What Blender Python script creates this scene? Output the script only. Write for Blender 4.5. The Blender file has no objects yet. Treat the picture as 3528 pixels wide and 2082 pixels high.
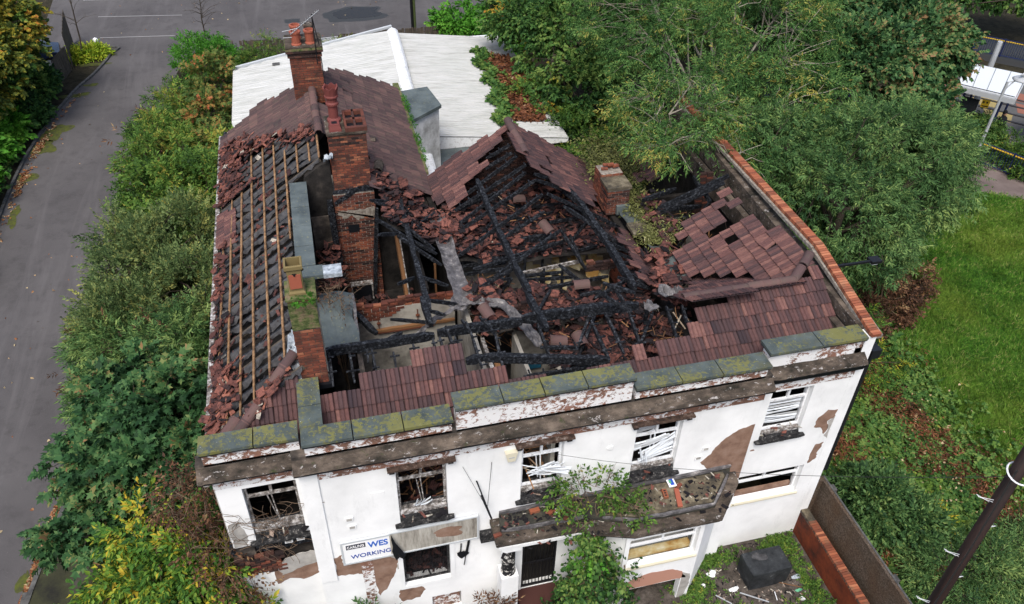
import bpy, math, random
import numpy as np
from math import sin, cos, pi, radians
from mathutils import Vector, Matrix, Euler

random.seed(7)
rng = np.random.default_rng(11)
SC = bpy.context.scene
COL = SC.collection

# ---------------------------------------------------------------- camera, sky, sun, exposure
CAM = Vector((1.4788, -11.7614, 20.2026))
cam_d = bpy.data.cameras.new('camera')
cam_o = bpy.data.objects.new('camera', cam_d)
COL.objects.link(cam_o)
_R = ((0.96907669, -0.24581549, 0.02156644), (-0.13889056, -0.61560446, -0.77571939), (0.20396024, 0.7487362, -0.63070938))
cam_o.matrix_world = Matrix(((_R[0][0], -_R[1][0], -_R[2][0], CAM.x),
                             (_R[0][1], -_R[1][1], -_R[2][1], CAM.y),
                             (_R[0][2], -_R[1][2], -_R[2][2], CAM.z), (0, 0, 0, 1)))
cam_d.sensor_width = 36.0
cam_d.lens = 28.772
cam_d.clip_start = 0.1
cam_d.clip_end = 1200.0
SC.camera = cam_o

SUN_EL, SUN_AZ = radians(58), radians(205)
world = bpy.data.worlds.new('World')
SC.world = world
world.use_nodes = True
wn = world.node_tree
bg = wn.nodes['Background']
sky = wn.nodes.new('ShaderNodeTexSky')
sky.sky_type = 'NISHITA'
sky.sun_disc = False
sky.sun_elevation = SUN_EL
sky.sun_rotation = SUN_AZ
sky.air_density = 1.0
sky.dust_density = 4.0
sky.ozone_density = 1.0
wn.links.new(sky.outputs[0], bg.inputs[0])
bg.inputs[1].default_value = 0.115
sun_d = bpy.data.lights.new('sun', 'SUN')
sun_d.energy = 1.5
sun_d.angle = radians(22)
sun_d.color = (1.0, 0.97, 0.92)
sun_o = bpy.data.objects.new('sun', sun_d)
COL.objects.link(sun_o)
# direction towards the sun: azimuth measured from +Y clockwise
_sd = Vector((sin(SUN_AZ) * cos(SUN_EL), cos(SUN_AZ) * cos(SUN_EL), sin(SUN_EL)))
sun_o.rotation_euler = _sd.to_track_quat('Z', 'Y').to_euler()
sun_o.location = (0, 0, 60)
SC.view_settings.view_transform = 'Standard'
SC.view_settings.look = 'None'
SC.view_settings.exposure = 0.85
SC.view_settings.gamma = 1.0
SC.view_settings.use_curve_mapping = False
SC.render.engine = 'CYCLES'

G = -0.24            # ground level

# ---------------------------------------------------------------- materials
def ramp(nt, stops, interp='LINEAR'):
    r = nt.nodes.new('ShaderNodeValToRGB')
    r.color_ramp.interpolation = interp
    e = r.color_ramp.elements
    while len(e) < len(stops):
        e.new(0.5)
    for i, (p, c) in enumerate(stops):
        e[i].position = p
        e[i].color = (c[0], c[1], c[2], 1) if not isinstance(c, (int, float)) else (c, c, c, 1)
    return r

class Mat:
    """small helper round a Principled material"""
    def __init__(s, name, rough=0.8, spec=0.3, col=None):
        s.m = bpy.data.materials.new(name)
        s.m.use_nodes = True
        s.nt = s.m.node_tree
        s.b = s.nt.nodes['Principled BSDF']
        s.b.inputs['Roughness'].default_value = rough
        s.b.inputs['Specular IOR Level'].default_value = spec
        if col:
            s.b.inputs['Base Color'].default_value = (*col, 1)
        s.geo = None
    def pos(s):
        if not s.geo:
            s.geo = s.nt.nodes.new('ShaderNodeNewGeometry')
        return s.geo.outputs['Position']
    def scaled(s, sc):
        mp = s.nt.nodes.new('ShaderNodeMapping')
        mp.inputs['Scale'].default_value = sc
        s.nt.links.new(s.pos(), mp.inputs[0])
        return mp.outputs[0]
    def noise(s, scale, detail=4, rough=0.55, vec=None, dist=0.0):
        n = s.nt.nodes.new('ShaderNodeTexNoise')
        n.inputs['Scale'].default_value = scale
        n.inputs['Detail'].default_value = detail
        n.inputs['Roughness'].default_value = rough
        n.inputs['Distortion'].default_value = dist
        s.nt.links.new(vec if vec is not None else s.pos(), n.inputs['Vector'])
        return n.outputs['Fac']
    def voro(s, scale, feature='F1', vec=None, out='Distance'):
        n = s.nt.nodes.new('ShaderNodeTexVoronoi')
        n.feature = feature
        n.inputs['Scale'].default_value = scale
        s.nt.links.new(vec if vec is not None else s.pos(), n.inputs['Vector'])
        return n.outputs[out]
    def attr(s, name='tint'):
        n = s.nt.nodes.new('ShaderNodeAttribute')
        n.attribute_name = name
        return n.outputs['Fac']
    def ramp(s, fac, stops, interp='LINEAR'):
        r = ramp(s.nt, stops, interp)
        s.nt.links.new(fac, r.inputs[0])
        return r.outputs[0]
    def mix(s, fac, a, b, mode='MIX'):
        n = s.nt.nodes.new('ShaderNodeMix')
        n.data_type = 'RGBA'
        n.blend_type = mode
        for v, i in ((fac, 0), (a, 6), (b, 7)):
            if isinstance(v, (int, float)):
                n.inputs[i].default_value = v if i == 0 else (v, v, v, 1)
            elif isinstance(v, tuple):
                n.inputs[i].default_value = (*v, 1)
            else:
                s.nt.links.new(v, n.inputs[i])
        return n.outputs[2]
    def math(s, op, a, b=0.0):
        n = s.nt.nodes.new('ShaderNodeMath')
        n.operation = op
        for i, v in enumerate((a, b)):
            if isinstance(v, (int, float)):
                n.inputs[i].default_value = v
            else:
                s.nt.links.new(v, n.inputs[i])
        return n.outputs[0]
    def color(s, c):
        s.nt.links.new(c, s.b.inputs['Base Color'])
        return s
    def rough(s, c):
        s.nt.links.new(c, s.b.inputs['Roughness'])
        return s
    def bump(s, h, strength=0.5, dist=0.02):
        n = s.nt.nodes.new('ShaderNodeBump')
        n.inputs['Strength'].default_value = strength
        n.inputs['Distance'].default_value = dist
        s.nt.links.new(h, n.inputs['Height'])
        s.nt.links.new(n.outputs[0], s.b.inputs['Normal'])
        return s

def soot(m, col, thr=0.52, scale=0.9, dark=(0.012, 0.012, 0.013)):
    n = m.noise(scale, 5, 0.6)
    f = m.ramp(n, [(thr, 0.0), (thr + 0.12, 0.85)])
    return m.mix(f, col, dark)

MATS = {}
def mk():
    # roof tiles
    m = Mat('concrete_tile', 0.85, 0.12)
    c = m.ramp(m.attr(), [(0, (0.038, 0.029, 0.034)), (0.4, (0.082, 0.050, 0.050)), (0.75, (0.138, 0.068, 0.062)), (1, (0.195, 0.10, 0.085))])
    c = m.mix(m.ramp(m.noise(9, 5, 0.7), [(0.35, 0.0), (0.75, 0.6)]), c, (0.045, 0.027, 0.03))
    c = m.mix(m.ramp(m.noise(45, 3, 0.8), [(0.66, 0.0), (0.74, 0.5)]), c, (0.2, 0.17, 0.14))
    m.color(c).bump(m.noise(60, 3), 0.35, 0.006); MATS['tile'] = m.m
    m = Mat('concrete_tile_old', 0.85, 0.12)
    c = m.ramp(m.attr(), [(0, (0.05, 0.036, 0.040)), (0.5, (0.092, 0.058, 0.058)), (1, (0.145, 0.085, 0.078))])
    c = m.mix(m.ramp(m.noise(5, 5, 0.7), [(0.45, 0.0), (0.8, 0.6)]), c, (0.09, 0.085, 0.065))
    m.color(c).bump(m.noise(60, 3), 0.35, 0.006); MATS['tile_old'] = m.m
    m = Mat('broken_tile', 0.85, 0.12)
    c = m.ramp(m.attr(), [(0, (0.008, 0.008, 0.010)), (0.34, (0.022, 0.018, 0.020)), (0.44, (0.062, 0.030, 0.028)), (0.66, (0.125, 0.052, 0.043)), (0.85, (0.20, 0.080, 0.062)), (0.95, (0.30, 0.12, 0.08)), (0.965, (0.4, 0.36, 0.3)), (1, (0.5, 0.47, 0.4))])
    c = m.mix(m.ramp(m.noise(7, 5, 0.7), [(0.45, 0.0), (0.62, 0.75)]), c, (0.015, 0.014, 0.016))
    m.color(c).bump(m.noise(50, 3), 0.4, 0.008); MATS['shard'] = m.m
    # bricks
    m = Mat('red_brick', 0.85, 0.2)
    c = m.ramp(m.attr(), [(0, (0.06, 0.028, 0.024)), (0.4, (0.135, 0.044, 0.03)), (0.8, (0.225, 0.07, 0.04)), (1, (0.30, 0.125, 0.07))])
    c = m.mix(m.ramp(m.noise(3.0, 5, 0.65), [(0.44, 0.0), (0.66, 0.8)]), c, (0.04, 0.025, 0.021))
    m.color(c).bump(m.noise(40, 4), 0.5, 0.01); MATS['brick'] = m.m
    m = Mat('orange_coping_brick', 0.8, 0.25)
    c = m.ramp(m.attr(), [(0, (0.13, 0.045, 0.028)), (0.6, (0.29, 0.09, 0.045)), (1, (0.40, 0.16, 0.085))])
    c = m.mix(m.ramp(m.noise(4, 5, 0.65), [(0.52, 0.0), (0.75, 0.7)]), c, (0.13, 0.11, 0.07))
    m.color(c).bump(m.noise(40, 4), 0.4, 0.008); MATS['cbrick'] = m.m
    m = Mat('mossy_brick', 0.9, 0.15)
    c = m.ramp(m.noise(6, 5, 0.7), [(0.38, (0.04, 0.06, 0.02)), (0.5, (0.10, 0.12, 0.045)), (0.62, (0.17, 0.13, 0.08))])
    m.color(c).bump(m.noise(40, 4), 0.6, 0.015); MATS['mossbrick'] = m.m
    m = Mat('soot_brick', 0.85, 0.2)
    c = m.ramp(m.attr(), [(0, (0.02, 0.014, 0.014)), (0.6, (0.05, 0.028, 0.024)), (1, (0.15, 0.06, 0.04))])
    m.color(c).bump(m.noise(40, 4), 0.5, 0.01); MATS['sootbrick'] = m.m
    m = Mat('lime_mortar', 0.95, 0.1)
    m.color(m.ramp(m.noise(12, 4), [(0.35, (0.14, 0.12, 0.1)), (0.7, (0.34, 0.31, 0.27))])); MATS['mortar'] = m.m
    m = Mat('dark_mortar', 0.95, 0.1)
    m.color(m.ramp(m.noise(12, 4), [(0.35, (0.04, 0.032, 0.026)), (0.7, (0.12, 0.10, 0.085))])); MATS['dmortar'] = m.m
    m = Mat('sooty_render', 0.95, 0.1)
    c = m.ramp(m.noise(2.5, 6, 0.65), [(0.3, (0.018, 0.017, 0.017)), (0.5, (0.06, 0.052, 0.046)), (0.7, (0.17, 0.14, 0.115))])
    m.color(c).bump(m.noise(30, 4), 0.4, 0.01); MATS['soot_render'] = m.m
    # charred timber
    m = Mat('charred_timber', 0.7, 0.16)
    c = m.ramp(m.noise(14, 5, 0.7), [(0.36, (0.003, 0.003, 0.004)), (0.53, (0.013, 0.015, 0.019)), (0.65, (0.06, 0.067, 0.078)), (0.78, (0.16, 0.165, 0.17))])
    m.color(c).bump(m.voro(22), 0.9, 0.02); MATS['char'] = m.m
    m = Mat('fresh_batten_wood', 0.75, 0.25)
    c = m.ramp(m.noise(6, 5, 0.7), [(0.3, (0.07, 0.04, 0.022)), (0.55, (0.26, 0.15, 0.075)), (0.75, (0.42, 0.28, 0.16))])
    m.color(c); MATS['batten'] = m.m
    m = Mat('bare_lath_wood', 0.8, 0.25)
    c = m.ramp(m.attr(), [(0, (0.02, 0.013, 0.01)), (0.5, (0.2, 0.1, 0.045)), (0.85, (0.38, 0.2, 0.09)), (1, (0.6, 0.52, 0.4))])
    m.color(c); MATS['lath'] = m.m
    m = Mat('weathered_wood', 0.85, 0.2)
    c = m.ramp(m.noise(8, 5, 0.7, m.scaled((1, 1, 0.2))), [(0.3, (0.035, 0.03, 0.025)), (0.7, (0.11, 0.09, 0.07))])
    m.color(c); MATS['fencewood'] = m.m
    # felt, lead
    m = Mat('roofing_felt', 0.9, 0.2)
    c = m.ramp(m.noise(5, 5, 0.65), [(0.3, (0.028, 0.028, 0.03)), (0.7, (0.085, 0.085, 0.09))])
    m.color(c).bump(m.noise(9, 4), 0.5, 0.03); MATS['felt'] = m.m
    m = Mat('slate_flashing', 0.6, 0.4)
    c = m.ramp(m.noise(1.6, 5, 0.6), [(0.3, (0.045, 0.058, 0.062)), (0.7, (0.12, 0.145, 0.145))])
    c = m.mix(m.ramp(m.noise(14, 4, 0.7), [(0.6, 0.0), (0.66, 0.6)]), c, (0.25, 0.25, 0.12))
    m.color(c).bump(m.noise(20, 4), 0.3, 0.01); MATS['slate'] = m.m
    m = Mat('burnt_lead', 0.6, 0.4)
    c = m.ramp(m.noise(5, 6, 0.7), [(0.3, (0.03, 0.028, 0.028)), (0.55, (0.12, 0.115, 0.12)), (0.75, (0.36, 0.34, 0.32))])
    m.color(c).bump(m.noise(12, 5), 0.8, 0.03); MATS['lead'] = m.m
    m = Mat('bright_flashing', 0.45, 0.5)
    c = m.ramp(m.noise(7, 5, 0.7), [(0.3, (0.12, 0.14, 0.16)), (0.6, (0.42, 0.47, 0.52)), (0.8, (0.7, 0.74, 0.78))])
    m.color(c).bump(m.noise(12, 5), 0.8, 0.03); MATS['foil'] = m.m
    # painted render
    m = Mat('white_painted_render', 0.75, 0.25)
    c = m.ramp(m.noise(0.8, 6, 0.6), [(0.3, (0.72, 0.73, 0.73)), (0.6, (0.86, 0.87, 0.87))])
    c = m.mix(m.ramp(m.noise(1.1, 7, 0.75, m.scaled((1.6, 1, 0.5))), [(0.56, 0.0), (0.78, 0.45)]), c, (0.42, 0.43, 0.43))
    c = m.mix(m.ramp(m.noise(26, 3, 0.7), [(0.68, 0.0), (0.76, 0.25)]), c, (0.4, 0.36, 0.33))
    m.color(c).bump(m.noise(14, 6, 0.7), 0.35, 0.012); MATS['white'] = m.m
    m = Mat('peeling_white_paint', 0.85, 0.2)
    n = m.noise(6.5, 7, 0.75, m.scaled((1, 1, 1.5)), 0.6)
    big = m.noise(0.9, 3)
    f = m.ramp(m.math('ADD', n, m.math('MULTIPLY', big, 0.55)), [(0.755, 0.0), (0.785, 1.0)])
    c = m.mix(f, (0.72, 0.72, 0.72), m.ramp(m.noise(3, 4), [(0.4, (0.16, 0.09, 0.065)), (0.62, (0.27, 0.135, 0.095)), (0.7, (0.09, 0.06, 0.05))]))
    m.color(c).bump(n, 0.6, 0.02); MATS['peel'] = m.m
    m = Mat('bare_brown_render', 0.9, 0.15)
    c = m.ramp(m.noise(3.5, 6, 0.65), [(0.3, (0.14, 0.085, 0.062)), (0.5, (0.235, 0.145, 0.105)), (0.75, (0.30, 0.21, 0.165))])
    m.color(c).bump(m.noise(25, 4), 0.3, 0.008); MATS['brown_render'] = m.m
    m = Mat('grey_render', 0.9, 0.15)
    c = m.ramp(m.noise(3.5, 6, 0.65), [(0.3, (0.26, 0.25, 0.235)), (0.7, (0.46, 0.44, 0.41))])
    m.color(c).bump(m.noise(25, 4), 0.3, 0.008); MATS['grey_render'] = m.m
    m = Mat('weathered_cornice', 0.9, 0.2)
    c = m.ramp(m.noise(2.6, 7, 0.7, m.scaled((0.6, 1, 1))), [(0.36, (0.020, 0.018, 0.014)), (0.5, (0.065, 0.052, 0.042)), (0.66, (0.15, 0.12, 0.095))])
    c = m.mix(m.ramp(m.noise(5, 5, 0.7), [(0.6, 0.0), (0.68, 0.8)]), c, (0.035, 0.045, 0.016))
    c = m.mix(m.ramp(m.noise(7, 6, 0.75, m.scaled((.7, 1, 2)), .5), [(0.60, 0.0), (0.64, 0.8)]), c, (0.42, 0.4, 0.39))
    m.color(c).bump(m.noise(16, 6, 0.7), 0.7, 0.03); MATS['cornice'] = m.m
    m = Mat('slate_coping', 0.8, 0.15)
    c = m.ramp(m.noise(2.2, 6, 0.65), [(0.3, (0.042, 0.055, 0.056)), (0.7, (0.10, 0.122, 0.118))])
    lich = m.math('ADD', m.noise(11, 6, 0.75), m.math('MULTIPLY', m.noise(0.9, 3), 0.9))
    c = m.mix(m.ramp(lich, [(0.95, 0.0), (1.06, 0.75)]), c, (0.17, 0.165, 0.045))
    c = m.mix(m.ramp(m.noise(4, 5, .7), [(0.5, 0.0), (0.7, 0.7)]), c, (0.10, 0.10, 0.05))
    c = m.mix(m.ramp(m.noise(28, 2, 0.7), [(0.71, 0.0), (0.73, 0.8)]), c, (0.5, 0.52, 0.5))
    m.color(c).bump(m.noise(30, 5), 0.35, 0.01); MATS['coping'] = m.m
    m = Mat('tar_edge', 0.5, 0.4, (0.006, 0.007, 0.010)); MATS['tar'] = m.m
    m = Mat('interior_plaster', 0.9, 0.15)
    c = m.ramp(m.noise(1.3, 7, 0.65), [(0.3, (0.15, 0.14, 0.125)), (0.5, (0.36, 0.34, 0.30)), (0.75, (0.5, 0.48, 0.43))])
    c = m.mix(m.ramp(m.noise(0.7, 5, 0.6), [(0.52, 0.0), (0.66, 0.8)]), c, (0.05, 0.046, 0.042))
    m.color(c).bump(m.noise(18, 5), 0.3, 0.01); MATS['plaster'] = m.m
    m = Mat('burnt_interior', 0.95, 0.1)
    c = m.ramp(m.noise(1.7, 6, 0.7), [(0.35, (0.008, 0.008, 0.008)), (0.6, (0.03, 0.027, 0.025)), (0.85, (0.10, 0.085, 0.07))])
    m.color(c).bump(m.noise(18, 5), 0.5, 0.02); MATS['burnt'] = m.m
    m = Mat('yellowed_wallpaper', 0.9, 0.15)
    c = m.ramp(m.noise(2.2, 5, 0.6), [(0.35, (0.30, 0.17, 0.05)), (0.5, (0.42, 0.33, 0.16)), (0.65, (0.5, 0.48, 0.36))])
    m.color(c); MATS['paper'] = m.m
    m = Mat('sooty_blind_slat', 0.5, 0.3)
    m.color(m.ramp(m.attr(), [(0, (0.38, 0.39, 0.40)), (0.5, (0.66, 0.70, 0.74)), (1, (0.8, 0.85, 0.9))])); MATS['slat2'] = m.m
    m = Mat('white_upvc', 0.4, 0.5)
    c = m.mix(m.ramp(m.noise(8, 5, 0.7), [(0.5, 0.0), (0.72, 0.7)]), (0.78, 0.80, 0.82), (0.28, 0.26, 0.25))
    m.color(c); MATS['upvc'] = m.m
    m = Mat('clean_white_upvc', 0.4, 0.5, (0.82, 0.84, 0.86)); MATS['upvc_clean'] = m.m
    m = Mat('scorched_window_frame', 0.7, 0.3)
    c = m.ramp(m.noise(9, 5, 0.7), [(0.35, (0.03, 0.027, 0.025)), (0.5, (0.2, 0.18, 0.165)), (0.66, (0.62, 0.62, 0.62))])
    m.color(c).bump(m.noise(30, 4), 0.5, 0.01); MATS['scorched'] = m.m
    m = Mat('charred_sill', 0.8, 0.3)
    c = m.ramp(m.noise(12, 5, 0.75), [(0.4, (0.006, 0.006, 0.007)), (0.58, (0.035, 0.035, 0.036)), (0.68, (0.3, 0.28, 0.26))])
    m.color(c).bump(m.noise(22, 5), 0.9, 0.03); MATS['charsill'] = m.m
    m = Mat('blind_slat_white', 0.5, 0.4, (0.8, 0.86, 0.9)); MATS['slat'] = m.m
    # back roof
    m = Mat('white_corrugated_roof', 0.55, 0.35)
    st = m.noise(3, 6, 0.7, m.scaled((0.25, 3.0, 1)))
    c = m.ramp(st, [(0.3, (0.28, 0.29, 0.27)), (0.5, (0.42, 0.43, 0.42)), (0.7, (0.50, 0.51, 0.51))])
    c = m.mix(m.ramp(m.noise(0.35, 5, 0.65), [(0.5, 0.0), (0.7, 0.6)]), c, (0.36, 0.38, 0.36))
    c = m.mix(m.ramp(m.noise(2.2, 6, 0.8, m.scaled((0.5, 6, 1))), [(0.62, 0.0), (0.68, 0.6)]), c, (0.10, 0.09, 0.07))
    tr = m.math('MULTIPLY', m.attr(), m.ramp(m.noise(1.1, 5, 0.7), [(0.3, 0.35), (0.65, 1.0)]))  # trough mask: grime tone that also puts the rib shading into the colour
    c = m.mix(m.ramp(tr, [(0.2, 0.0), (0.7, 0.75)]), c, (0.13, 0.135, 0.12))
    m.color(c); MATS['corr'] = m.m
    m = Mat('stained_white_box', 0.8, 0.25)
    c = m.ramp(m.noise(1.6, 6, 0.7), [(0.35, (0.3, 0.3, 0.29)), (0.6, (0.66, 0.67, 0.67))])
    m.color(c); MATS['boxwhite'] = m.m
    # ground
    m = Mat('asphalt', 0.88, 0.15)
    c = m.ramp(m.noise(0.22, 5, 0.6), [(0.3, (0.054, 0.051, 0.053)), (0.7, (0.094, 0.089, 0.090))])
    c = m.mix(m.ramp(m.noise(60, 3, 0.7), [(0.4, 0.0), (0.8, 0.35)]), c, (0.2, 0.19, 0.19))
    c = m.mix(m.ramp(m.noise(1.4, 6, 0.75), [(0.5, 0.0), (0.75, 0.55)]), c, (0.04, 0.037, 0.038))
    c = m.mix(m.ramp(m.noise(0.5, 5, 0.7, m.scaled((1.6, .16, 1)), .8), [(0.5, 0.0), (0.68, 0.45)]), c, (0.135, 0.128, 0.13))
    c = m.mix(m.ramp(m.noise(25, 2, 0.8), [(0.68, 0.0), (0.74, 0.5)]), c, (0.22, 0.21, 0.2))
    m.color(c).bump(m.noise(70, 3), 0.3, 0.01); MATS['asphalt'] = m.m
    m = Mat('mossy_pavement', 0.9, 0.2)
    c = m.ramp(m.noise(1.3, 6, 0.7), [(0.35, (0.018, 0.018, 0.015)), (0.55, (0.04, 0.042, 0.022)), (0.75, (0.07, 0.066, 0.06))])
    m.color(c).bump(m.noise(40, 3), 0.4, 0.01); MATS['mosspave'] = m.m
    m = Mat('road_moss', 0.95, 0.1)
    c = m.ramp(m.noise(5, 5, 0.7), [(0.35, (0.05, 0.05, 0.03)), (0.6, (0.085, 0.10, 0.02))])
    m.color(c); MATS['moss'] = m.m
    m = Mat('kerb_stone', 0.9, 0.2)
    m.color(m.ramp(m.noise(5, 5, 0.7), [(0.35, (0.045, 0.045, 0.045)), (0.7, (0.13, 0.13, 0.125))])); MATS['kerb'] = m.m
    m = Mat('soil', 0.95, 0.1)
    c = m.ramp(m.noise(2.2, 7, 0.75), [(0.35, (0.014, 0.013, 0.009)), (0.55, (0.036, 0.032, 0.02)), (0.75, (0.07, 0.055, 0.04))])
    m.color(c).bump(m.noise(25, 5), 0.7, 0.03); MATS['soil'] = m.m
    m = Mat('yard_dirt', 0.95, 0.1)
    c = m.ramp(m.noise(3.5, 7, 0.75), [(0.35, (0.03, 0.026, 0.022)), (0.55, (0.085, 0.072, 0.062)), (0.75, (0.15, 0.13, 0.115))])
    m.color(c).bump(m.noise(25, 5), 0.7, 0.03); MATS['yard'] = m.m
    m = Mat('lawn_turf', 0.95, 0.1)
    c = m.ramp(m.noise(0.9, 5, 0.65), [(0.3, (0.02, 0.055, 0.01)), (0.7, (0.05, 0.11, 0.014))])
    m.color(c); MATS['turf'] = m.m
    m = Mat('grass_blade', 0.7, 0.1)
    c = m.ramp(m.attr(), [(0, (0.02, 0.06, 0.012)), (0.5, (0.062, 0.175, 0.018)), (0.8, (0.14, 0.27, 0.035)), (1, (0.32, 0.32, 0.12))])
    c = m.mix(m.ramp(m.noise(0.28, 4), [(0.42, 0.0), (0.7, 0.55)]), c, (0.15, 0.20, 0.028))
    m.color(c); MATS['blade'] = m.m
    m = Mat('lawn_water', 0.25, 0.12, (0.022, 0.018, 0.014)); MATS['puddle'] = m.m
    m = Mat('wet_asphalt', 0.5, 0.5, (0.028, 0.026, 0.022)); MATS['wet'] = m.m
    m = Mat('pebbledash', 0.95, 0.15)
    c = m.ramp(m.noise(26, 4, 0.8), [(0.35, (0.04, 0.03, 0.022)), (0.55, (0.105, 0.08, 0.06)), (0.72, (0.26, 0.22, 0.19))])
    c = m.mix(m.ramp(m.noise(1.2, 4), [(0.45, 0.0), (0.7, 0.5)]), c, (0.09, 0.045, 0.02))
    m.color(c).bump(m.noise(30, 4, 0.8), 0.9, 0.03); MATS['dash'] = m.m
    m = Mat('paving', 0.9, 0.2)
    c = m.ramp(m.noise(1.1, 5), [(0.3, (0.11, 0.085, 0.08)), (0.7, (0.18, 0.145, 0.135))])
    m.color(c); MATS['paving'] = m.m
    simple = dict(
        blue_metal=((0.012, 0.02, 0.075), .5), galv=((0.36, 0.38, 0.40), .45), black_plastic=((0.010, 0.011, 0.014), .45),
        black_iron=((0.008, 0.008, 0.01), .5), yellow=((0.62, 0.40, 0.02), .5), terracotta=((0.30, 0.085, 0.05), .75),
        darkpot=((0.15, 0.04, 0.035), .7), buffpot=((0.17, 0.13, 0.055), .85), green_post=((0.05, 0.07, 0.02), .8),
        sign_white=((0.86, 0.87, 0.87), .4), sign_blue=((0.02, 0.12, 0.5), .5), sign_dkblue=((0.015, 0.055, 0.3), .5), sign_navy=((0.008, 0.01, 0.03), .5),
        alum=((0.5, 0.53, 0.55), .35), lightglobe=((0.85, 0.85, 0.85), .3), linewhite=((0.26, 0.26, 0.26), .8),
        blanket=((0.012, 0.015, 0.018), .8), carpaint=((0.03, 0.045, 0.09), .25), carglass=((0.01, 0.012, 0.015), .1),
        tramroof=((0.62, 0.66, 0.70), .4), redpave=((0.24, 0.10, 0.07), .9), yellowpave=((0.30, 0.24, 0.10), .9), greypave=((0.09, 0.09, 0.09), .9),
        rail=((0.03, 0.028, 0.03), .6), pinkbrick=((0.42, 0.22, 0.16), .9), redpaint=((0.06, 0.022, 0.018), .8), rust=((0.12, 0.04, 0.02), .9),
        cream=((0.62, 0.58, 0.45), .6), skin=((0.4, 0.22, 0.15), .6), coat=((0.008, 0.009, 0.012), .9), gullgrey=((0.35, 0.37, 0.4), .8), gullwhite=((0.8, 0.8, 0.78), .8),
        bluebag=((0.02, 0.08, 0.45), .4), greenbit=((0.1, 0.35, 0.2), .5), twig=((0.10, 0.075, 0.055), .9), palebark=((0.22, 0.2, 0.16), .9), bark=((0.05, 0.04, 0.03), .95),
        stem=((0.10, 0.13, 0.045), .8), deadtwig=((0.13, 0.09, 0.06), .95), cable=((0.02, 0.02, 0.02), .6), ring=((0.7, 0.72, 0.74), .4), carpetgreen=((0.1, 0.13, 0.11), .95), teal=((0.02, 0.12, 0.2), .6),
        polewood=((0.022, 0.012, 0.010), .7), redwall=((0.17, 0.03, 0.015), .85))
    for k, (c, r) in simple.items():
        MATS[k] = Mat(k, r, 0.35, c).m
    # red painted yard wall with dark stains
    m = Mat('red_stained_wall', 0.85, 0.2)
    c = m.ramp(m.noise(1.3, 6, 0.7), [(0.35, (0.035, 0.016, 0.013)), (0.5, (0.13, 0.03, 0.014)), (0.75, (0.24, 0.055, 0.02))])
    m.color(c).bump(m.noise(25, 4), 0.4, 0.01); MATS['redwall'] = m.m
    m = Mat('creosoted_pole', 0.7, 0.3)
    c = m.ramp(m.noise(6, 5, 0.7, m.scaled((1, 1, 0.15))), [(0.3, (0.006, 0.004, 0.004)), (0.7, (0.028, 0.013, 0.010))])
    m.color(c).bump(m.noise(20, 4, 0.7, m.scaled((1, 1, 0.1))), 0.5, 0.01); MATS['polewood'] = m.m
    m = Mat('black_tarpaulin', 0.6, 0.4)
    c = m.ramp(m.noise(5, 6, 0.7), [(0.35, (0.008, 0.010, 0.012)), (0.62, (0.03, 0.034, 0.038)), (0.75, (0.11, 0.115, 0.12))])
    m.color(c).bump(m.noise(14, 5), 0.5, 0.02); MATS['blanket'] = m.m
    m = Mat('scorched_fascia', 0.85, 0.2)
    c = m.ramp(m.noise(2.5, 6, 0.7, m.scaled((2.4, 1, 0.35))), [(0.3, (0.10, 0.085, 0.07)), (0.5, (0.33, 0.31, 0.27)), (0.72, (0.52, 0.50, 0.45))])
    m.color(c); MATS['fascia'] = m.m
    m = Mat('peeling_black_column', 0.6, 0.3)
    c = m.ramp(m.noise(5.5, 6, 0.65, m.scaled((1, 1, 1.5)), 1.2), [(0.52, (0.008, 0.008, 0.01)), (0.55, (0.6, 0.58, 0.54))], 'CONSTANT')
    m.color(c).bump(m.noise(8, 5), 0.5, 0.02); MATS['column'] = m.m
    m = Mat('flat_roof_grit', 0.95, 0.1)
    c = m.ramp(m.noise(2.3, 6, 0.7), [(0.35, (0.035, 0.033, 0.03)), (0.52, (0.10, 0.085, 0.06)), (0.68, (0.24, 0.21, 0.15))])
    c = m.mix(m.ramp(m.voro(3.2), [(0.12, 0.75), (0.16, 0.0)]), c, (0.025, 0.027, 0.03))
    m.color(c).bump(m.noise(30, 5), 0.5, 0.02); MATS['grit'] = m.m
    m = Mat('dark_flat_roof', 0.9, 0.2)
    c = m.ramp(m.noise(2.8, 6, 0.7), [(0.35, (0.02, 0.021, 0.02)), (0.6, (0.055, 0.052, 0.04)), (0.75, (0.1, 0.09, 0.07))])
    m.color(c).bump(m.noise(30, 5), 0.4, 0.02); MATS['darkflat'] = m.m
    m = Mat('brown_painted_hood', 0.85, 0.2)
    c = m.ramp(m.noise(6, 6, 0.7), [(0.35, (0.02, 0.015, 0.013)), (0.55, (0.085, 0.055, 0.042)), (0.7, (0.28, 0.25, 0.23))])
    m.color(c); MATS['brown_dark'] = m.m
    # glass
    m = Mat('dusty_glass', 0.15, 0.5, (0.10, 0.12, 0.12))
    m.b.inputs['Alpha'].default_value = 0.55
    MATS['glass'] = m.m
mk()

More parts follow.
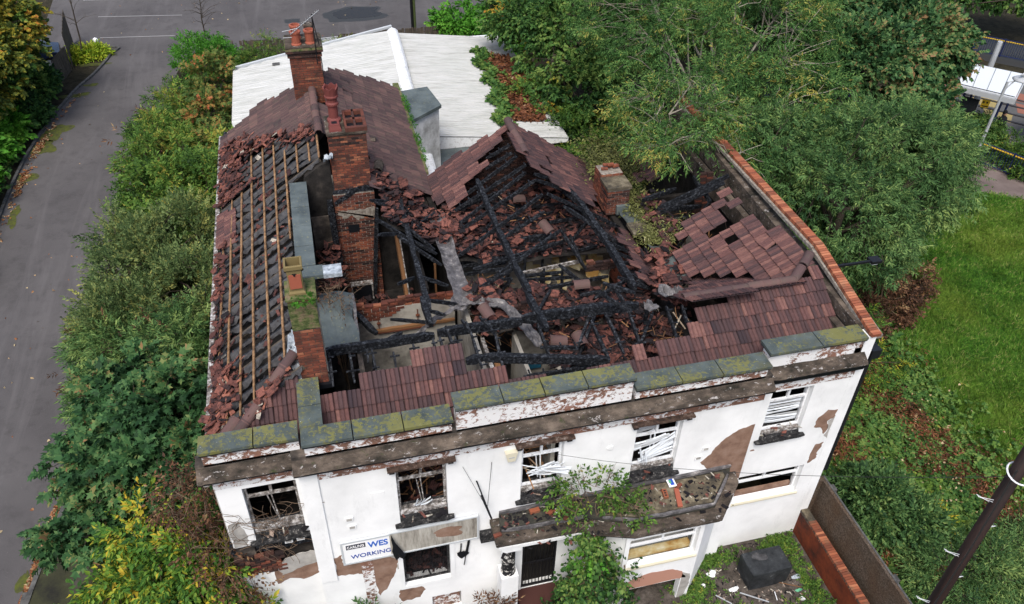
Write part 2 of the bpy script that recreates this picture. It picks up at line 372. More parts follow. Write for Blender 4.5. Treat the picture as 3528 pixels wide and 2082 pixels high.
def leafmat(name, stops, trans=0.3, nscale=0.6, alt=None):
    m = Mat(name, 0.6, 0.14)
    c = m.ramp(m.attr(), stops)
    if alt:
        c = m.mix(m.ramp(m.noise(nscale, 3), [(0.46, 0.0), (0.64, 0.7)]), c, alt)
    m.color(c)
    tr = m.nt.nodes.new('ShaderNodeBsdfTranslucent')
    mx = m.nt.nodes.new('ShaderNodeMixShader')
    mx.inputs[0].default_value = trans
    m.nt.links.new(c, tr.inputs[0])
    m.nt.links.new(m.b.outputs[0], mx.inputs[1])
    m.nt.links.new(tr.outputs[0], mx.inputs[2])
    m.nt.links.new(mx.outputs[0], m.nt.nodes['Material Output'].inputs[0])
    MATS[name] = m.m
leafmat('leaf_ash', [(0, (0.018, 0.05, 0.014)), (0.4, (0.048, 0.125, 0.032)), (0.75, (0.115, 0.225, 0.06)), (0.95, (0.21, 0.31, 0.08)), (1, (0.34, 0.3, 0.07))])
leafmat('leaf_blue', [(0, (0.018, 0.05, 0.02)), (0.4, (0.052, 0.118, 0.036)), (0.8, (0.125, 0.225, 0.072)), (1, (0.24, 0.33, 0.10))])
leafmat('leaf_syc', [(0, (0.018, 0.05, 0.02)), (0.4, (0.042, 0.115, 0.04)), (0.72, (0.10, 0.19, 0.065)), (0.9, (0.20, 0.23, 0.08)), (1, (0.25, 0.15, 0.07))])
leafmat('leaf_grey', [(0, (0.035, 0.065, 0.025)), (0.4, (0.09, 0.145, 0.05)), (0.75, (0.18, 0.24, 0.085)), (1, (0.32, 0.32, 0.09))])
leafmat('leaf_shrub', [(0, (0.02, 0.05, 0.012)), (0.4, (0.06, 0.135, 0.025)), (0.65, (0.11, 0.20, 0.035)), (0.85, (0.15, 0.25, 0.045)), (0.97, (0.23, 0.28, 0.05)), (1, (0.30, 0.27, 0.05))])
leafmat('leaf_ivy', [(0, (0.012, 0.035, 0.012)), (0.4, (0.032, 0.09, 0.024)), (0.8, (0.085, 0.18, 0.04)), (1, (0.17, 0.25, 0.06))])
leafmat('leaf_bright', [(0, (0.04, 0.14, 0.015)), (0.6, (0.08, 0.26, 0.025)), (1, (0.17, 0.36, 0.05))])
leafmat('leaf_autumn', [(0, (0.05, 0.08, 0.02)), (0.4, (0.11, 0.15, 0.03)), (0.7, (0.26, 0.24, 0.03)), (0.92, (0.40, 0.28, 0.035)), (1, (0.36, 0.16, 0.03))])
leafmat('leaf_yellow', [(0, (0.03, 0.085, 0.02)), (0.45, (0.08, 0.19, 0.03)), (0.7, (0.2, 0.3, 0.04)), (0.88, (0.42, 0.40, 0.04)), (1, (0.5, 0.36, 0.04))])
leafmat('leaf_orange', [(0, (0.05, 0.1, 0.025)), (0.4, (0.13, 0.17, 0.04)), (0.75, (0.30, 0.17, 0.05)), (1, (0.40, 0.10, 0.05))])
leafmat('leaf_lime', [(0, (0.12, 0.24, 0.02)), (0.5, (0.30, 0.40, 0.03)), (1, (0.50, 0.48, 0.05))])
leafmat('leaf_dead', [(0, (0.03, 0.018, 0.012)), (0.5, (0.10, 0.05, 0.03)), (0.85, (0.20, 0.10, 0.05)), (1, (0.34, 0.24, 0.12))], 0.15)
leafmat('leaf_litter', [(0, (0.05, 0.022, 0.014)), (0.5, (0.16, 0.062, 0.03)), (0.8, (0.28, 0.12, 0.05)), (1, (0.42, 0.34, 0.2))], 0.1)
leafmat('leaf_wilted', [(0, (0.035, 0.04, 0.015)), (0.5, (0.12, 0.13, 0.04)), (0.8, (0.22, 0.24, 0.08)), (1, (0.36, 0.34, 0.17))], 0.2)

# ---------------------------------------------------------------- mesh helpers
class MB:
    def __init__(s):
        s.v = []; s.f = []; s.t = []; s.m = []; s.mi = 0
    def add(s, vs, fs, t=0.5):
        o = len(s.v)
        s.v.extend([tuple(p) for p in vs])
        for f in fs:
            s.f.append(tuple(i + o for i in f)); s.t.append(t); s.m.append(s.mi)
        return s
    def box(s, x0, x1, y0, y1, z0, z1, t=0.5, M=None):
        vs = [Vector(p) for p in ((x0,y0,z0),(x1,y0,z0),(x1,y1,z0),(x0,y1,z0),(x0,y0,z1),(x1,y0,z1),(x1,y1,z1),(x0,y1,z1))]
        if M is not None: vs = [M @ p for p in vs]
        return s.add(vs, [(0,3,2,1),(4,5,6,7),(0,1,5,4),(1,2,6,5),(2,3,7,6),(3,0,4,7)], t)
    def beam(s, a, b, w, h, t=0.5, up=(0, 0, 1), jag=0.0, seg=1):
        a = Vector(a); b = Vector(b); d = b - a
        if d.length < 1e-5: return s
        dn = d.normalized(); u = Vector(up)
        if abs(dn.dot(u)) > 0.98: u = Vector((0, 1, 0))
        r = dn.cross(u).normalized(); u = r.cross(dn).normalized()
        rings = []
        for i in range(seg + 1):
            k = i / seg
            c = a + d * k
            if 0 < i < seg: c = c + r * random.uniform(-jag, jag) + u * random.uniform(-jag, jag)
            sw = w * (1 - (random.random() * jag * 4)) ; sh = h * (1 - (random.random() * jag * 4))
            if jag and i in (0, seg): sw *= 0.7; sh *= 0.7
            rings.append([c + r * (x * sw / 2) + u * (z * sh / 2) for x, z in ((-1,-1),(1,-1),(1,1),(-1,1))])
        vs = [p for q in rings for p in q]; fs = [(3,2,1,0)]
        for i in range(seg):
            o = i * 4
            for j in range(4):
                fs.append((o + j, o + (j+1) % 4, o + 4 + (j+1) % 4, o + 4 + j))
        o = seg * 4
        fs.append((o, o+1, o+2, o+3))
        return s.add(vs, fs, t)
    def tube(s, pts, rads, n=6, t=0.5, cap=True):
        pts = [Vector(p) for p in pts]
        if isinstance(rads, (int, float)): rads = [rads] * len(pts)
        vs = []; fs = []
        for i, p in enumerate(pts):
            d = (pts[min(i+1, len(pts)-1)] - pts[max(i-1, 0)]).normalized()
            u = Vector((0, 0, 1)) if abs(d.z) < 0.95 else Vector((1, 0, 0))
            r = d.cross(u).normalized(); u = r.cross(d)
            for j in range(n):
                a = 2 * pi * j / n
                vs.append(p + r * (cos(a) * rads[i]) + u * (sin(a) * rads[i]))
        for i in range(len(pts) - 1):
            for j in range(n):
                a = i*n + j; b = i*n + (j+1) % n
                fs.append((a, b, b + n, a + n))
        if cap:
            fs.append(tuple(range(n-1, -1, -1))); fs.append(tuple(range((len(pts)-1)*n, len(pts)*n)))
        return s.add(vs, fs, t)
    def lathe(s, c, prof, n=12, t=0.5, M=None):
        vs = []; fs = []; c = Vector(c)
        for r, z in prof:
            for j in range(n):
                a = 2*pi*j/n
                p = Vector((cos(a)*r, sin(a)*r, z))
                if M is not None: p = M @ p
                vs.append(c + p)
        for i in range(len(prof)-1):
            for j in range(n):
                a = i*n+j; b = i*n+(j+1) % n
                fs.append((a, b, b+n, a+n))
        fs.append(tuple(range(n-1, -1, -1))); fs.append(tuple(range((len(prof)-1)*n, len(prof)*n)))
        return s.add(vs, fs, t)
    def prism(s, poly, z0, z1, t=0.5, M=None):
        """poly: (x,y) list counter-clockwise"""
        n = len(poly)
        vs = [Vector((x, y, z0)) for x, y in poly] + [Vector((x, y, z1)) for x, y in poly]
        if M is not None: vs = [M @ p for p in vs]
        fs = [tuple(range(n-1, -1, -1)), tuple(range(n, 2*n))]
        for i in range(n):
            j = (i+1) % n
            fs.append((i, j, j+n, i+n))
        return s.add(vs, fs, t)
    def mesh(s, name, mats, smooth=False):
        me = bpy.data.meshes.new(name)
        me.from_pydata([tuple(p) for p in s.v], [], s.f)
        if not isinstance(mats, (list, tuple)): mats = [mats]
        for m in mats: me.materials.append(MATS[m] if isinstance(m, str) else m)
        at = me.attributes.new('tint', 'FLOAT', 'FACE')
        at.data.foreach_set('value', np.array(s.t, dtype=np.float32))
        if len(mats) > 1: me.polygons.foreach_set('material_index', np.array(s.m, dtype=np.int32))
        if smooth: me.polygons.foreach_set('use_smooth', np.ones(len(s.f), dtype=bool))
        me.update()
        return me
    def build(s, name, mats, parent=None, smooth=False, **kw):
        o = bpy.data.objects.new(name, s.mesh(name, mats, smooth))
        COL.objects.link(o)
        if parent: o.parent = parent
        for k, v in kw.items(): o[k] = v
        return o

def link(name, me, parent=None, M=None, **kw):
    o = bpy.data.objects.new(name, me)
    COL.objects.link(o)
    if parent: o.parent = parent
    if M is not None: o.matrix_local = M
    for k, v in kw.items(): o[k] = v
    return o

def thing(name, label, cat, loc=(0, 0, 0), group=None):
    o = bpy.data.objects.new(name, None)
    COL.objects.link(o)
    o.empty_display_size = 0.2
    o['label'] = label; o['category'] = cat
    if group: o['group'] = group
    return o

def tag(o, label, cat, group=None):
    o['label'] = label; o['category'] = cat
    if group: o['group'] = group
    return o

def struct(o):
    o['kind'] = 'structure'; return o

def TR(x, y, z, rx=0, ry=0, rz=0, sc=1.0):
    return Matrix.Translation((x, y, z)) @ Euler((rx, ry, rz)).to_matrix().to_4x4() @ Matrix.Diagonal((sc, sc, sc, 1))

class Pieces:
    """alike pieces sharing meshes: the ones that show largest become objects, the rest one stuff part"""
    def __init__(s, name, mesh_fn, mat, variants=8, tints=None):
        s.name = name; s.fn = mesh_fn; s.mat = mat
        s.tints = tints or [(i + 0.5) / variants for i in range(variants)]
        s.mbs = [mesh_fn(t) for t in s.tints]
        s.items = []
    def add(s, M, t, parent=None):
        k = min(range(len(s.tints)), key=lambda i: abs(s.tints[i] - t))
        s.items.append((M, k, parent))
    def finish(s, parent, limit=300, stuff_name=None, top=None, prefer=None):
        def score(it):
            p = it[0].translation
            d = (p - CAM).length
            return (0 if (prefer and prefer(p)) else 1, d)
        its = sorted(s.items, key=score)
        mes = [mb.mesh(s.name, s.mat) for mb in s.mbs]
        out = []
        for M, k, pr in its[:limit]:
            o = link(s.name, mes[k], None if top else (pr or parent), M)
            if top: tag(o, *top(M.translation))
            out.append(o)
        rest = its[limit:]
        if rest:
            mb = MB()
            V = []; F = []; T = []; off = 0
            for M, k, pr in rest:
                A = np.array(M)
                v = np.array([tuple(p) for p in s.mbs[k].v]) @ A[:3, :3].T + A[:3, 3]
                V.append(v); F.extend([tuple(i + off for i in f) for f in s.mbs[k].f]); T.extend(s.mbs[k].t)
                off += len(v)
            mb.v = np.concatenate(V).tolist(); mb.f = F; mb.t = T; mb.m = [0] * len(F)
            o = mb.build(stuff_name or s.name + 's', s.mat, None if top else parent)
            o['kind'] = 'stuff'
            out.append(o)
        return out

def ragged(n, lo, hi):
    return [random.uniform(lo, hi) for _ in range(n)]

def sheet(name, pts, mat, parent=None, thick=0.0, **kw):
    """flat polygon sheet through 3D points, with thickness downwards"""
    mb = MB(); n = len(pts)
    if thick:
        mb.add([Vector(p) for p in pts] + [Vector(p) - Vector((0, 0, thick)) for p in pts],
               [tuple(range(n)), tuple(range(2*n-1, n-1, -1))] + [(i, i+n, (i+1) % n + n, (i+1) % n) for i in range(n)])
    else:
        mb.add(pts, [tuple(range(n))])
    return mb.build(name, mat, parent, **kw)

def grid_sheet(x0, x1, y0, y1, nx, ny, zf):
    mb = MB(); vs = []; fs = []
    for j in range(ny + 1):
        for i in range(nx + 1):
            x = x0 + (x1-x0)*i/nx; y = y0 + (y1-y0)*j/ny
            vs.append((x, y, zf(x, y)))
    for j in range(ny):
        for i in range(nx):
            a = j*(nx+1)+i
            fs.append((a, a+1, a+nx+2, a+nx+1))
    mb.add(vs, fs)
    return mb

def wall_y(mb, x0, x1, z0, z1, y, th, ops=(), t=0.5):
    """wall facing -Y at y, thickness th to +Y, rectangular openings (xa,xb,za,zb)"""
    xs = sorted({x0, x1, *[o[0] for o in ops], *[o[1] for o in ops]})
    zs = sorted({z0, z1, *[o[2] for o in ops], *[o[3] for o in ops]})
    xs = [x for x in xs if x0 <= x <= x1]; zs = [z for z in zs if z0 <= z <= z1]
    def isop(a, b):
        return any(o[0] <= a <= o[1] and o[2] <= b <= o[3] for o in ops)
    def quad(p): mb.add(p, [(0, 1, 2, 3)], t)
    for i in range(len(xs)-1):
        for k in range(len(zs)-1):
            a, b, c, d = xs[i], xs[i+1], zs[k], zs[k+1]
            if isop((a+b)/2, (c+d)/2): continue
            quad([(a, y, c), (b, y, c), (b, y, d), (a, y, d)])
            quad([(b, y+th, c), (a, y+th, c), (a, y+th, d), (b, y+th, d)])
    for (a, b, c, d) in ops:
        quad([(a, y, c), (a, y, d), (a, y+th, d), (a, y+th, c)])
        quad([(b, y, d), (b, y, c), (b, y+th, c), (b, y+th, d)])
        quad([(a, y, c), (a, y+th, c), (b, y+th, c), (b, y, c)])
        quad([(a, y, d), (b, y, d), (b, y+th, d), (a, y+th, d)])
    quad([(x0, y, z0), (x0, y, z1), (x0, y+th, z1), (x0, y+th, z0)])
    quad([(x1, y, z1), (x1, y, z0), (x1, y+th, z0), (x1, y+th, z1)])
    quad([(x0, y, z1), (x1, y, z1), (x1, y+th, z1), (x0, y+th, z1)])
    return mb

def blob_poly(cx, cy, rx, ry, n=26, rough=0.25, seed=0, ang=0.0):
    r = random.Random(seed)
    ph = [r.uniform(0, 6.28) for _ in range(6)]; am = [r.uniform(0.3, 1) for _ in range(6)]
    out = []
    for i in range(n):
        a = 2*pi*i/n
        k = 1 + rough * sum(am[j] * sin((j+2)*a + ph[j]) / (j+1.5) for j in range(6)) + r.uniform(-rough, rough) * 0.18
        x = cos(a)*rx*k; y = sin(a)*ry*k
        out.append((cx + x*cos(ang) - y*sin(ang), cy + x*sin(ang) + y*cos(ang)))
    return out

def patch_on_wall(name, poly, y, mat, parent, th=0.003, out=-1):
    """irregular patch lying on a wall facing -Y: poly in (x,z)"""
    mb = MB(); n = len(poly)
    mb.add([(x, y - th, z) for x, z in poly] + [(x, y + 0.02, z) for x, z in poly],
           [tuple(range(n))] + [(i, i+n, (i+1) % n + n, (i+1) % n) for i in range(n)])
    return mb.build(name, mat, parent)

# ---------------------------------------------------------------- leaves (numpy)
def leaf_shape(kind):
    """a leaf in the XY plane, stalk at the origin, tip at +Y, length 1"""
    if kind == 'lance':
        v = [(0,0,0),(0.14,0.35,0.03),(0,1,-0.08),(-0.14,0.35,0.03)]; f = [(0,1,2),(0,2,3)]
    elif kind == 'oval':
        v = [(0,0,0),(0.27,0.4,0.05),(0,1,-0.1),(-0.27,0.4,0.05)]; f = [(0,1,2),(0,2,3)]
    elif kind == 'ivy':
        v = [(0,0,0),(0.42,0.1,0.04),(0.34,0.5,0.03),(0,0.95,-0.08),(-0.34,0.5,0.03),(-0.42,0.1,0.04)]; f = [(0,1,2,3),(0,3,4,5)]
    elif kind == 'maple':
        v = [(0,0,0),(0.45,-0.02,0),(0.33,0.28,0.03),(0.58,0.58,-0.04),(0.22,0.55,0.02),(0,1,-0.08),(-0.22,0.55,0.02),(-0.58,0.58,-0.04),(-0.33,0.28,0.03),(-0.45,-0.02,0)]
        f = [(0,1,2),(0,2,3,4),(0,4,5,6),(0,6,7,8),(0,8,9)]
    return np.array(v, float), f

def sprig(kind, size, n, length, spread=0.9, seed=0, droop=0.3):
    """n leaves along a twig of the given length (tip at +Y); returns verts, faces"""
    r = np.random.default_rng(seed)
    lv, lf = leaf_shape(kind)
    V = []; F = []
    for i in range(n):
        k = (i + 0.6) / n
        side = 1 if i % 2 else -1
        a = side * spread * (1.15 - 0.6 * k) + r.normal(0, 0.25)
        if i == n - 1: a = r.normal(0, 0.2)
        s = size * r.uniform(0.75, 1.2)
        tilt = r.normal(-droop, 0.35); roll = r.normal(0, 0.5)
        ca, sa = cos(-a), sin(-a)
        Rz = np.array([[ca, -sa, 0], [sa, ca, 0], [0, 0, 1]])
        ct, st = cos(tilt), sin(tilt)
        Rx = np.array([[1, 0, 0], [0, ct, -st], [0, st, ct]])
        cr_, sr = cos(roll), sin(roll)
        Ry = np.array([[cr_, 0, sr], [0, 1, 0], [-sr, 0, cr_]])
        p = (lv * s) @ (Rz @ Rx @ Ry).T + np.array([0, k * length, -droop * 0.25 * length * k * k])
        F.extend([tuple(j + len(V) * len(lv) for j in f) for f in lf]); V.append(p)
    return np.concatenate(V), F

def rotmats(fwd, nrm_jit, rg):
    """orthonormal frames (x, y=fwd, z≈up) for arrays of directions"""
    y = fwd / np.linalg.norm(fwd, axis=1, keepdims=True)
    up = np.tile([0, 0, 1.0], (len(y), 1)) + rg.normal(0, nrm_jit, (len(y), 3))
    x = np.cross(y, up); x /= np.linalg.norm(x, axis=1, keepdims=True) + 1e-9
    z = np.cross(x, y)
    return np.stack([x, y, z], axis=2)

def scatter_mesh(name, mat, P, R, S, templates, tint, jitter=0.18, parent=None, **kw):
    """bake instances: P positions (N,3), R rotations (N,3,3), S scales (N), templates list of (verts, faces)"""
    N = len(P); which = rng.integers(0, len(templates), N)
    V = []; loops = []; starts = []; totals = []; T = []; off = 0; lo = 0
    for ti, (tv, tf) in enumerate(templates):
        idx = np.nonzero(which == ti)[0]
        if not len(idx): continue
        v = np.einsum('nij,vj->nvi', R[idx] * S[idx, None, None], tv) + P[idx, None, :]
        V.append(v.reshape(-1, 3))
        fl = np.array([i for f in tf for i in f]); fn = np.array([len(f) for f in tf])
        base = off + np.arange(len(idx)) * len(tv)
        loops.append((base[:, None] + fl[None, :]).reshape(-1))
        totals.append(np.tile(fn, len(idx)))
        nl = len(tf)
        # per-leaf jitter of the tint, leaves share a sprig tone
        tt = tint[idx][:, None] + rng.normal(0, jitter, (len(idx), nl))
        T.append(tt.reshape(-1))
        off += len(idx) * len(tv)
    V = np.concatenate(V); loops = np.concatenate(loops); totals = np.concatenate(totals); T = np.clip(np.concatenate(T), 0, 1)
    starts = np.concatenate([[0], np.cumsum(totals)[:-1]])
    me = bpy.data.meshes.new(name)
    me.vertices.add(len(V)); me.vertices.foreach_set('co', V.astype(np.float32).reshape(-1))
    me.loops.add(len(loops)); me.loops.foreach_set('vertex_index', loops.astype(np.int32))
    me.polygons.add(len(totals)); me.polygons.foreach_set('loop_start', starts.astype(np.int32)); me.polygons.foreach_set('loop_total', totals.astype(np.int32))
    at = me.attributes.new('tint', 'FLOAT', 'FACE'); at.data.foreach_set('value', T.astype(np.float32))
    me.materials.append(MATS[mat])
    me.update(calc_edges=True)
    return link(name, me, parent, **kw)

def noise3(p, f, seed=0.0):
    """cheap smooth pseudo noise in [-1,1] for arrays (N,3)"""
    q = p * f + seed
    return (np.sin(q[:, 0] * 1.7 + 1.3 * np.sin(q[:, 1] * 1.1 + 0.7)) + np.sin(q[:, 1] * 1.9 + 1.7 * np.sin(q[:, 2] * 1.3)) + np.sin(q[:, 2] * 2.3 + 1.1 * np.sin(q[:, 0] * 1.5 + 2.1))) / 3

def clump_points(lobes, n_clumps, rg, low=-0.5, shell=0.72):
    """clump centres on and inside a union of ellipsoids; lobes: (x,y,z,rx,ry,rz)"""
    L = np.array(lobes, float)
    w = (L[:, 3] * L[:, 4] + L[:, 4] * L[:, 5] + L[:, 3] * L[:, 5]); w /= w.sum()
    out = []; nrm = []
    while len(out) < n_clumps:
        i = rg.choice(len(L), p=w)
        d = rg.normal(0, 1, 3); d /= np.linalg.norm(d)
        if d[2] < low: continue
        k = rg.uniform(shell, 1.08) if rg.random() < 0.8 else rg.uniform(0.35, shell)
        p = L[i, :3] + d * L[i, 3:6] * k
        # reject deep inside another lobe
        q = (p - L[:, :3]) / L[:, 3:6]
        if (np.sum(q * q, axis=1) < 0.45).sum() > 0: continue
        if p[2] < G + 0.05: continue
        out.append(p); nrm.append(d)
    return np.array(out), np.array(nrm)

def crown(name, lobes, mat, kind='oval', leaf=0.13, per=7, slen=0.35, clumps=200, sprigs=26, crad=0.45, tint=0.5, parent=None,
          seed=1, droop=0.3, flat=0.7, low=-0.5, spread=0.9, jit=0.5, gap=0.0, **kw):
    rg = np.random.default_rng(seed)
    C, Nn = clump_points(lobes, clumps, rg, low)
    if gap:
        keep = noise3(C, 0.9, seed) > -1 + gap
        C, Nn = C[keep], Nn[keep]
    ctone = tint + .05 + rg.normal(0, 0.18, len(C)) + 0.16 * noise3(C, 0.8, seed * 1.3)
    n = len(C) * sprigs
    ci = np.repeat(np.arange(len(C)), sprigs)
    D = rg.normal(0, 1, (n, 3)); D /= np.linalg.norm(D, axis=1, keepdims=True)
    r = rg.uniform(0.15, 1, n) ** 0.6
    cr_ = crad * rg.uniform(0.6, 1.35, len(C))
    P = C[ci] + D * (r * cr_[ci])[:, None] * np.array([1, 1, flat])
    fwd = D * 0.7 + Nn[ci] * 0.8 + rg.normal(0, 0.35, (n, 3)); fwd[:, 2] -= droop
    R = rotmats(fwd, jit, rg)
    S = rg.uniform(0.7, 1.25, n)
    tn = ctone[ci] + rg.normal(0, 0.12, n)
    tmpl = [sprig(kind, leaf, per, slen, spread, seed * 10 + i, droop) for i in range(5)]
    return scatter_mesh(name, mat, P, R, S, tmpl, tn, parent=parent, **kw), C

def branches(name, base, C, mat, parent, rg_seed=1, trunk_r=0.15, top=None, n_limbs=7, twig_every=2, tr=0.012, limb_r=0.05):
    """trunk, limbs and twigs leading to the crown's clumps"""
    rg = random.Random(rg_seed)
    base = Vector(base); top = Vector(top)
    mb = MB()
    pts = [base.lerp(top, k/5) + Vector((rg.uniform(-1, 1), rg.uniform(-1, 1), 0)) * 0.06 * k for k in range(6)]
    mb.tube(pts, [trunk_r * (1 - 0.13*k) for k in range(6)], 8)
    mb.build('trunk', mat, parent, smooth=True)
    Cs = [Vector(c) for c in C]
    lb = MB(); tw = MB()
    ends = rg.sample(Cs, min(n_limbs, len(Cs)))
    limbs = []
    for e in ends:
        s0 = pts[rg.randint(2, 5)]
        mid = s0.lerp(e, 0.5) + Vector((rg.uniform(-.3, .3), rg.uniform(-.3, .3), 0.35))
        pl = [s0, s0.lerp(mid, 0.5), mid, mid.lerp(e, 0.5) + Vector((rg.uniform(-.2, .2), rg.uniform(-.2, .2), rg.uniform(-.1, .15))), e]
        lb.tube(pl, [limb_r, limb_r*.8, limb_r*.6, limb_r*.4, limb_r*.15], 5)
        limbs += [p.lerp(q, k/5) for p, q in zip(pl[1:-1], pl[2:]) for k in range(5)]
    for i, c in enumerate(Cs):
        if i % twig_every or not limbs: continue
        s0 = rg.choice(sorted(limbs, key=lambda p: (p - c).length)[:4])
        mid = s0.lerp(c, 0.55) + Vector((rg.uniform(-.15, .15), rg.uniform(-.15, .15), rg.uniform(0, .2)))
        tip = c + (c - s0).normalized() * 0.3 + Vector((rg.uniform(-.2, .2), rg.uniform(-.2, .2), rg.uniform(-.2, .25)))
        tw.tube([s0, mid, c, tip], [tr*1.6, tr*1.1, tr*.8, tr*.3], 3, cap=False)
    if lb.v: lb.build('limb', mat, parent, smooth=True, kind='stuff')
    if tw.v: tw.build('twig', mat, parent, kind='stuff')

# ================================================================ THE BURNT BUILDING
YE = 0.22            # the end bays stand back by this much
bld = thing('burnt_building', 'burnt out white rendered two storey building with its roof mostly collapsed', 'building')

# ---- roof planes
PL = {'F': (0, -.63, 7.72 - .63*2.3), 'B': (0, .63, 7.72 + .63*2.3), 'ML': (-.79, 0, 6.3 - 4.8*.79), 'MR': (.76, 0, 8.35 + 7.4*.76),
      'LL': (-.697, 0, 6.2 + 1.75*.697), 'LR': (.677, 0, 8.5 + 1.55*.677), 'RR': (-.6, 0, 6.3 - 10.6*.6), 'H': (0, -.7, 6.3 - .3*.7)}
def pz(pl, x, y):
    a, b, d = PL[pl]
    return d - a*x - b*y

# ---- outside walls
mb = MB()
W1 = (-1.1, 0.02, 4.22, 6.03); W2 = (2.14, 3.27, 4.12, 5.96); W3 = (5.02, 6.02, 4.12, 5.98); W4 = (7.8, 8.97, 4.12, 5.97); W5 = (11.38, 12.52, 4.38, 6.08)
GV = (2.1, 3.27, 1.5, 3.02); DOOR = (5.15, 6.08, 0.22, 2.25); COVER = (2.75, 3.52, 0.0, 0.72)
GFR = (10.95, 13.1, 1.78, 2.92)
wall_y(mb, 0.12, 10.98, G - .3, 6.62, 0.0, 0.32, (W2, W3, W4, GV, DOOR, COVER))
mb.build('front_wall', 'white', bld)
mb = MB(); wall_y(mb, 10.99, 13.5, G - .3, 6.5, YE, 0.3, (W5, GFR)); mb.build('right_bay_wall', 'white', bld)
mb = MB(); wall_y(mb, -1.62, 0.11, 4.05, 6.5, YE, 0.3, (W1,)); wall_y(mb, -1.62, 0.11, G - .3, 2.9, YE, 0.3, ()); mb.build('left_bay_wall', 'white', bld)
# burnt out shop front opening in the left bay
mb = MB()
mb.box(-1.62, -1.2, YE + .06, YE + .28, 2.9, 4.05); mb.box(-1.2, 0.1, YE + .34, YE + .5, 2.9, 4.05); mb.build('brick_core', 'soot_render', bld)
mb = MB(); mb.box(-1.75, 0.1, YE + .1, YE + .45, 3.62, 3.9); mb.build('burnt_beam', 'char', bld)
# side and rear walls
mb = MB(); mb.box(-1.72, -1.45, YE + .31, 16.6, G - .3, 6.12); mb.build('left_side_wall', 'grey_render', bld)
mb = MB(); mb.box(13.5, 13.8, YE, 13.4, G - .3, 7.2); mb.build('party_wall', 'burnt', bld)
mb = MB(); mb.box(13.5, 13.83, YE + .3, 13.4, 7.2, 7.98)
mb.v[-8:] = [(x, y, z if z < 7.5 else (7.5 if y < 2 else 8.0)) for x, y, z in mb.v[-8:]]
mb.v[-8:] = [(x, y, z) for x, y, z in mb.v[-8:]]
mb.build('party_parapet', 'cornice', bld)
mb = MB(); mb.box(13.3, 13.5, YE, 13.0, 6.6, 7.15); mb.build('parapet_gutter', 'cornice', bld)
# white quoin end of the right bay
mb = MB(); mb.box(13.501, 13.79, YE - .003, YE + .4, G, 7.44); mb.build('corner_pier', 'white', bld)

# main front projecting piers
for xa, xb in ((0.12, 0.5),):
    mb = MB(); mb.box(xa, xb, -0.045, -0.001, 0.0 if xa > 1 else 2.4, 6.6); mb.build('pilaster', 'white', bld)

# cornice, parapet and coping by section
def cornice(xa, xb, y):
    zc = 6.88 if y < .1 or xa < 0 else 6.99
    prof = [(0, zc), (-.23, zc - .13), (-.27, zc - .20)]
    under = [(-.27, zc - .20), (-.26, zc - .25), (-.16, zc - .28), (-.16, 6.54), (0.0, 6.5)]
    mb = MB()
    n = 24; vs = []; fs = []
    for i in range(n + 1):
        x = xa + (xb - xa) * i / n
        for j, (a, z) in enumerate(prof):
            vs.append((x, y + a + random.uniform(-.008, .008), z + random.uniform(-.01, .01)))
    for i in range(n):
        for j in range(2):
            a = i*3 + j
            fs.append((a, a+1, a+4, a+3))
    mb.add(vs, fs); mb.build('cornice', 'cornice', bld)
    mb = MB(); vs = [(x, y + a, z) for x in (xa + .002, xb - .002) for a, z in under]
    fs = [(i, i+1, i+6, i+5) for i in range(4)] + [(4, 3, 2, 1, 0), (5, 6, 7, 8, 9)]
    mb.add(vs, fs)
    for x, o in ((xa, 0), (xb, 1)):
        mb.add([(x, y, 6.5), (x, y, zc), (x, y - .23, zc - .13), (x, y - .27, zc - .2), (x, y - .16, 6.54)], [(0, 1, 2, 3, 4)])
    mb.build('cornice_underside', 'tar', bld)
    mb = MB(); mb.box(xa + .22, xb - .06, y - .02, y - .002, 6.16, 6.4); mb.build('frieze_band', 'peel', bld)
    mb = MB(); mb.box(xa, xb, y, y + .3, 6.5, 6.96); mb.build('parapet_core', 'soot_render', bld)
cornice(-1.85, 0.05, YE); cornice(0.051, 11.05, 0.0); cornice(11.051, 13.6, YE)

COP = [(-1.72, 0.28, 7.41, YE), (0.3, 3.46, 7.38, 0.0), (3.48, 7.55, 7.72, 0.0), (7.56, 10.9, 7.37, 0.0), (10.92, 13.5, 7.54, YE)]
for xa, xb, zt, y in COP:
    mb = MB(); mb.box(xa + .05, xb - .03, y, y + .28, 6.9, zt - .09)
    mb.build('parapet', 'peel', bld)
    n = max(2, round((xb - xa) / 1.12)); xs = [xa + (xb - xa) * i / n for i in range(n + 1)]
    for i in range(1, n): xs[i] += random.uniform(-.12, .12)
    for a, b in zip(xs[:-1], xs[1:]):
        mb = MB(); dz = random.uniform(-.008, .008)
        mb.box(a + .012, b - .012, y - .1 + random.uniform(-.01, .01), y + .40, zt - .075 + dz, zt + dz)
        mb.build('coping_stone', 'coping', bld)
    mb = MB(); mb.box(xa + .02, xb - .02, y - .085, y + .38, zt - .115, zt - .076); mb.build('coping_bed', 'tar', bld)
# return coping running back to the chimney
mb = MB(); mb.box(.36, .72, .42, 1.9, 6.4, 7.28); mb.build('return_parapet', 'soot_render', bld)
for a, b in ((.42, 1.02), (1.04, 1.88)):
    mb = MB(); mb.box(.30, .78, a, b, 7.29, 7.37); mb.build('coping_stone', 'coping', bld)

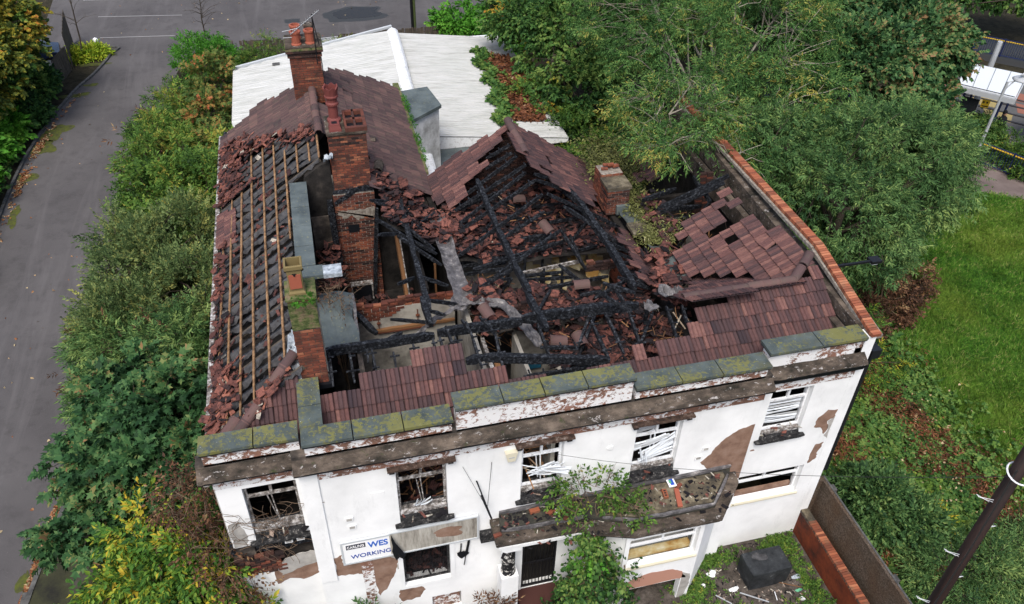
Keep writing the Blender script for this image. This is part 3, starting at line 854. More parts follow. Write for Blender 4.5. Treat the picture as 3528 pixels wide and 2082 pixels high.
# bricks on edge along the party wall coping
def brick_mesh(l, w, h):
    def f(t):
        mb = MB(); mb.box(-l/2, l/2, -w/2, w/2, 0, h, t); return mb
    return f
CB = Pieces('coping_brick', brick_mesh(.24, .066, .1), 'cbrick')
y = YE - .02; 
while y < 12.6:
    k = min(1, max(0, (y - .3) / 2.9))
    z = 7.48 + .52 * k; x = 13.72 + .09 * k
    CB.add(TR(x, y, z, random.uniform(-.02, .02) + (.17 if y < 3.2 else 0), random.uniform(-.02, .02), random.uniform(-.03, .03)), random.random())
    y += .077
CB.finish(bld, 170)
mb = MB(); mb.box(13.62, 13.95, YE, 3.2, 7.3, 7.4); mb.v = [(x, y, z + (.06 if y < 2 else .57)) for x, y, z in mb.v]; mb.build('coping_mortar', 'mortar', bld)
mb = MB(); mb.box(13.62, 13.95, 3.2, 12.6, 7.9, 7.99); mb.build('coping_mortar', 'mortar', bld)
mb = MB(); mb.box(13.62, 13.72, YE + .02, 3.4, 7.1, 7.46)
mb.build('coping_render', 'brown_render', bld)

# hood ledges over first floor windows, sills
def hood(xa, xb, z):
    mb = MB(); mb.box(xa - .18, xb + .2, -.16, -.002, z + .16, z + .21); mb.build('window_hood', 'brown_dark', bld)
    mb = MB(); mb.box(xa - .14, xa - .02, -.11, -.002, z + .05, z + .158); mb.build('hood_bracket', 'charsill', bld)
    mb = MB(); mb.box(xb + .03, xb + .15, -.11, -.002, z + .05, z + .158); mb.build('hood_bracket', 'charsill', bld)
    mb = MB(); mb.box(xa - .1, xb + .1, -.02, -.001, z + .0, z + .15); mb.build('hood_board', 'scorched', bld)
for w in (W2, W3, W4): hood(w[0], w[1], w[3])

def window(w, y, mat, parent=bld, clean=False, sub=.34, transom=.30, low_mullion=True, leaf_open=False, glaze=()):
    xa, xb, za, zb = w
    z0 = za + sub; yf = y + .12; d = .06; t = .055
    win = MB(); 
    win.box(xa + .01, xa + .01 + t, yf, yf + d, z0, zb - .01); win.box(xb - .01 - t, xb - .01, yf, yf + d, z0, zb - .01)
    win.box(xa + .01 + t, xb - .01 - t, yf, yf + d, zb - .01 - t*1.3, zb - .01); win.box(xa + .01 + t, xb - .01 - t, yf, yf + d, z0, z0 + t)
    o = win.build('window', mat, parent)
    zt = zb - (zb - z0) * transom
    mb = MB(); mb.box(xa + .01 + t, xb - .01 - t, yf - .005, yf + d - .005, zt - .03, zt + .03); mb.build('transom', mat, o)
    xm = (xa + xb) / 2
    mb = MB(); mb.box(xm - .03, xm + .03, yf - .004, yf + d - .006, zt + .03, zb - .01 - t*1.3); mb.build('mullion', mat, o)
    if low_mullion:
        mb = MB(); mb.beam((xm - .02, yf + .03, zt - .03), (xm + .03, yf + .03, z0 + t), .025, .03); mb.build('glazing_bar', mat, o)
        mb = MB(); mb.beam((xm - .12, yf + .05, zt - .03), (xm - .02, yf + .12, z0 + .1), .022, .03); mb.build('loose_bar', mat, o)
    for (a, b, c, e) in glaze:
        mb = MB(); mb.add([(a, yf + .03, c), (b, yf + .03, c), (b, yf + .03, e), (a, yf + .03, e)], [(0, 1, 2, 3)]); mb.build('pane', 'glass', o)
    if sub:
        mb = MB(); n = 10; vs = []
        for i in range(n + 1):
            x = xa + (xb - xa) * i / n
            vs += [(x, y - .02, za + random.uniform(-.01, .02)), (x, y + .1, z0 - .02 + random.uniform(-.03, .0)), (x, y + .3, z0)]
        mb.add(vs, [(i*3 + j, i*3 + j + 1, i*3 + j + 4, i*3 + j + 3) for i in range(n) for j in range(2)]); mb.build('charred_reveal', 'charsill', o)
        mb = MB(); mb.box(xa + .02, xb - .02, y + .04, y + .2, z0 - .13, z0 - .02); mb.build('bottom_rail', 'scorched', o)
        mb = MB(); mb.beam((xa - .13, y - .07, za - .03), (xb + .13, y - .07, za - .03), .14, .07, jag=.012, seg=8); mb.build('sill', 'charsill', o)
    return o
w1 = window(W1, YE, 'scorched'); w2 = window(W2, 0, 'scorched'); w3 = window(W3, 0, 'upvc'); w4 = window(W4, 0, 'upvc'); w5 = window(W5, YE, 'upvc', sub=.2, low_mullion=False)
w3p = window(GFR, YE, 'upvc_clean', sub=0, transom=.34, low_mullion=False)
mb = MB(); mb.box(GFR[0] - .06, GFR[1] + .06, YE - .06, YE + .1, GFR[2] - .05, GFR[2] - .005); mb.build('sill', 'cream', w3p)
mb = MB(); mb.box(GFR[0] + .05, GFR[1] - .05, YE + .22, YE + .3, GFR[2] - .02, GFR[2] + .16); mb.build('broken_plaster', 'brown_render', w3p)
# rubble along window sills
# blinds
def slats(win, spec, mat='slat2'):
    for (x0, z0, x1, z1, y0, y1, w) in spec:
        mb = MB(); a = Vector((x0, y0, z0)); b = Vector((x1, y1, z1)); k = 6; pts = []
        sag = random.uniform(-.05, .03)
        for i in range(k + 1):
            q = i / k; pts.append(a.lerp(b, q) + Vector((0, 0, sag * 4 * q * (1 - q))))
        tt = random.random()
        for p, q in zip(pts[:-1], pts[1:]): mb.beam(p, q, w * .8, .006, tt)
        mb.build('blind_slat', mat, win)
r = random.Random(3)
sp = []
for i in range(17):   # right bay: blind nearly whole
    z = 4.78 + i * .052; sp.append((11.44, z + r.uniform(-.004, .004), 12.44 if i > 7 else 12.44 - (.0 if i < 4 else .0), z + (.0 if i > 9 else (i - 9) * .004), YE + .2, YE + .2, .05))
sp += [(11.44, 5.10, 12.42, 5.19, YE + .17, YE + .16, .05), (11.44, 5.05, 12.4, 4.95, YE + .16, YE + .14, .05)]
sp = [s for s in sp if not (5.02 < (s[1] + s[3]) / 2 < 5.12 and s[4] > YE + .19)]
slats(w5, sp)
sp = []
for i in range(15):
    sp.append((8.08 + r.uniform(-.1, .1), 4.6 + r.uniform(-.04, .1) + i * .018, 8.88, 4.78 + i * .045, r.uniform(.02, .1), r.uniform(.06, .16), .055))
for i in range(6):
    sp.append((7.86, 5.0 + i * .05, 8.6 + r.uniform(-.1, .1), 5.35 + i * .03, .12, .05, .06))
for i in range(4):
    sp.append((8.1 + i*.04, 4.55, 7.98 + i*.05, 4.95 + r.uniform(0, .2), .0, .02, .05))
for i in range(5):
    sp.append((7.86, 5.52 + i * .06, 8.34, 5.6 + i * .06, .16, .16, .055))
slats(w4, sp)
sp = []
for i in range(20):
    a = r.uniform(-.35, .45)
    cx, cz = 5.55 + r.uniform(-.22, .25), 5.16 + r.uniform(-.1, .12); l = r.uniform(.2, .36)
    sp.append((cx - l*cos(a), cz - l*sin(a), cx + l*cos(a), cz + l*sin(a), r.uniform(-.14, .06), r.uniform(-.16, .06), .035))
for i in range(7):
    sp.append((5.45 + r.uniform(-.1, .2), 5.2, 5.9 + r.uniform(-.1, .3), 5.1 + r.uniform(-.15, .3), -.05, -.2, .05))
slats(w3, sp)
sp = [(2.62 + r.uniform(-.12, .12), 4.52, 2.75 + r.uniform(-.2, .22), 4.72 + r.uniform(0, .12), .1, .02, .05) for i in range(8)]
slats(w2, sp)

# bare patches where paint and render have fallen
def P2(name, mat, pts, y, **k): return patch_on_wall(name, pts, y, mat, bld, **k)
def rag(pts, k=4, amp=.03, seed=1):
    r = random.Random(seed); out = []
    for i in range(len(pts)):
        a = pts[i]; b = pts[(i+1) % len(pts)]
        for j in range(k):
            q = j / k; out.append((a[0] + (b[0]-a[0])*q + (r.uniform(-amp, amp) if j else 0), a[1] + (b[1]-a[1])*q + (r.uniform(-amp, amp) if j else 0)))
    return out
P2('bare_patch', 'brown_render', rag([(10.97, 5.3), (10.55, 5.2), (10.25, 4.98), (10.02, 4.68), (9.94, 4.45), (9.7, 4.2), (9.95, 3.87), (10.3, 3.86), (10.97, 3.2)], 4, .02, 2), 0, th=.004)
P2('bare_patch', 'brown_render', rag([(13.49, 5.0), (13.2, 5.05), (12.98, 4.8), (12.95, 4.45), (13.2, 4.35), (13.32, 4.1), (13.4, 4.25), (13.3, 4.6), (13.49, 4.75)], 4, .03, 4), YE)
P2('bare_patch', 'grey_render', rag([(13.49, 4.72), (13.32, 4.58), (13.42, 4.25), (13.35, 4.05), (13.49, 3.9)], 3, .02, 5), YE)
P2('bare_patch', 'brown_render', rag([(13.45, 3.75), (13.2, 3.7), (13.16, 3.2), (13.18, 2.95), (13.4, 3.15), (13.36, 3.4)], 4, .03, 6), YE)
P2('bare_patch', 'brown_render', rag([(0.5, 3.25), (.7, 3.32), (.7, 2.98), (1.86, 2.99), (2.02, 2.75), (1.9, 2.2), (1.7, 1.7), (1.45, 1.3), (1.35, 1.9), (1.2, 2.3), (1.0, 2.45), (.52, 2.5)], 5, .03, 7), 0)
P2('bare_patch', 'brown_render', rag([(1.95, 1.35), (2.5, 1.32), (2.6, 1.15), (2.45, .85), (2.0, .8), (1.9, 1.05)], 4, .03, 8), 0)
P2('bare_patch', 'brown_render', rag([(-.9, 2.9), (.1, 2.9), (.1, 2.5), (-.3, 2.35), (-.6, 2.5), (-.9, 2.35)], 4, .03, 9), YE)
P2('bare_patch', 'grey_render', rag([(-.6, 3.3), (-.2, 3.42), (.08, 3.4), (.1, 2.95), (-.3, 2.85), (-.75, 2.7), (-.8, 2.95)], 4, .03, 10), YE - .01)
P2('bare_patch', 'grey_render', rag([(1.7, 2.98), (2.05, 3.0), (2.1, 2.3), (1.95, 2.28), (1.98, 2.7)], 4, .02, 12), -.004)
P2('paint_strip', 'peel', [(1.1, 2.85), (1.38, 2.85), (1.38, .9), (1.12, .9)], -.006)
P2('bare_patch', 'grey_render', rag([(-1.6, 4.9), (-1.35, 4.95), (-1.25, 4.4), (-1.3, 4.08), (-1.6, 4.08)], 4, .03, 13), YE)
P2('hole_mark', 'brown_render', blob_poly(11.3, 3.98, .06, .035, 12, .3, 3), YE)
# brick showing below the left bay window
BR = Pieces('brick', brick_mesh(.209, .1, .058), 'brick')
SB = Pieces('sooty_brick', brick_mesh(.209, .1, .058), 'sootbrick')
for k in range(9):
    z = 2.93 + k * .077
    x = -1.6 + (.11 if k % 2 else 0)
    while x < -.55 - k * .02 + random.uniform(-.1, .1):
        (BR if (k < 6 and random.random() < .8) else SB).add(TR(x, YE + .02 + random.uniform(-.02, .03), z, 0, 0, random.uniform(-.03, .03)), random.random()); x += .228
for k in range(5):
    z = 3.42 + k*.077; x = -.5
    while x < .0: SB.add(TR(x, YE + .3 + random.uniform(-.02, .03), z), random.random()); x += .228

# ---- ground floor shop front, sign and fascia
win = MB(); 
for a, b, c, d in ((2.1, 2.16, 1.5, 3.02), (3.21, 3.27, 1.5, 3.02), (2.16, 3.21, 2.95, 3.02), (2.16, 3.21, 1.5, 1.55)): win.box(a, b, .1, .15, c, d)
o = win.build('ground_window', 'charsill', bld)
mb = MB()
for i in range(26): mb.box(2.17 + i*.041, 2.176 + i*.041, .12, .126, 1.55, 2.95)
for i in range(34): mb.box(2.16, 3.21, .127, .132, 1.56 + i*.041, 1.565 + i*.041)
mb.build('wire_mesh', 'black_iron', o, kind='stuff')
mb = MB(); wall_y(mb, 1.98, 3.38, 1.38, 3.0, -.03, .027, ((2.1, 3.27, 1.5, 3.02),)); mb.build('surround', 'white', o)
mb = MB(); mb.box(1.84, 3.94, -.07, -.02, 3.06, 3.86); fas = mb.build('fascia_board', 'fascia', bld)
for a, b, c, d in ((1.84, 3.98, 3.86, 3.9), (3.94, 3.98, 3.0, 3.86), (1.84, 3.94, 3.02, 3.06)):
    mb = MB(); mb.box(a, b, -.09, -.02, c, d); mb.build('trim', 'alum', fas)
mb = MB(); n = blob_poly(3.25, 3.5, .36, .2, 22, .35, 5); mb.add([(x, -.073, z) for x, z in n], [tuple(range(len(n)))]); mb.build('bare_spot', 'brown_render', fas)
# sign board (a flat board)
sg = MB(); sg.box(.74, 1.86, -.06, -.02, 3.04, 3.80); sign = sg.build('sign_board', 'sign_white', bld)
for a, b, c, d in ((.70, 1.86, 3.80, 3.85), (.70, .74, 2.98, 3.80), (.74, 1.86, 2.98, 3.03)):
    mb = MB(); mb.box(a, b, -.075, -.018, c, d); mb.build('sign_frame', 'alum', sign)
mb = MB(); mb.box(.82, 1.27, -.064, -.06, 3.55, 3.72); mb.build('name_plate', 'sign_navy', sign)
mb = MB(); mb.box(.80, 1.29, -.063, -.06, 3.53, 3.74); mb.build('plate_border', 'sign_white', sign)
def text(s, x, z, size, y, mat, parent, off=0.0, sx=1.0, name='lettering', rx=pi/2):
    cu = bpy.data.curves.new(name, 'FONT'); cu.body = s; cu.size = size; cu.extrude = .003; cu.offset = off
    cu.materials.append(MATS[mat])
    o = bpy.data.objects.new(name, cu); COL.objects.link(o); o.parent = parent
    me = bpy.data.meshes.new_from_object(o); bpy.data.objects.remove(o)
    return link(name, me, parent, Matrix.Translation((x, y, z)) @ Euler((rx, 0, 0)).to_matrix().to_4x4() @ Matrix.Diagonal((sx, 1, 1, 1)))
text('CARLING', .84, 3.59, .125, -.067, 'sign_white', sign, .002, .76)
text('WES', 1.33, 3.49, .29, -.064, 'sign_blue', sign, .007, .80)
text('WORKING', .90, 3.17, .21, -.064, 'sign_dkblue', sign, .002, .93)
# melted and burnt end of the sign
mb = MB(); pts = [(1.88, 3.9), (1.96, 3.62), (2.08, 3.3), (2.18, 3.06), (2.1, 2.93), (2.02, 2.98), (1.94, 2.9), (1.9, 3.04), (1.86, 3.3), (1.89, 3.5), (1.87, 3.7)]
n = len(pts); mb.add([(x, -.13 - random.uniform(0, .05), z) for x, z in pts] + [(1.99, -.2, 3.25)], [(i, (i+1) % n, n) for i in range(n)])
mb.build('melted_sign_end', 'tar', fas)
mb = MB(); mb.beam((3.75, -.04, 3.0), (3.66, -.06, 2.45), .06, .02, jag=.01, seg=5); mb.beam((3.55, -.03, 2.85), (3.52, -.05, 2.5), .03, .02); mb.beam((3.66, -.06, 2.45), (3.6, -.08, 2.0), .02, .02)
n_ = blob_poly(3.58, 2.42, .12, .17, 14, .4, 4); mb.add([(x, -.05, z) for x, z in n_] , [tuple(range(14))]); mb.build('melted_bracket', 'tar', bld)
mb = MB(); mb.box(4.02, 4.42, -.16, -.002, 2.88, 3.2); mb.build('burnt_lamp_box', 'charsill', bld)
# alarm box
mb = MB(); mb.prism([(4.6, 6.0), (4.66, 5.72), (4.83, 5.72), (4.89, 6.0)], .0, .12, M=Matrix(((1, 0, 0, 0), (0, 0, -1, -.004), (0, 1, 0, -.0), (0, 0, 0, 1)))); ab = mb.build('alarm_box', 'cream', bld)
mb = MB(); mb.box(4.68, 4.81, -.128, -.1242, 5.84, 5.87); mb.build('label_strip', 'galv', ab)
# round badge mark, vents
mb = MB(); mb.lathe((7.18, -.002, 5.42), [(.09, 0), (.085, .015), (.06, .022)], 14, M=Euler((pi/2, 0, 0)).to_matrix()); mb.build('round_plate', 'white', bld)
for x, z, y in ((1.0, 4.62, 0), (1.04, 4.32, 0), (9.75, 4.72, 0), (9.6, 4.42, 0), (11.75, 4.22, YE), (12.08, 4.2, YE), (-.15, 4.0, YE), (-.42, 3.98, YE)):
    mb = MB(); mb.box(x - .09, x + .09, y - .03, y - .002, z - .07, z + .07); v = mb.build('air_vent', 'white', bld)
    mb = MB(); mb.box(x - .06, x + .06, y - .036, y - .03, z - .04, z + .04); mb.build('grille', 'grey_render', v)
mb = MB(); mb.box(1.55, 1.85, -.012, -.002, 5.17, 5.38); mb.build('blank_plaque', 'white', bld)
# flag pole with stays
mb = MB(); mb.beam((3.95, -.02, 5.15), (4.2, -.5, 4.3), .025, .025); mb.beam((4.02, -.2, 4.83), (4.2, -.5, 4.28), .035, .035); fp = mb.build('flag_pole', 'black_iron', bld)
mb = MB(); mb.tube([(3.64, -.01, 5.72), (4.13, -.36, 4.5)], .006, 4); mb.tube([(4.31, -.01, 5.70), (4.13, -.36, 4.5)], .006, 4); mb.build('stay_wire', 'black_iron', fp)
mb = MB(); mb.box(2.78, 3.49, .1, .14, .02, .6); mb.build('cover_board', 'peel', bld)
# drain pipe on the right flank
mb = MB(); mb.tube([(13.95, .36, 6.6), (13.95, .36, 2.6)], .075, 8); mb.tube([(14.05, .5, 6.95), (13.95, .36, 6.5)], .09, 8); mb.build('drain_pipe', 'black_plastic', bld)
mb = MB(); mb.box(13.84, 14.1, .2, 1.3, 6.68, 6.95); mb.build('flank_gutter', 'black_plastic', bld)
mb = MB(); mb.box(13.84, 14.02, .3, .55, 2.35, 2.75); mb.build('hopper_box', 'black_plastic', bld)

# ---- porch and bay
porch = MB(); deck = [(4.5, -.0), (4.42, -.45), (6.5, -.5), (6.9, -.72), (7.72, -.98), (9.75, -.98), (10.5, -.2), (10.62, -.0)]
porch.prism([(a, b) for a, b in deck], 3.62, 3.74); pr = porch.build('porch_roof', 'darkflat', bld)
mb = MB(); mb.prism([(6.95, -.08), (6.98, -.66), (7.78, -.9), (9.68, -.9), (10.36, -.22), (10.36, -.08)][::1], 3.742, 3.765); mb.build('bay_roof_bed', 'grit', pr)
lip = [(4.27, -.0), (4.27, -.72), (6.35, -.76), (6.62, -.92), (7.6, -1.24), (9.86, -1.26), (10.72, -.36), (10.8, -.0)]
mb = MB(); mb.prism(lip, 3.42, 3.56)
mb.build('porch_cornice', 'cornice', pr)
mb = MB(); mb.prism([(a + (.03 if a < 6 else (-.03 if a > 9 else 0)), b + .04 if b < -.1 else b) for a, b in lip], 3.34, 3.42); mb.build('cornice_edge', 'tar', pr)
mb = MB()   # raised slab lip in front of the porch deck
mb.beam((4.46, -.44, 3.66), (6.5, -.52, 3.66), .06, .12, jag=.01, seg=8); mb.beam((6.9, -.72, 3.76), (7.72, -.97, 3.76), .06, .06, jag=.01, seg=5); mb.beam((7.72, -.97, 3.76), (9.72, -.97, 3.76), .07, .07, jag=.012, seg=9); mb.beam((9.72, -.97, 3.76), (10.45, -.2, 3.76), .07, .07, jag=.012, seg=4)
mb.build('roof_kerb', 'lead', pr)
mb = MB(); mb.beam((4.5, -.03, 3.8), (6.6, -.03, 3.8), .07, .1, jag=.01, seg=6); mb.beam((6.6, -.03, 3.82), (10.6, -.03, 3.86), .07, .09, jag=.012, seg=10); mb.build('wall_flashing', 'lead', pr)
mb = MB(); mb.prism([(4.36, -.66), (6.4, -.70), (6.4, -.06), (4.36, -.06)], 3.16, 3.34); mb.prism([(4.34, -.70), (6.4, -.74), (6.4, -.06), (4.34, -.06)], 3.28, 3.335); mb.build('porch_beam', 'white', pr)
mb = MB(); mb.box(4.42, 4.92, -.66, -.2, 3.02, 3.16); mb.build('column_capital', 'white', bld)
mb = MB(); mb.lathe((4.66, -.42, 1.9), [(.19, 0), (.19, .05), (.17, .08), (.165, 1.0), (.16, 1.12)], 14); mb.build('column', 'column', bld)
mb = MB(); mb.box(4.44, 4.88, -.64, -.2, G, 1.9); mb.build('column_base', 'white', bld)
mb = MB(); mb.box(4.95, 5.12, -.08, -.002, .3, 3.1); mb.build('door_pilaster', 'white', bld)
# door with barred gate
d = MB(); d.box(5.16, 6.07, .2, .25, .22, 2.24); dr = d.build('door', 'burnt', bld)
mb = MB()
for a, b, c, e in ((5.15, 5.21, .22, 2.25), (6.02, 6.08, .22, 2.25), (5.21, 6.02, 2.18, 2.25), (5.21, 6.02, .22, .3), (5.21, 6.02, 1.25, 1.32)): mb.box(a, b, .02, .06, c, e)
mb.build('gate_frame', 'black_iron', dr)
for i in range(8):
    mb = MB(); mb.box(5.27 + i*.093, 5.288 + i*.093, .03, .05, .3, 2.18); mb.build('gate_bar', 'black_iron', dr)
mb = MB(); mb.box(5.0, 6.9, -.9, -.002, G, .2); mb.build('step', 'redpaint', bld)
mb = MB(); mb.box(4.95, 6.95, -1.5, -.9, G, .02); mb.build('step', 'darkflat', bld)
# bay: canted wall with window
mb = MB(); wall_y(mb, 7.5, 9.62, G - .3, 3.34, -1.0, .2, ((7.62, 9.5, 1.78, 2.95), (7.72, 9.3, G - .3, .72))); mb.build('bay_front_wall', 'white', bld)
mb = MB(); mb.beam((7.58, -.92, 1.55), (6.9, -.04, 1.55), .16, 3.6); mb.build('bay_side_wall', 'white', bld); mb = MB(); mb.beam((9.55, -.92, 1.55), (10.5, -.04, 1.55), .16, 3.6); mb.build('bay_side_wall', 'white', bld)
bw = window((7.62, 9.5, 1.78, 2.95), -1.0, 'upvc_clean', sub=0, transom=.36, low_mullion=False)
mb = MB(); mb.box(7.55, 9.56, -1.06, -.9, 1.72, 1.775); mb.build('sill', 'cream', bw)
mb = MB(); mb.box(7.66, 9.46, -.78, -.62, 1.8, 2.0); mb.build('inner_ledge', 'paper', bw)
P2('bare_patch', 'pinkbrick', rag([(7.6, .95), (7.9, 1.2), (8.4, 1.32), (9.0, 1.25), (9.3, 1.05), (9.45, .72), (9.2, .74), (7.7, .74), (7.55, .8)], 4, .02, 14), -1.0)
P2('bare_patch', 'grey_render', rag([(9.32, 1.0), (9.55, .85), (9.6, .4), (9.5, G), (9.32, G)], 4, .02, 15), -1.0)

# small wall lamp arm on the right flank
mb = MB(); mb.beam((13.85, 2.65, 7.7), (15.25, 2.65, 7.7), .06, .06); mb.box(15.1, 15.4, 2.55, 2.8, 7.66, 7.74)
mb.build('lamp_arm', 'black_iron', bld)
mb = MB(); mb.box(15.15, 15.32, 2.6, 2.75, 7.6, 7.655); mb.build('lamp', 'lightglobe', bld)

# ================================================================ ROOFS
POLY = {
'front_left': [(0.80,1.51), (0.96,1.58), (1.24,1.53), (1.66,1.61), (1.89,1.64), (2.24,1.61), (2.47,1.61), (2.52,1.75), (2.75,1.73), (2.79,1.85), (3.09,1.96), (3.45,1.88), (3.75,1.94), (4.09,1.86), (3.79,1.94), (4.08,1.88), (4.05,1.53), (4.34,1.43), (4.58,1.64), (4.72,1.63), (4.72,1.34), (5.01,1.34), (5.01,1.23), (5.77,1.07)],
'front_right': [(6.99,1.22), (7.19,1.23), (7.80,1.30), (7.82,1.21), (8.16,1.31), (8.64,1.29), (8.71,1.41), (9.23,1.41), (9.59,1.38), (9.57,1.56), (9.89,1.72), (9.86,2.10), (12.84,2.29), (13.49,2.59)],
'left_rear': [(-1.77,15.15), (-0.69,14.23), (0.31,13.16), (0.76,12.11), (1.35,11.73), (1.58,11.23), (1.69,11.46), (1.56,15.2), (1.1,15.4), (-0.73,16.75), (-0.70,16.08), (-1.76,16.05)],
'left_patch': [(-1.30,10.68), (-1.31,8.82), (-1.75,9.37), (-1.75,11.16)],
'hip': [(-0.97,1.17), (-0.49,1.54), (0.09,1.99), (0.37,2.10), (0.27,1.14)],
'LR': [(1.69,11.84), (2.89,10.01), (2.96,9.47), (3.60,9.95), (4.75,10.64), (4.85,11.63), (5.04,19.09), (2.17,17.12)],
'ML': [(4.94,11.76), (7.39,11.05), (7.04,10.58), (6.82,10.50), (6.75,10.21), (6.26,10.57), (6.22,10.38), (6.45,10.12), (6.38,9.73), (6.08,9.76), (5.72,9.72), (5.63,9.37), (5.40,9.12), (5.22,9.33), (5.21,9.77), (4.97,9.89), (4.83,10.04)],
'MR': [(7.42,11.13), (7.18,9.24), (7.35,8.56), (7.38,7.99), (7.91,8.43), (8.10,7.98), (8.31,7.91), (8.78,8.23), (8.79,7.94), (9.15,7.91), (9.34,8.39), (10.14,9.60), (10.83,12.26)],
'MR2': [(10.24,7.76), (10.01,7.09), (9.47,6.43), (9.75,6.11), (9.75,5.70), (9.49,5.08), (9.81,5.20), (9.49,4.47), (10.28,4.94), (10.82,5.27), (10.69,5.92), (10.72,6.31), (11.22,7.01), (10.19,6.49), (10.36,7.24)],
'RR': [(13.16,6.91), (12.86,6.98), (12.79,6.60), (12.68,5.95), (12.48,5.75), (12.66,6.42), (12.58,6.80), (12.29,6.58), (12.20,6.17), (12.07,6.12), (12.06,6.45), (11.70,6.59), (11.61,6.14), (11.37,6.20), (11.41,5.84), (11.23,5.77), (11.32,5.56), (11.08,5.52), (11.13,5.01), (11.07,4.44), (12.81,2.49), (13.31,2.60), (13.00,6.96)],
'RR2': [(11.07,11.86), (12.22,10.39), (11.64,8.74), (11.39,9.11), (11.16,9.08), (11.26,8.46), (11.07,8.56), (11.14,9.30), (11.41,9.87), (11.66,9.75), (11.36,10.48), (11.23,11.08)],
'B': [(10.55,4.69), (11.52,5.16), (12.90,2.61), (12.93,2.25), (10.46,1.87), (9.48,1.78), (9.96,3.12), (10.36,3.34), (10.88,3.97)],

}
POLY['front_left'] += [(5.9, .2), (.76, .2)]
POLY['front_right'] += [(13.5, .2), (6.6, .2), (6.6, .9)]
POLY['hip'] = [(-1.2, .95), (-.97, 1.17), (-.49, 1.54), (.09, 1.99), (.3, 2.15), (.3, .2), (-1.6, .2)]
def inside(p, poly):
    x, y = p; c = False; n = len(poly)
    for i in range(n):
        x1, y1 = poly[i]; x2, y2 = poly[i-1]
        if (y1 > y) != (y2 > y) and x < (x2-x1)*(y-y1)/(y2-y1) + x1: c = not c
    return c
def tile_mb(t, broken=False):
    mb = MB()
    prof = [(0, -.008), (.02, .03), (.08, .03), (.1, .006), (.12, .03), (.18, .03), (.2, .006), (.22, .03), (.28, .03), (.3, -.008)]
    n = len(prof); L = .41
    vs = [(x - .15, 0, z) for x, z in prof] + [(x - .15, L, z) for x, z in prof] + [(x - .15, 0.004, z - .016) for x, z in prof]
    o = len(mb.v); mb.v.extend(vs); rr = random.Random(int(t * 777))
    st = [min(1, max(0, t + rr.gauss(0, .16))) for _ in range(4)]
    for i in range(n-1):
        k = st[min(3, i // 3)]
        for f in ((i, i+1, n+i+1, n+i), (2*n+i, 2*n+i+1, i+1, i)):
            mb.f.append(tuple(q + o for q in f)); mb.t.append(k); mb.m.append(0)
    mb.add([(-.15, .06, -.012), (.15, .06, -.012), (.15, L, -.006), (-.15, L, -.006), (-.15, .06, -.009), (.15, .06, -.009), (.15, L, .006), (-.15, L, .006)], [(3, 2, 1, 0), (0, 4, 7, 3), (2, 6, 5, 1), (3, 7, 6, 2)], 0)
    return mb
TILE = Pieces('roof_tile', tile_mb, 'tile', 14)
OLD = Pieces('roof_tile', tile_mb, 'tile_old', 14)
def tiling(pl, poly, o, u, v, nrow, ncol, pieces, jit=.012, loose=.03, holes=(), tone=0.45):
    o = Vector(o); u = Vector(u).normalized(); v = Vector(v).normalized(); n = u.cross(v)
    B = Matrix((u, v, n)).transposed()
    tilt = Matrix.Rotation(-.13, 3, 'X')
    for i in range(nrow):
        wave = random.uniform(-.012, .012)
        for j in range(ncol):
            p = o + v * (i * .345 + wave) + u * (j * .302)
            c = p + v * .2
            if not inside((c.x, c.y), poly): continue
            if any((c.x-h[0])**2 + (c.y-h[1])**2 < h[2]**2 for h in holes): continue
            r = Matrix.Rotation(random.gauss(0, jit), 3, 'Z') @ Matrix.Rotation(random.gauss(0, jit * .6), 3, 'Y')
            off = v * random.gauss(0, .007)
            if random.random() < loose:
                r = Matrix.Rotation(random.gauss(0, .12), 3, 'Z') @ Matrix.Rotation(random.gauss(0, .05), 3, 'X'); off = v * random.uniform(-.1, .02) + n * .02
            M = Matrix.Translation(p + off + n * .012) @ (B @ tilt @ r).to_4x4()
            pieces.add(M, min(1, max(0, random.gauss(tone, .17) + .12 * sin(p.x * 1.9) * sin(p.y * 2.3 + p.z))))
def vec(s, a, b): # slope vector
    l = math.hypot(1, s); return (a / l, b / l, s / l)
tiling('F', POLY['front_left'], (.9, .25, pz('F', .9, .25)), (1, 0, 0), vec(.63, 0, 1), 8, 20, TILE, loose=.05)
tiling('F', POLY['front_right'], (6.7, .25, pz('F', 6.7, .25)), (1, 0, 0), vec(.63, 0, 1), 8, 24, TILE, loose=.05)
tiling('H', POLY['hip'], (-1.6, .3, pz('H', -1.6, .3)), (1, 0, 0), vec(.7, 0, 1), 9, 8, TILE, loose=.06)
tiling('B', POLY['B'], (13.4, 5.4, pz('B', 13.4, 5.4)), (-1, 0, 0), vec(.63, 0, -1), 12, 16, TILE, jit=.03, loose=.2)
tiling('LL', POLY['left_rear'], (-1.8, 17.2, pz('LL', -1.8, 17.2)), (0, -1, 0), vec(.697, 1, 0), 13, 22, OLD, loose=.04)
tiling('LL', POLY['left_patch'], (-1.8, 11.4, pz('LL', -1.8, 11.4)), (0, -1, 0), vec(.697, 1, 0), 2, 9, TILE, loose=.05, tone=.7)
tiling('LR', POLY['LR'], (4.86, 9.2, pz('LR', 4.86, 9.2)), (0, 1, 0), vec(.677, -1, 0), 13, 34, OLD, loose=.02)
tiling('ML', POLY['ML'], (4.85, 12.1, pz('ML', 4.85, 12.1)), (0, -1, 0), vec(.79, 1, 0), 11, 10, TILE, loose=.06, tone=.6)
mrh = [(8.37, 9.76, .16), (8.03, 8.63, .2), (8.03, 9.55, .1)]
tiling('MR', POLY['MR'], (10.75, 7.5, pz('MR', 10.75, 7.5)), (0, 1, 0), vec(.76, -1, 0), 14, 18, TILE, loose=.03, holes=mrh, tone=.42)
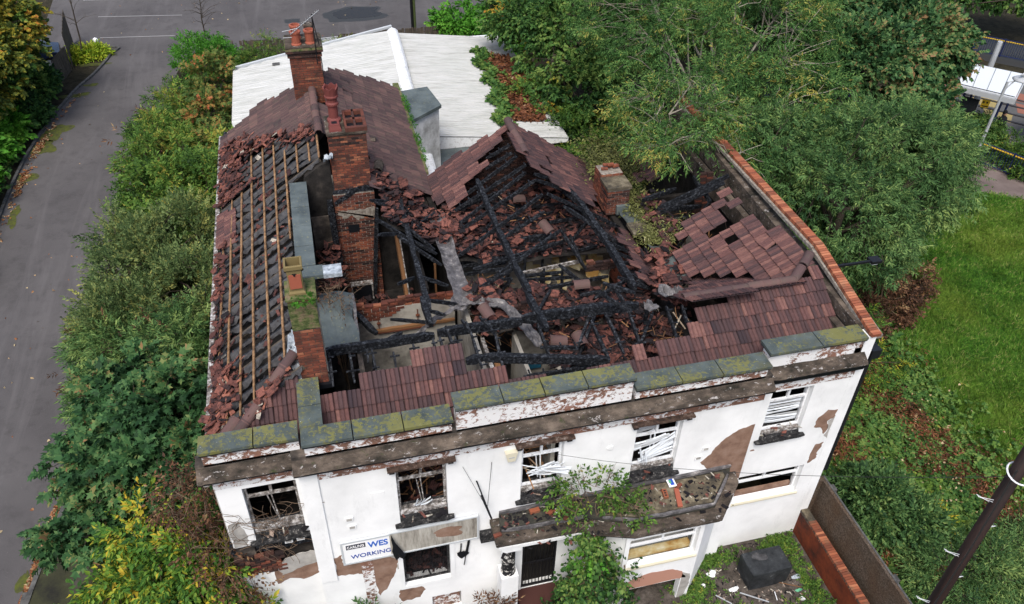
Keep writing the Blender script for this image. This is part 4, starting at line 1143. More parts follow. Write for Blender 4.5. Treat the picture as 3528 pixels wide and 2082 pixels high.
tiling('MR', POLY['MR2'], (10.6, 4.0, pz('MR', 10.6, 4.0)), (0, 1, 0), vec(.76, -1, 0), 6, 14, TILE, jit=.05, loose=.3, tone=.45)
rrh = [(13.07, 5.06, .17), (12.77, 5.51, .2), (12.15, 5.43, .17), (12.23, 5.0, .14), (11.49, 5.75, .13), (12.5, 5.75, .17), (12.85, 5.9, .16), (12.95, 6.3, .18)]
tiling('RR', POLY['RR'], (10.95, 7.3, pz('RR', 10.95, 7.3)), (0, -1, 0), vec(.6, 1, 0), 9, 20, TILE, jit=.018, loose=.04, holes=rrh, tone=.6)
tiling('RR', POLY['RR2'], (10.9, 12.4, pz('RR', 10.9, 12.4)), (0, -1, 0), vec(.6, 1, 0), 6, 14, TILE, loose=.08, tone=.5)
roof = MB(); roof.box(-1.70, -1.60, .4, 16.5, 6.10, 6.2); roof = roof.build('roof', 'char', bld)
TILE.finish(roof, 300, 'roof_tiling'); OLD.finish(roof, 0, 'rear_roof_tiling')

# ridge and hip tiles
def half_pipe(t, L=.45, r=.125):
    mb = MB(); vs = []; n = 8
    for y, rr in ((0, r), (L * .93, r), (L * .94, r + .012), (L, r + .012)):
        for k in range(n + 1):
            a = pi * k / n; vs.append((cos(a) * rr, y, sin(a) * rr * .95))
    fs = [(j*(n+1)+k, j*(n+1)+k+1, (j+1)*(n+1)+k+1, (j+1)*(n+1)+k) for j in range(3) for k in range(n)]
    vs += [(x * .86, y, z * .86) for x, y, z in vs]; o = 4*(n+1)
    fs += [(o+j*(n+1)+k+1, o+j*(n+1)+k, o+(j+1)*(n+1)+k, o+(j+1)*(n+1)+k+1) for j in range(3) for k in range(n)]
    fs += [(k, o+k, o+k+1, k+1) for k in range(n)] + [(3*(n+1)+k+1, o+3*(n+1)+k+1, o+3*(n+1)+k, 3*(n+1)+k) for k in range(n)]
    mb.add(vs, fs, t); return mb
RT = Pieces('ridge_tile', half_pipe, 'tile_old', 5, [.35, .5, .65, .8, .95])
def ridge(a, b, skip=()):
    a = Vector(a); b = Vector(b); d = b - a; n = max(1, round(d.length / .44))
    q = d.to_track_quat('Y', 'Z').to_matrix().to_4x4()
    for i in range(n):
        if i in skip: continue
        RT.add(Matrix.Translation(a + d * i / n + Vector((random.uniform(-.015, .015), 0, random.uniform(-.01, .015)))) @ q @ Euler((0, random.uniform(-.05, .05), random.uniform(-.04, .04))).to_matrix().to_4x4(), random.random())
ridge((9.62, 2.25, 7.74), (12.7, 2.33, 7.74)); ridge((12.7, 2.33, 7.74), (13.5, 3.0, 8.02)); ridge((1.58, 11.2, 8.49), (1.56, 14.4, 8.5)); ridge((1.56, 15.4, 8.5), (1.56, 16.9, 8.5))
ridge((7.4, 8.9, 8.38), (7.4, 11.1, 8.38), ()); ridge((-1.4, .75, 6.62), (-.6, 1.45, 7.12)); ridge((-.2, 1.85, 7.4), (.3, 2.3, 7.72), (0,) if False else ())
RT.finish(roof, 300)

# eaves, gutters
mb = MB(); mb.box(-1.86, -1.74, .4, 16.2, 6.08, 6.2); mb.build('gutter', 'scorched', bld)
mb = MB(); mb.box(4.72, 4.95, 12.0, 19.2, 6.2, 6.3); mb.build('eaves_gutter', 'mossbrick', bld)
gp = [(-1.76, 16.0), (-.72, 16.05), (-.7, 16.75), (1.5, 15.2), (2.2, 17.0), (4.95, 19.0)]
mb = MB(); gz = [pz('LL', *p) if p[0] < 1.56 else pz('LR', *p) for p in gp]
mb.add([(x, y, z - .08) for (x, y), z in zip(gp, gz)] + [(x, y, 3.0) for x, y in gp], [(i, i+6, i+7, i+1) for i in range(5)]); mb.build('rear_gable_wall', 'grey_render', bld)
POLY_X = 0

# ---- roof timbers
BEAMS = [
(0.06,0.1,6.54,10.33,7.55,7.23,10.02,8.1),
(0.06,0.1,6.4,9.88,7.44,7.18,9.62,8.06),
(0.06,0.1,5.46,9.43,6.7,7.26,9.28,8.13),
(0.06,0.1,5.06,9.18,6.38,7.34,8.59,8.19),
(0.06,0.1,5.16,8.4,6.46,7.25,8.29,8.12),
(0.06,0.1,5.21,8.09,6.5,7.37,7.67,8.21),
(0.06,0.1,4.93,7.09,6.28,7.36,6.9,8.2),
(0.06,0.1,6.19,6.41,7.28,7.22,6.2,8.09),
(0.06,0.1,5.63,5.27,6.84,7.36,5.11,8.2),
(0.06,0.1,5.1,5.33,6.42,6.1,5.03,7.21),
(0.14,0.2,6.09,9.65,7.2,6.09,6.96,7.2),
(0.14,0.2,6.09,6.96,7.2,6.13,5.14,7.23),
(0.14,0.2,6.13,5.14,7.23,6.19,3.81,7.28),
(0.14,0.2,6.13,3.89,7.23,6.22,2.35,7.3),
(0.06,0.1,7.41,7.98,8.22,8.27,8.55,7.57),
(0.06,0.1,7.35,7.57,8.27,8.89,8.43,7.09),
(0.06,0.1,7.52,6.99,8.14,9.79,7.68,6.42),
(0.06,0.1,7.95,6.78,7.81,9.32,6.48,6.77),
(0.06,0.1,8.17,7.22,7.64,10.19,7.78,6.11),
(0.06,0.1,8.04,6.81,7.74,9.75,6.34,6.44),
(0.06,0.1,9.13,5.97,6.91,9.99,6.21,6.26),
(0.06,0.1,9.15,5.51,6.9,9.86,5.76,6.36),
(0.06,0.1,9.16,5.07,6.89,9.93,5.51,6.31),
(0.06,0.1,9.09,4.53,6.95,9.82,4.41,6.39),
(0.06,0.1,8.58,3.9,7.33,9.77,4.31,6.43),
(0.16,0.22,8.38,8.49,7.48,8.82,7.89,7.15),
(0.16,0.22,8.82,7.89,7.15,9,5.88,7.01),
(0.16,0.22,9,5.88,7.01,9.06,3.79,6.97),
(0.14,0.2,4.9,7.63,6,6.53,7.8,6),
(0.14,0.2,6.93,7.9,6,8.06,7.93,6),
(0.06,0.1,5.03,7.18,6,6.31,7.16,6),
(0.06,0.1,5.02,6.98,6,6.23,7.12,6),
(0.06,0.1,5.82,6.91,6,6.36,6.89,6),
(0.06,0.1,5.02,6.61,6,6.18,6.65,6),
(0.06,0.1,5.26,6.14,6,6.33,6.14,6),
(0.06,0.1,8.08,8.67,6,9.17,8.73,6),
(0.06,0.1,8.63,7.04,6,9.24,7.14,6),
(0.06,0.1,6.63,6.17,6,7.8,6.11,6),
(0.06,0.1,6.61,5.98,6,8.05,5.81,6),
(0.06,0.1,6.69,10.12,6,7.66,9.69,6),
(0.06,0.1,6.69,9.54,6,7.58,8.9,6),
(0.06,0.1,7.81,10.23,6,8.42,10.19,6),
(0.06,0.1,7.86,9.65,6,8.85,9.65,6),
(0.06,0.1,8.11,9.11,6,8.48,9.21,6),
(0.07,0.1,8.07,7.13,6.7,8.54,6,6),
(0.07,0.1,8.26,6.93,6.7,8.49,6.31,6),
(0.07,0.1,7.52,5.58,6.7,8.42,5,6),
(0.07,0.1,8.88,7.39,6.7,8.67,7.68,6),
(0.07,0.1,6.25,8.13,6.7,5.77,8.21,6),
(0.07,0.1,6.08,5.22,6.7,5.86,5.58,6),
(0.12,0.26,3.65,2.98,7.15,5.75,2.95,7.15),
(0.14,0.28,5.77,3.03,7.15,8.06,3.01,7.15),
(0.14,0.26,7.28,3,7.15,8.79,2.9,7.15),
(0.12,0.24,0.98,2.91,7.15,3.57,2.9,7.15),
(0.14,0.22,4.1,1.75,7.25,4.51,1.77,7.27),
(0.14,0.22,4.51,1.77,7.27,7.47,1.31,6.98),
(0.08,0.12,5.41,1.44,6.75,6.23,1.43,6.75),
(0.08,0.12,6.23,1.43,6.75,7.06,1.41,6.75),
(0.06,0.1,4.18,2.61,7.79,4.34,2.3,7.6),
(0.06,0.1,4.34,2.3,7.6,4.44,1.57,7.14),
(0.06,0.1,4.61,2.61,7.79,4.9,2.2,7.54),
(0.06,0.1,4.9,2.2,7.54,4.92,1.43,7.05),
(0.06,0.1,5.94,2.28,7.59,6.07,1.56,7.13),
(0.06,0.1,7.28,2.33,7.62,6.79,1.68,7.21),
(0.06,0.1,5.89,1.8,7.28,6.8,1.66,7.2),
(0.06,0.1,7.24,2.18,7.53,7.45,1.35,7),
(0.06,0.1,3.78,2.52,7.74,3.91,1.96,7.38),
(0.06,0.1,3.6,2.33,7.62,3.63,2.04,7.43),
(0.06,0.1,7.64,2.31,7.61,7.86,1.39,7.03),
(0.06,0.1,7.24,2.19,7.53,7.46,1.36,7.01),
(0.06,0.1,8.24,2.23,7.56,8.31,1.4,7.04),
(0.06,0.1,9.2,2.25,7.57,9.26,1.51,7.1),
(0.06,0.1,9.61,2.22,7.55,9.63,1.63,7.18),
(0.06,0.1,7.66,2.73,7.87,8.27,2.23,7.56),
(0.06,0.1,8.04,2.78,7.9,8.24,2.23,7.56),
(0.055,0.09,1.09,2.33,7.62,1.08,1.66,7.19),
(0.055,0.09,1.53,2.29,7.59,1.55,1.66,7.2),
(0.055,0.09,1.93,2.28,7.58,1.91,2.01,7.42),
(0.055,0.09,2.03,2.28,7.59,2.06,1.77,7.27),
(0.055,0.09,2.5,2.16,7.51,2.51,1.83,7.3),
(0.055,0.09,2.97,2.26,7.57,2.99,1.99,7.4),
(0.055,0.09,3.44,2.3,7.6,3.47,1.99,7.4),
(0.055,0.09,3.96,2.28,7.58,3.94,1.96,7.39),
(0.14,0.16,1.79,5.42,6.2,2.3,4.61,6),
(0.07,0.08,2.67,4.39,6.6,3.7,4.01,6.6),
(0.07,0.1,3.69,4.54,6.93,4.58,4.89,6.33),
(0.07,0.1,3.62,4.06,6.98,4.04,4.13,6.7),
(0.08,0.1,2.38,3.24,6.9,2.86,3.47,6.9),
(0.07,0.1,8.19,3.92,7.2,8.86,3.33,7.2),
(0.07,0.1,7.87,4.62,6.3,8.5,4.66,6.3),
(0.14,0.2,3.65,9.54,6.96,3.63,6.42,6.97),
(0.14,0.2,3.63,6.42,6.97,3.65,4.09,6.96),
(0.14,0.2,3.52,4.52,7.05,3.59,3.46,7),
(0.06,0.1,3.15,9.5,7.29,4.24,10.04,6.56),
(0.06,0.1,2.71,8.59,7.59,4.25,9.71,6.55),
(0.06,0.1,2.85,8.6,7.5,4.46,8.96,6.41),
(0.06,0.1,3.48,8.48,7.07,4.26,8.07,6.55),
(0.06,0.1,3.43,8.11,7.11,4.33,7.28,6.5),
(0.06,0.1,2.77,7.66,7.55,3.57,7.32,7.01),
(0.06,0.1,3.57,7.32,7.01,4.35,7.1,6.48),
(0.06,0.1,3.28,7.2,7.21,4.4,6.59,6.45),
(0.06,0.1,2.97,4.75,7.42,3.47,5.37,7.08),
(0.06,0.1,3.66,5.53,6.95,4.4,5.63,6.45),
(0.06,0.1,2.73,6.81,7.58,3.32,7.33,7.18),
(0.09,0.14,10.81,7.78,7,12.09,8.2,7),
(0.09,0.14,11.22,7.62,6.7,13.13,7.05,8),
(0.09,0.14,11.27,7.53,6.6,13.01,7.01,7.8),
(0.09,0.14,11.17,8.23,6.4,11.83,8.33,6.4),
(0.09,0.14,11.66,8,6.4,12.95,7.96,6.4),
(0.09,0.14,11.13,7.51,6.3,12.35,7.59,6.3),
(0.09,0.14,11.93,8.29,5.6,12.46,8.97,5.6),
(0.09,0.14,11.51,6.97,6.3,12.19,7.22,6.3),
(0.09,0.14,12.76,8.47,7.2,12.65,6.97,7.2)]

for b in BEAMS:
    w, h = b[0], b[1]; a = Vector(b[2:5]); e = Vector(b[5:8])
    L = (e - a).length
    mb = MB(); mb.beam(a, e, w, h, jag=.012 if w > .1 else .007, seg=max(2, int(L / .22)))
    nm = 'purlin' if w >= .12 else ('rafter' if abs(e.z - a.z) > .25 else 'joist')
    mb.build(nm, 'char', bld)
# batten stubs still nailed to the charred rafters
mb = MB()
for b in BEAMS[:10] + BEAMS[50:83]:
    if b[0] > .08: continue
    a = Vector(b[2:5]); e = Vector(b[5:8])
    k = .15
    while k < (e - a).length:
        p = a.lerp(e, k / (e - a).length) + Vector((0, 0, .06)); l = random.uniform(.06, .16)
        dr = Vector((0, 1, 0)) if abs(e.x - a.x) > abs(e.y - a.y) else Vector((1, 0, 0))
        mb.beam(p - dr * l * random.uniform(.3, 1), p + dr * l, .035, .028); k += .345
mb.build('batten_stub', 'char', bld, kind='stuff')
# burnt posts either side of the tall chimney, partition studs
for a, e, w in (((1.60, 9.4, 7.24), (1.69, 9.4, 3.45), .2), ((2.95, 9.4, 6.8), (2.62, 9.4, 3.45), .12), ((6.5, 7.2, 6.0), (6.5, 7.2, 3.5), .08), ((6.95, 7.0, 6.2), (6.95, 7.0, 3.5), .08),
                ((6.8, 6.4, 5.9), (6.8, 6.4, 3.6), .08), ((7.4, 6.5, 5.9), (7.4, 6.5, 3.8), .08), ((7.95, 6.45, 5.9), (7.95, 6.45, 3.8), .08), ((7.55, 7.2, 6.1), (7.55, 7.2, 4.6), .07), ((5.9, 5.6, 6.3), (5.9, 5.6, 5.4), .12),
                ((2.1, 3.6, 6.2), (2.05, 3.7, 4.9), .06), ((9.2, 3.2, 6.9), (9.2, 3.2, 6.2), .1)):
    mb = MB(); mb.beam(a, e, w, w * .8, jag=.012, seg=8); mb.build('stud', 'char', bld)
# rafters under the stripped left slope with torn felt hanging over them
slope = math.atan(.697)
for i in range(30):
    y = 1.9 + i * .44
    if y > 13.2: break
    x1 = .52 if y < 9.6 else 1.5
    mb = MB(); mb.beam((-1.68, y, pz('LL', -1.68, y) - .1), (x1, y + .04, pz('LL', x1, y) - .1), .06, .11); mb.build('rafter', 'char' if i % 3 else 'fencewood', bld)
    # felt strip draped over the rafter
    m = MB(); n = 26; vs = []; fs = []
    wl = [random.uniform(.07, .13)]; wr = [random.uniform(.05, .11)]
    for k in range(n):
        wl.append(min(.18, max(.04, wl[-1] + random.uniform(-.065, .065)))); wr.append(min(.15, max(.02, wr[-1] + random.uniform(-.05, .05))))
    for k in range(n + 1):
        x = -1.66 + (x1 + 1.62) * k / n; z = pz('LL', x, y)
        dl = random.uniform(.05, .12); 
        vs += [(x, y - wl[k], z - dl - wl[k] * .5), (x, y - wl[k] * .5, z - .03 - wl[k] * .15), (x, y, z - .032), (x, y + wr[k], z - .06 - wr[k] * .3)]
    for k in range(n):
        for j in range(3):
            a = k*4 + j; fs.append((a, a+4, a+5, a+1))
    m.add(vs, fs); m.build('torn_felt', 'felt', bld)
for x, y0, y1 in ((-1.58, 1.2, 9.0), (-1.33, 1.7, 11.3), (-1.0, 1.7, 12.0), (-.66, 1.8, 13.9), (-.27, 1.9, 13.5), (.1, 2.3, 13.1), (.45, 6.9, 11.8), (.83, 9.9, 11.7), (1.2, 10.0, 11.5), (1.48, 9.8, 11.2)):
    mb = MB(); mb.beam((x, y0, pz('LL', x, y0) + .005), (x + .02, y1, pz('LL', x, y1) + .005), .055, .03, up=(-.57, 0, .82), jag=.004, seg=14); mb.build('batten', 'batten', bld)

# ---- floors and inside walls
struct_floor = MB(); struct_floor.box(-1.45, 13.5, .33, 16.5, 3.1, 3.32); struct_floor.build('first_floor', 'burnt', bld)
mb = MB(); mb.box(-1.45, 13.5, 5, 5.2, G, 3.1); mb.build('ground_floor_partition', 'burnt', bld)
def inwall(name, pts, z0, z1, th, mat):
    for a, b in zip(pts[:-1], pts[1:]):
        mb = MB(); m = (z0 + z1) / 2
        mb.beam((a[0], a[1], m), (b[0], b[1], m), th, z1 - z0); mb.build(name, mat, bld)
inwall('partition_wall', [(1.86, 6.05), (4.62, 6.05)], 3.32, 5.72, .22, 'plaster')
inwall('partition_wall', [(4.78, .35), (4.78, 6.1)], 3.32, 5.9, .12, 'plaster')
inwall('partition_wall', [(1.78, .4), (1.78, 6.1)], 3.32, 6.3, .12, 'soot_render')
inwall('partition_wall', [(5.95, 4.3), (10.1, 4.3)], 3.32, 5.7, .16, 'plaster')
inwall('partition_wall', [(5.9, .4), (5.9, 4.2)], 3.32, 5.7, .1, 'plaster')
inwall('partition_wall', [(4.75, 6.3), (4.75, 11.9)], 3.32, 6.15, .2, 'burnt')
inwall('partition_wall', [(10.2, .4), (10.2, 12.0)], 3.32, 6.15, .2, 'burnt')
inwall('partition_wall', [(5.0, 8.0), (10.1, 8.0)], 3.32, 5.75, .14, 'plaster')
inwall('partition_wall', [(-1.4, 9.9), (4.7, 9.9)], 3.32, 6.1, .2, 'burnt')
inwall('partition_wall', [(.78, 5.4), (.78, 9.6)], 3.32, 7.78, .38, 'burnt')
inwall('partition_wall', [(11.0, 8.9), (13.45, 8.9)], 3.32, 6.3, .16, 'burnt'); inwall('partition_wall', [(12.3, 7.6), (12.9, 7.6)], 3.32, 6.2, .1, 'plaster')
inwall('partition_wall', [(3.9, 6.2), (3.9, 9.8)], 3.32, 6.0, .1, 'burnt')
inwall('partition_wall', [(-1.4, 5.2), (.8, 5.2)], 3.32, 6.2, .16, 'burnt')
mb = MB(); mb.box(-1.4, .6, .6, 9.8, 5.95, 6.03); mb.build('ceiling', 'burnt', bld)
mb = MB(); mb.box(-1.4, 4.7, 9.9, 16.5, 5.95, 6.03); mb.build('ceiling', 'burnt', bld)
# gable brickwork behind the middle range
mb = MB(); mb.add([(4.9, 11.05, 3.4), (10.1, 11.05, 3.4), (10.1, 11.05, 6.2), (7.4, 11.05, 8.22), (4.9, 11.05, 6.25), (4.9, 11.25, 3.4), (10.1, 11.25, 3.4), (10.1, 11.25, 6.2), (7.4, 11.25, 8.22), (4.9, 11.25, 6.25)],
                  [(0, 1, 2, 3, 4), (9, 8, 7, 6, 5), (2, 7, 8, 3), (3, 8, 9, 4)]); mb.build('gable_wall', 'dmortar', bld)
for k in range(34):
    z = 5.8 + k * .076
    x = 5.0 + (.11 if k % 2 else 0)
    while x < 10:
        if z < min(6.25 + (x - 4.9) * .77, 8.2 - (x - 7.4) * .74) - .08: SB.add(TR(x, 11.03 - random.uniform(.04, .055) + .045, z), random.random() * .8)
        x += .228
# black party gable between the stripped slope and the tall chimney
mb = MB(); mb.add([(.95, 9.62, 3.4), (1.75, 9.62, 3.4), (1.75, 9.62, 8.35), (1.5, 9.62, 8.3), (1.0, 9.62, 7.95), (.95, 9.62, 7.8), (.95, 9.82, 3.4), (1.75, 9.82, 3.4), (1.75, 9.82, 8.35), (1.5, 9.82, 8.3), (1.0, 9.82, 7.95), (.95, 9.82, 7.8)],
                  [(0, 1, 2, 3, 4, 5), (2, 8, 9, 3), (3, 9, 10, 4), (4, 10, 11, 5)]); mb.build('smoke_blackened_gable', 'burnt', bld)
mb = MB(); mb.box(1.0, 1.68, 9.55, 9.615, 3.4, 6.6); mb.build('scorched_plaster', 'soot_render', bld)
# slab along the wall head, ledge, blue grey flat roof beside it
xs = [5.42, 6.3, 7.25, 8.2, 8.9, 9.56]
for a, b in zip(xs[:-1], xs[1:]):
    mb = MB(); mb.box(.54, 1.02, a + .01, b - .005, 7.8, 7.86 + random.uniform(-.008, .008)); mb.build('coping_slab', 'slate', bld)
mb = MB(); mb.box(.48, 1.18, 4.98, 5.41, 7.74, 7.85); mb.build('ledge', 'slate', bld)
mb = MB(); mb.box(1.18, 1.64, 4.98, 5.38, 7.72, 7.84); mb.build('scorched_ledge_end', 'foil', bld)
gs = grid_sheet(0, 1, 0, 1, 8, 10, lambda x, y: 0)
gs.v = [(.82 + .97 * x + .05 * sin(9*y) * (x > .9), 3.55 + 2.35 * y - .3 * x * y, 6.62 + .05 * sin(7*x + 3*y) + .06 * y + random.uniform(-.01, .01)) for x, y, z in gs.v]
gs.build('flat_roof', 'slate', bld)
mb = MB(); mb.beam((1.8, 3.5, 6.6), (1.84, 5.6, 6.62), .08, .12, jag=.02, seg=8); mb.beam((.85, 3.52, 6.6), (1.8, 3.5, 6.6), .1, .14, jag=.02, seg=6); mb.build('melted_edge', 'lead', bld)
# lead in the valleys
def lead_strip(pts, w, name='lead_gutter', mat='lead', amp=.035):
    mb = MB(); vs = []; fs = []; P_ = []
    for a, b in zip(pts[:-1], pts[1:]):
        for k in range(6): P_.append(Vector(a).lerp(Vector(b), k / 6))
    P_.append(Vector(pts[-1])); nn = len(P_)
    for i, p in enumerate(P_):
        d = (P_[min(i+1, nn-1)] - P_[max(i-1, 0)]); d.z = 0; d.normalize(); s = Vector((d.y, -d.x, 0))
        for k in range(5):
            q = k / 4 - .5
            vs.append(p + s * (q * w * (1 + random.uniform(-.12, .12) * (k in (0, 4)))) + Vector((0, 0, (abs(q) * 2)**2 * w * .22 + random.uniform(-amp, amp))))
    fs = [(i*5+k, i*5+k+1, (i+1)*5+k+1, (i+1)*5+k) for i in range(nn-1) for k in range(4)]
    vs2 = [(v[0], v[1], v[2] - .02) for v in vs]; o = len(vs)
    mb.add(vs + vs2, fs + [tuple(o + i for i in f[::-1]) for f in fs]); return mb.build(name, mat, bld)
lead_strip([(4.72, 9.3, 6.34), (4.7, 7.5, 6.34), (4.72, 5.2, 6.38), (4.45, 4.6, 6.42)], .48)
lead_strip([(4.6, 4.8, 6.45), (5.1, 4.6, 6.55), (5.6, 4.45, 6.5), (5.95, 3.6, 6.5), (6.2, 2.8, 6.4)], .3, 'curled_flashing', 'lead', .05)
lead_strip([(4.4, 4.6, 6.45), (3.8, 4.25, 6.5), (3.3, 3.7, 6.6)], .16, 'curled_flashing', 'lead', .05)
lead_strip([(9.6, 3.5, 6.95), (10.1, 3.3, 6.95), (10.4, 3.5, 6.8)], .42, 'melted_lead', 'lead', .09)
lead_strip([(8.9, 2.6, 7.25), (9.2, 2.75, 7.2)], .35, 'melted_lead', 'lead', .07)
lead_strip([(10.5, 8.85, 6.33), (10.55, 7.5, 6.33)], .58, 'lead_gutter', 'slate', .01)
lead_strip([(10.78, 6.3, 6.33), (10.75, 4.62, 6.33)], .6, 'lead_gutter', 'slate', .01)
lead_strip([(.92, 2.2, 7.3), (.35, 2.25, 7.42), (.33, 2.6, 7.62), (.42, 3.0, 7.75)], .3, 'flashing', 'foil', .05)
lead_strip([(1.6, 9.55, 8.5), (1.85, 9.5, 8.6)], .25, 'flashing', 'foil', .05)
lead_strip([(.35, 1.9, 7.25), (.36, 2.5, 7.55), (.4, 3.1, 7.8)], .16, 'flashing', 'foil', .04)
for bx in ((10.26, 10.92, 6.85, 7.48, 6.36, 6.46), (10.75, 11.2, 10.2, 10.8, 6.5, 6.6)):
    mb = MB(); mb.box(*bx); mb.build('concrete_slab', 'grit', bld)

# ---- chimneys
def course_ring(pc, x0, x1, y0, y1, z, k, tone=None, miss=0.0, sides='fblr'):
    L = .228; w = .1
    def row(a, b, fix, ax, ang, out):
        n = max(2, round((b - a) / L)); off = (.5 if k % 2 else 0)
        for i in range(-1, n + 1):
            c0 = a + (i + off) * (b - a) / n; c1 = c0 + (b - a) / n
            c0 = max(c0, a); c1 = min(c1, b)
            if c1 - c0 < .06: continue
            if random.random() < miss: continue
            s = (c1 - c0 - .012) / .215; c = (c0 + c1) / 2
            jit = random.uniform(-.004, .006)
            pos = (c, fix + out * (-.05 + jit), z) if ax == 0 else (fix + out * (-.05 + jit), c, z)
            M = Matrix.Translation(pos) @ Matrix.Rotation(ang + random.uniform(-.01, .01), 4, 'Z') @ Matrix.Diagonal((s, 1, 1, 1))
            pc.add(M, random.random() if tone is None else min(1, max(0, random.gauss(tone, .2))))
    if 'f' in sides: row(x0, x1, y0, 0, 0, -1)
    if 'b' in sides: row(x0, x1, y1, 0, 0, 1)
    if 'l' in sides: row(y0, y1, x0, 1, pi/2, -1)
    if 'r' in sides: row(y0, y1, x1, 1, pi/2, 1)
MO = Pieces('mossy_brick', brick_mesh(.215, .1, .065), 'mossbrick')
def stack(x0, x1, y0, y1, z0, z1, mort, pick, name='chimney', **kw):
    o = MB(); o.box(x0 + .012, x1 - .012, y0 + .012, y1 - .012, z0, z1 - .01); ch = o.build(name, mort, bld)
    z = z0; k = 0
    while z < z1 - .05:
        course_ring(pick(z), x0, x1, y0, y1, z, k, **kw); z += .0755; k += 1
    return ch
chA = stack(1.80, 2.87, 9.62, 10.7, 7.35, 9.2, 'dmortar', lambda z: BR if random.random() > max(0, (z - 8.6) * .9) else SB, sides='flr')
# lower part of the tall chimney inside the house: paler joints
stack(1.72, 2.94, 9.56, 10.75, 3.35, 7.32, 'mortar', lambda z: BR if random.random() > .12 else SB, name='chimney_breast', sides='fl')
mb = MB(); mb.add([(1.72, 9.56, 7.32), (2.94, 9.56, 7.32), (2.94, 9.56, 7.36), (2.9, 9.6, 7.5), (1.78, 9.6, 7.42), (1.72, 9.7, 7.4)], [(0, 1, 2, 3, 4, 5)]); 
mb.beam((1.75, 9.56, 7.0), (2.35, 9.56, 7.35), .03, .14, jag=.02, seg=6); mb.beam((2.3, 9.57, 7.4), (2.9, 9.57, 7.45), .05, .12, jag=.02, seg=6); mb.build('soot_line', 'char', bld)
mb = MB(); mb.box(2.05, 2.38, 9.54, 9.552, 5.93, 6.2); mb.build('flue_hole', 'tar', bld)
n_ = rag([(1.76, 6.72), (2.3, 6.7), (2.9, 6.78), (2.86, 6.35), (2.6, 6.5), (2.4, 6.3), (2.2, 6.55), (1.9, 6.45), (1.76, 6.6)], 4, .06, 21)
mb = MB(); mb.add([(x, 9.551, z) for x, z in n_], [tuple(range(len(n_)))]); mb.build('mortar_scar', 'mortar', bld)
mb = MB(); mb.box(1.95, 2.55, 9.45, 9.55, 3.35, 3.95); mb.build('fireplace', 'tar', bld)
mb = MB(); mb.box(1.9, 2.6, 9.40, 9.56, 3.95, 4.02); mb.box(1.9, 1.95, 9.42, 9.56, 3.35, 3.95); mb.box(2.55, 2.6, 9.42, 9.56, 3.35, 3.95); mb.build('mantel', 'scorched', bld)
# head of the tall chimney
mb = MB(); mb.box(1.76, 2.91, 9.58, 10.74, 9.2, 9.27); mb.build('mortar_bed', 'cornice', chA)
flu = ((2.36, 2.62, 9.72, 9.98), (2.36, 2.62, 10.25, 10.5), (2.68, 2.84, 9.72, 9.98))
mb = MB()
for a, b, c, d in ((2.3, 2.91, 9.58, 9.7), (2.3, 2.36, 9.7, 10.74), (2.56, 2.62, 9.7, 10.74), (2.82, 2.91, 9.7, 10.74), (2.36, 2.82, 10.1, 10.22), (2.36, 2.82, 10.62, 10.74)):
    mb.box(a, b, c, d, 9.27, 9.40, random.uniform(.0, .5))
mb.build('flue_wall', 'brick', chA)
mb = MB(); mb.box(2.37, 2.55, 9.71, 10.09, 9.27, 9.29); mb.box(2.63, 2.81, 9.71, 10.09, 9.27, 9.29); mb.box(2.37, 2.55, 10.23, 10.6, 9.27, 9.29); mb.box(2.63, 2.81, 10.23, 10.6, 9.27, 9.29); mb.build('flue', 'tar', chA)
mb = MB(); mb.lathe((2.03, 9.85, 9.27), [(.25, 0), (.24, .06), (.2, .16), (.19, .2)], 4, M=Matrix.Rotation(pi/4, 3, 'Z')); mb.build('pot_base', 'darkpot', chA)
mb = MB(); mb.box(1.95, 2.1, 9.78, 9.92, 9.471, 9.478); mb.build('flue', 'tar', chA)
def pot(c, prof, mat, parent, name='chimney_pot', n=14, crown_=False, rz=0):
    mb = MB(); c = Vector(c); r, z = prof[-1]
    full = prof + [(r - .03, z), (r - .035, z - .25)]
    vs = []; fs = []
    for (rr, zz) in full:
        for j in range(n):
            a = 2*pi*j/n + rz
            zz2 = zz + (.07 if (crown_ and zz >= z - .001 and j % 2) else 0)
            vs.append(c + Vector((cos(a)*rr, sin(a)*rr, zz2)))
    for i in range(len(full) - 1):
        for j in range(n):
            a = i*n+j; b = i*n+(j+1) % n; fs.append((a, b, b+n, a+n))
    mb.add(vs, fs); o = mb.build(name, mat, parent)
    mb = MB(); mb.lathe(c, [(r - .034, z - .24), (r - .036, z - .2)], n); mb.build('flue', 'tar', o)
    return o
pot((2.05, 10.35, 9.27), [(.2, 0), (.2, .08), (.14, .14), (.14, .5), (.185, .53), (.185, .58), (.15, .62), (.15, .72), (.2, .76), (.2, .8), (.18, .82), (.22, 1.02)], 'darkpot', chA, crown_=True)
# rear chimney
chB = stack(1.0, 1.98, 14.35, 15.35, 8.0, 9.6, 'dmortar', lambda z: BR, sides='flr', tone=.55)
stack(.95, 2.03, 14.30, 15.4, 9.61, 9.77, 'dmortar', lambda z: SB, name='chimney_head', sides='flr')
stack(.90, 2.08, 14.25, 15.45, 9.77, 9.92, 'dmortar', lambda z: SB if random.random() < .5 else MO, name='chimney_head', sides='flr')
mb = MB(); mb.box(.92, 2.06, 14.27, 15.43, 9.92, 9.96); mb.build('flaunching', 'cornice', chB)
pp = [(.16, 0), (.16, .05), (.135, .08), (.15, .38), (.18, .4), (.18, .45), (.15, .46)]
for x, y, m in ((1.28, 14.55, 'terracotta'), (1.72, 14.6, 'terracotta'), (1.3, 15.1, 'terracotta'), (1.72, 15.12, 'cornice')): pot((x, y, 9.94), pp, m, chB)
mb = MB(); mb.box(1.3, 1.7, 14.33, 14.36, 8.15, 8.25); mb.build('flashing', 'foil', chB)
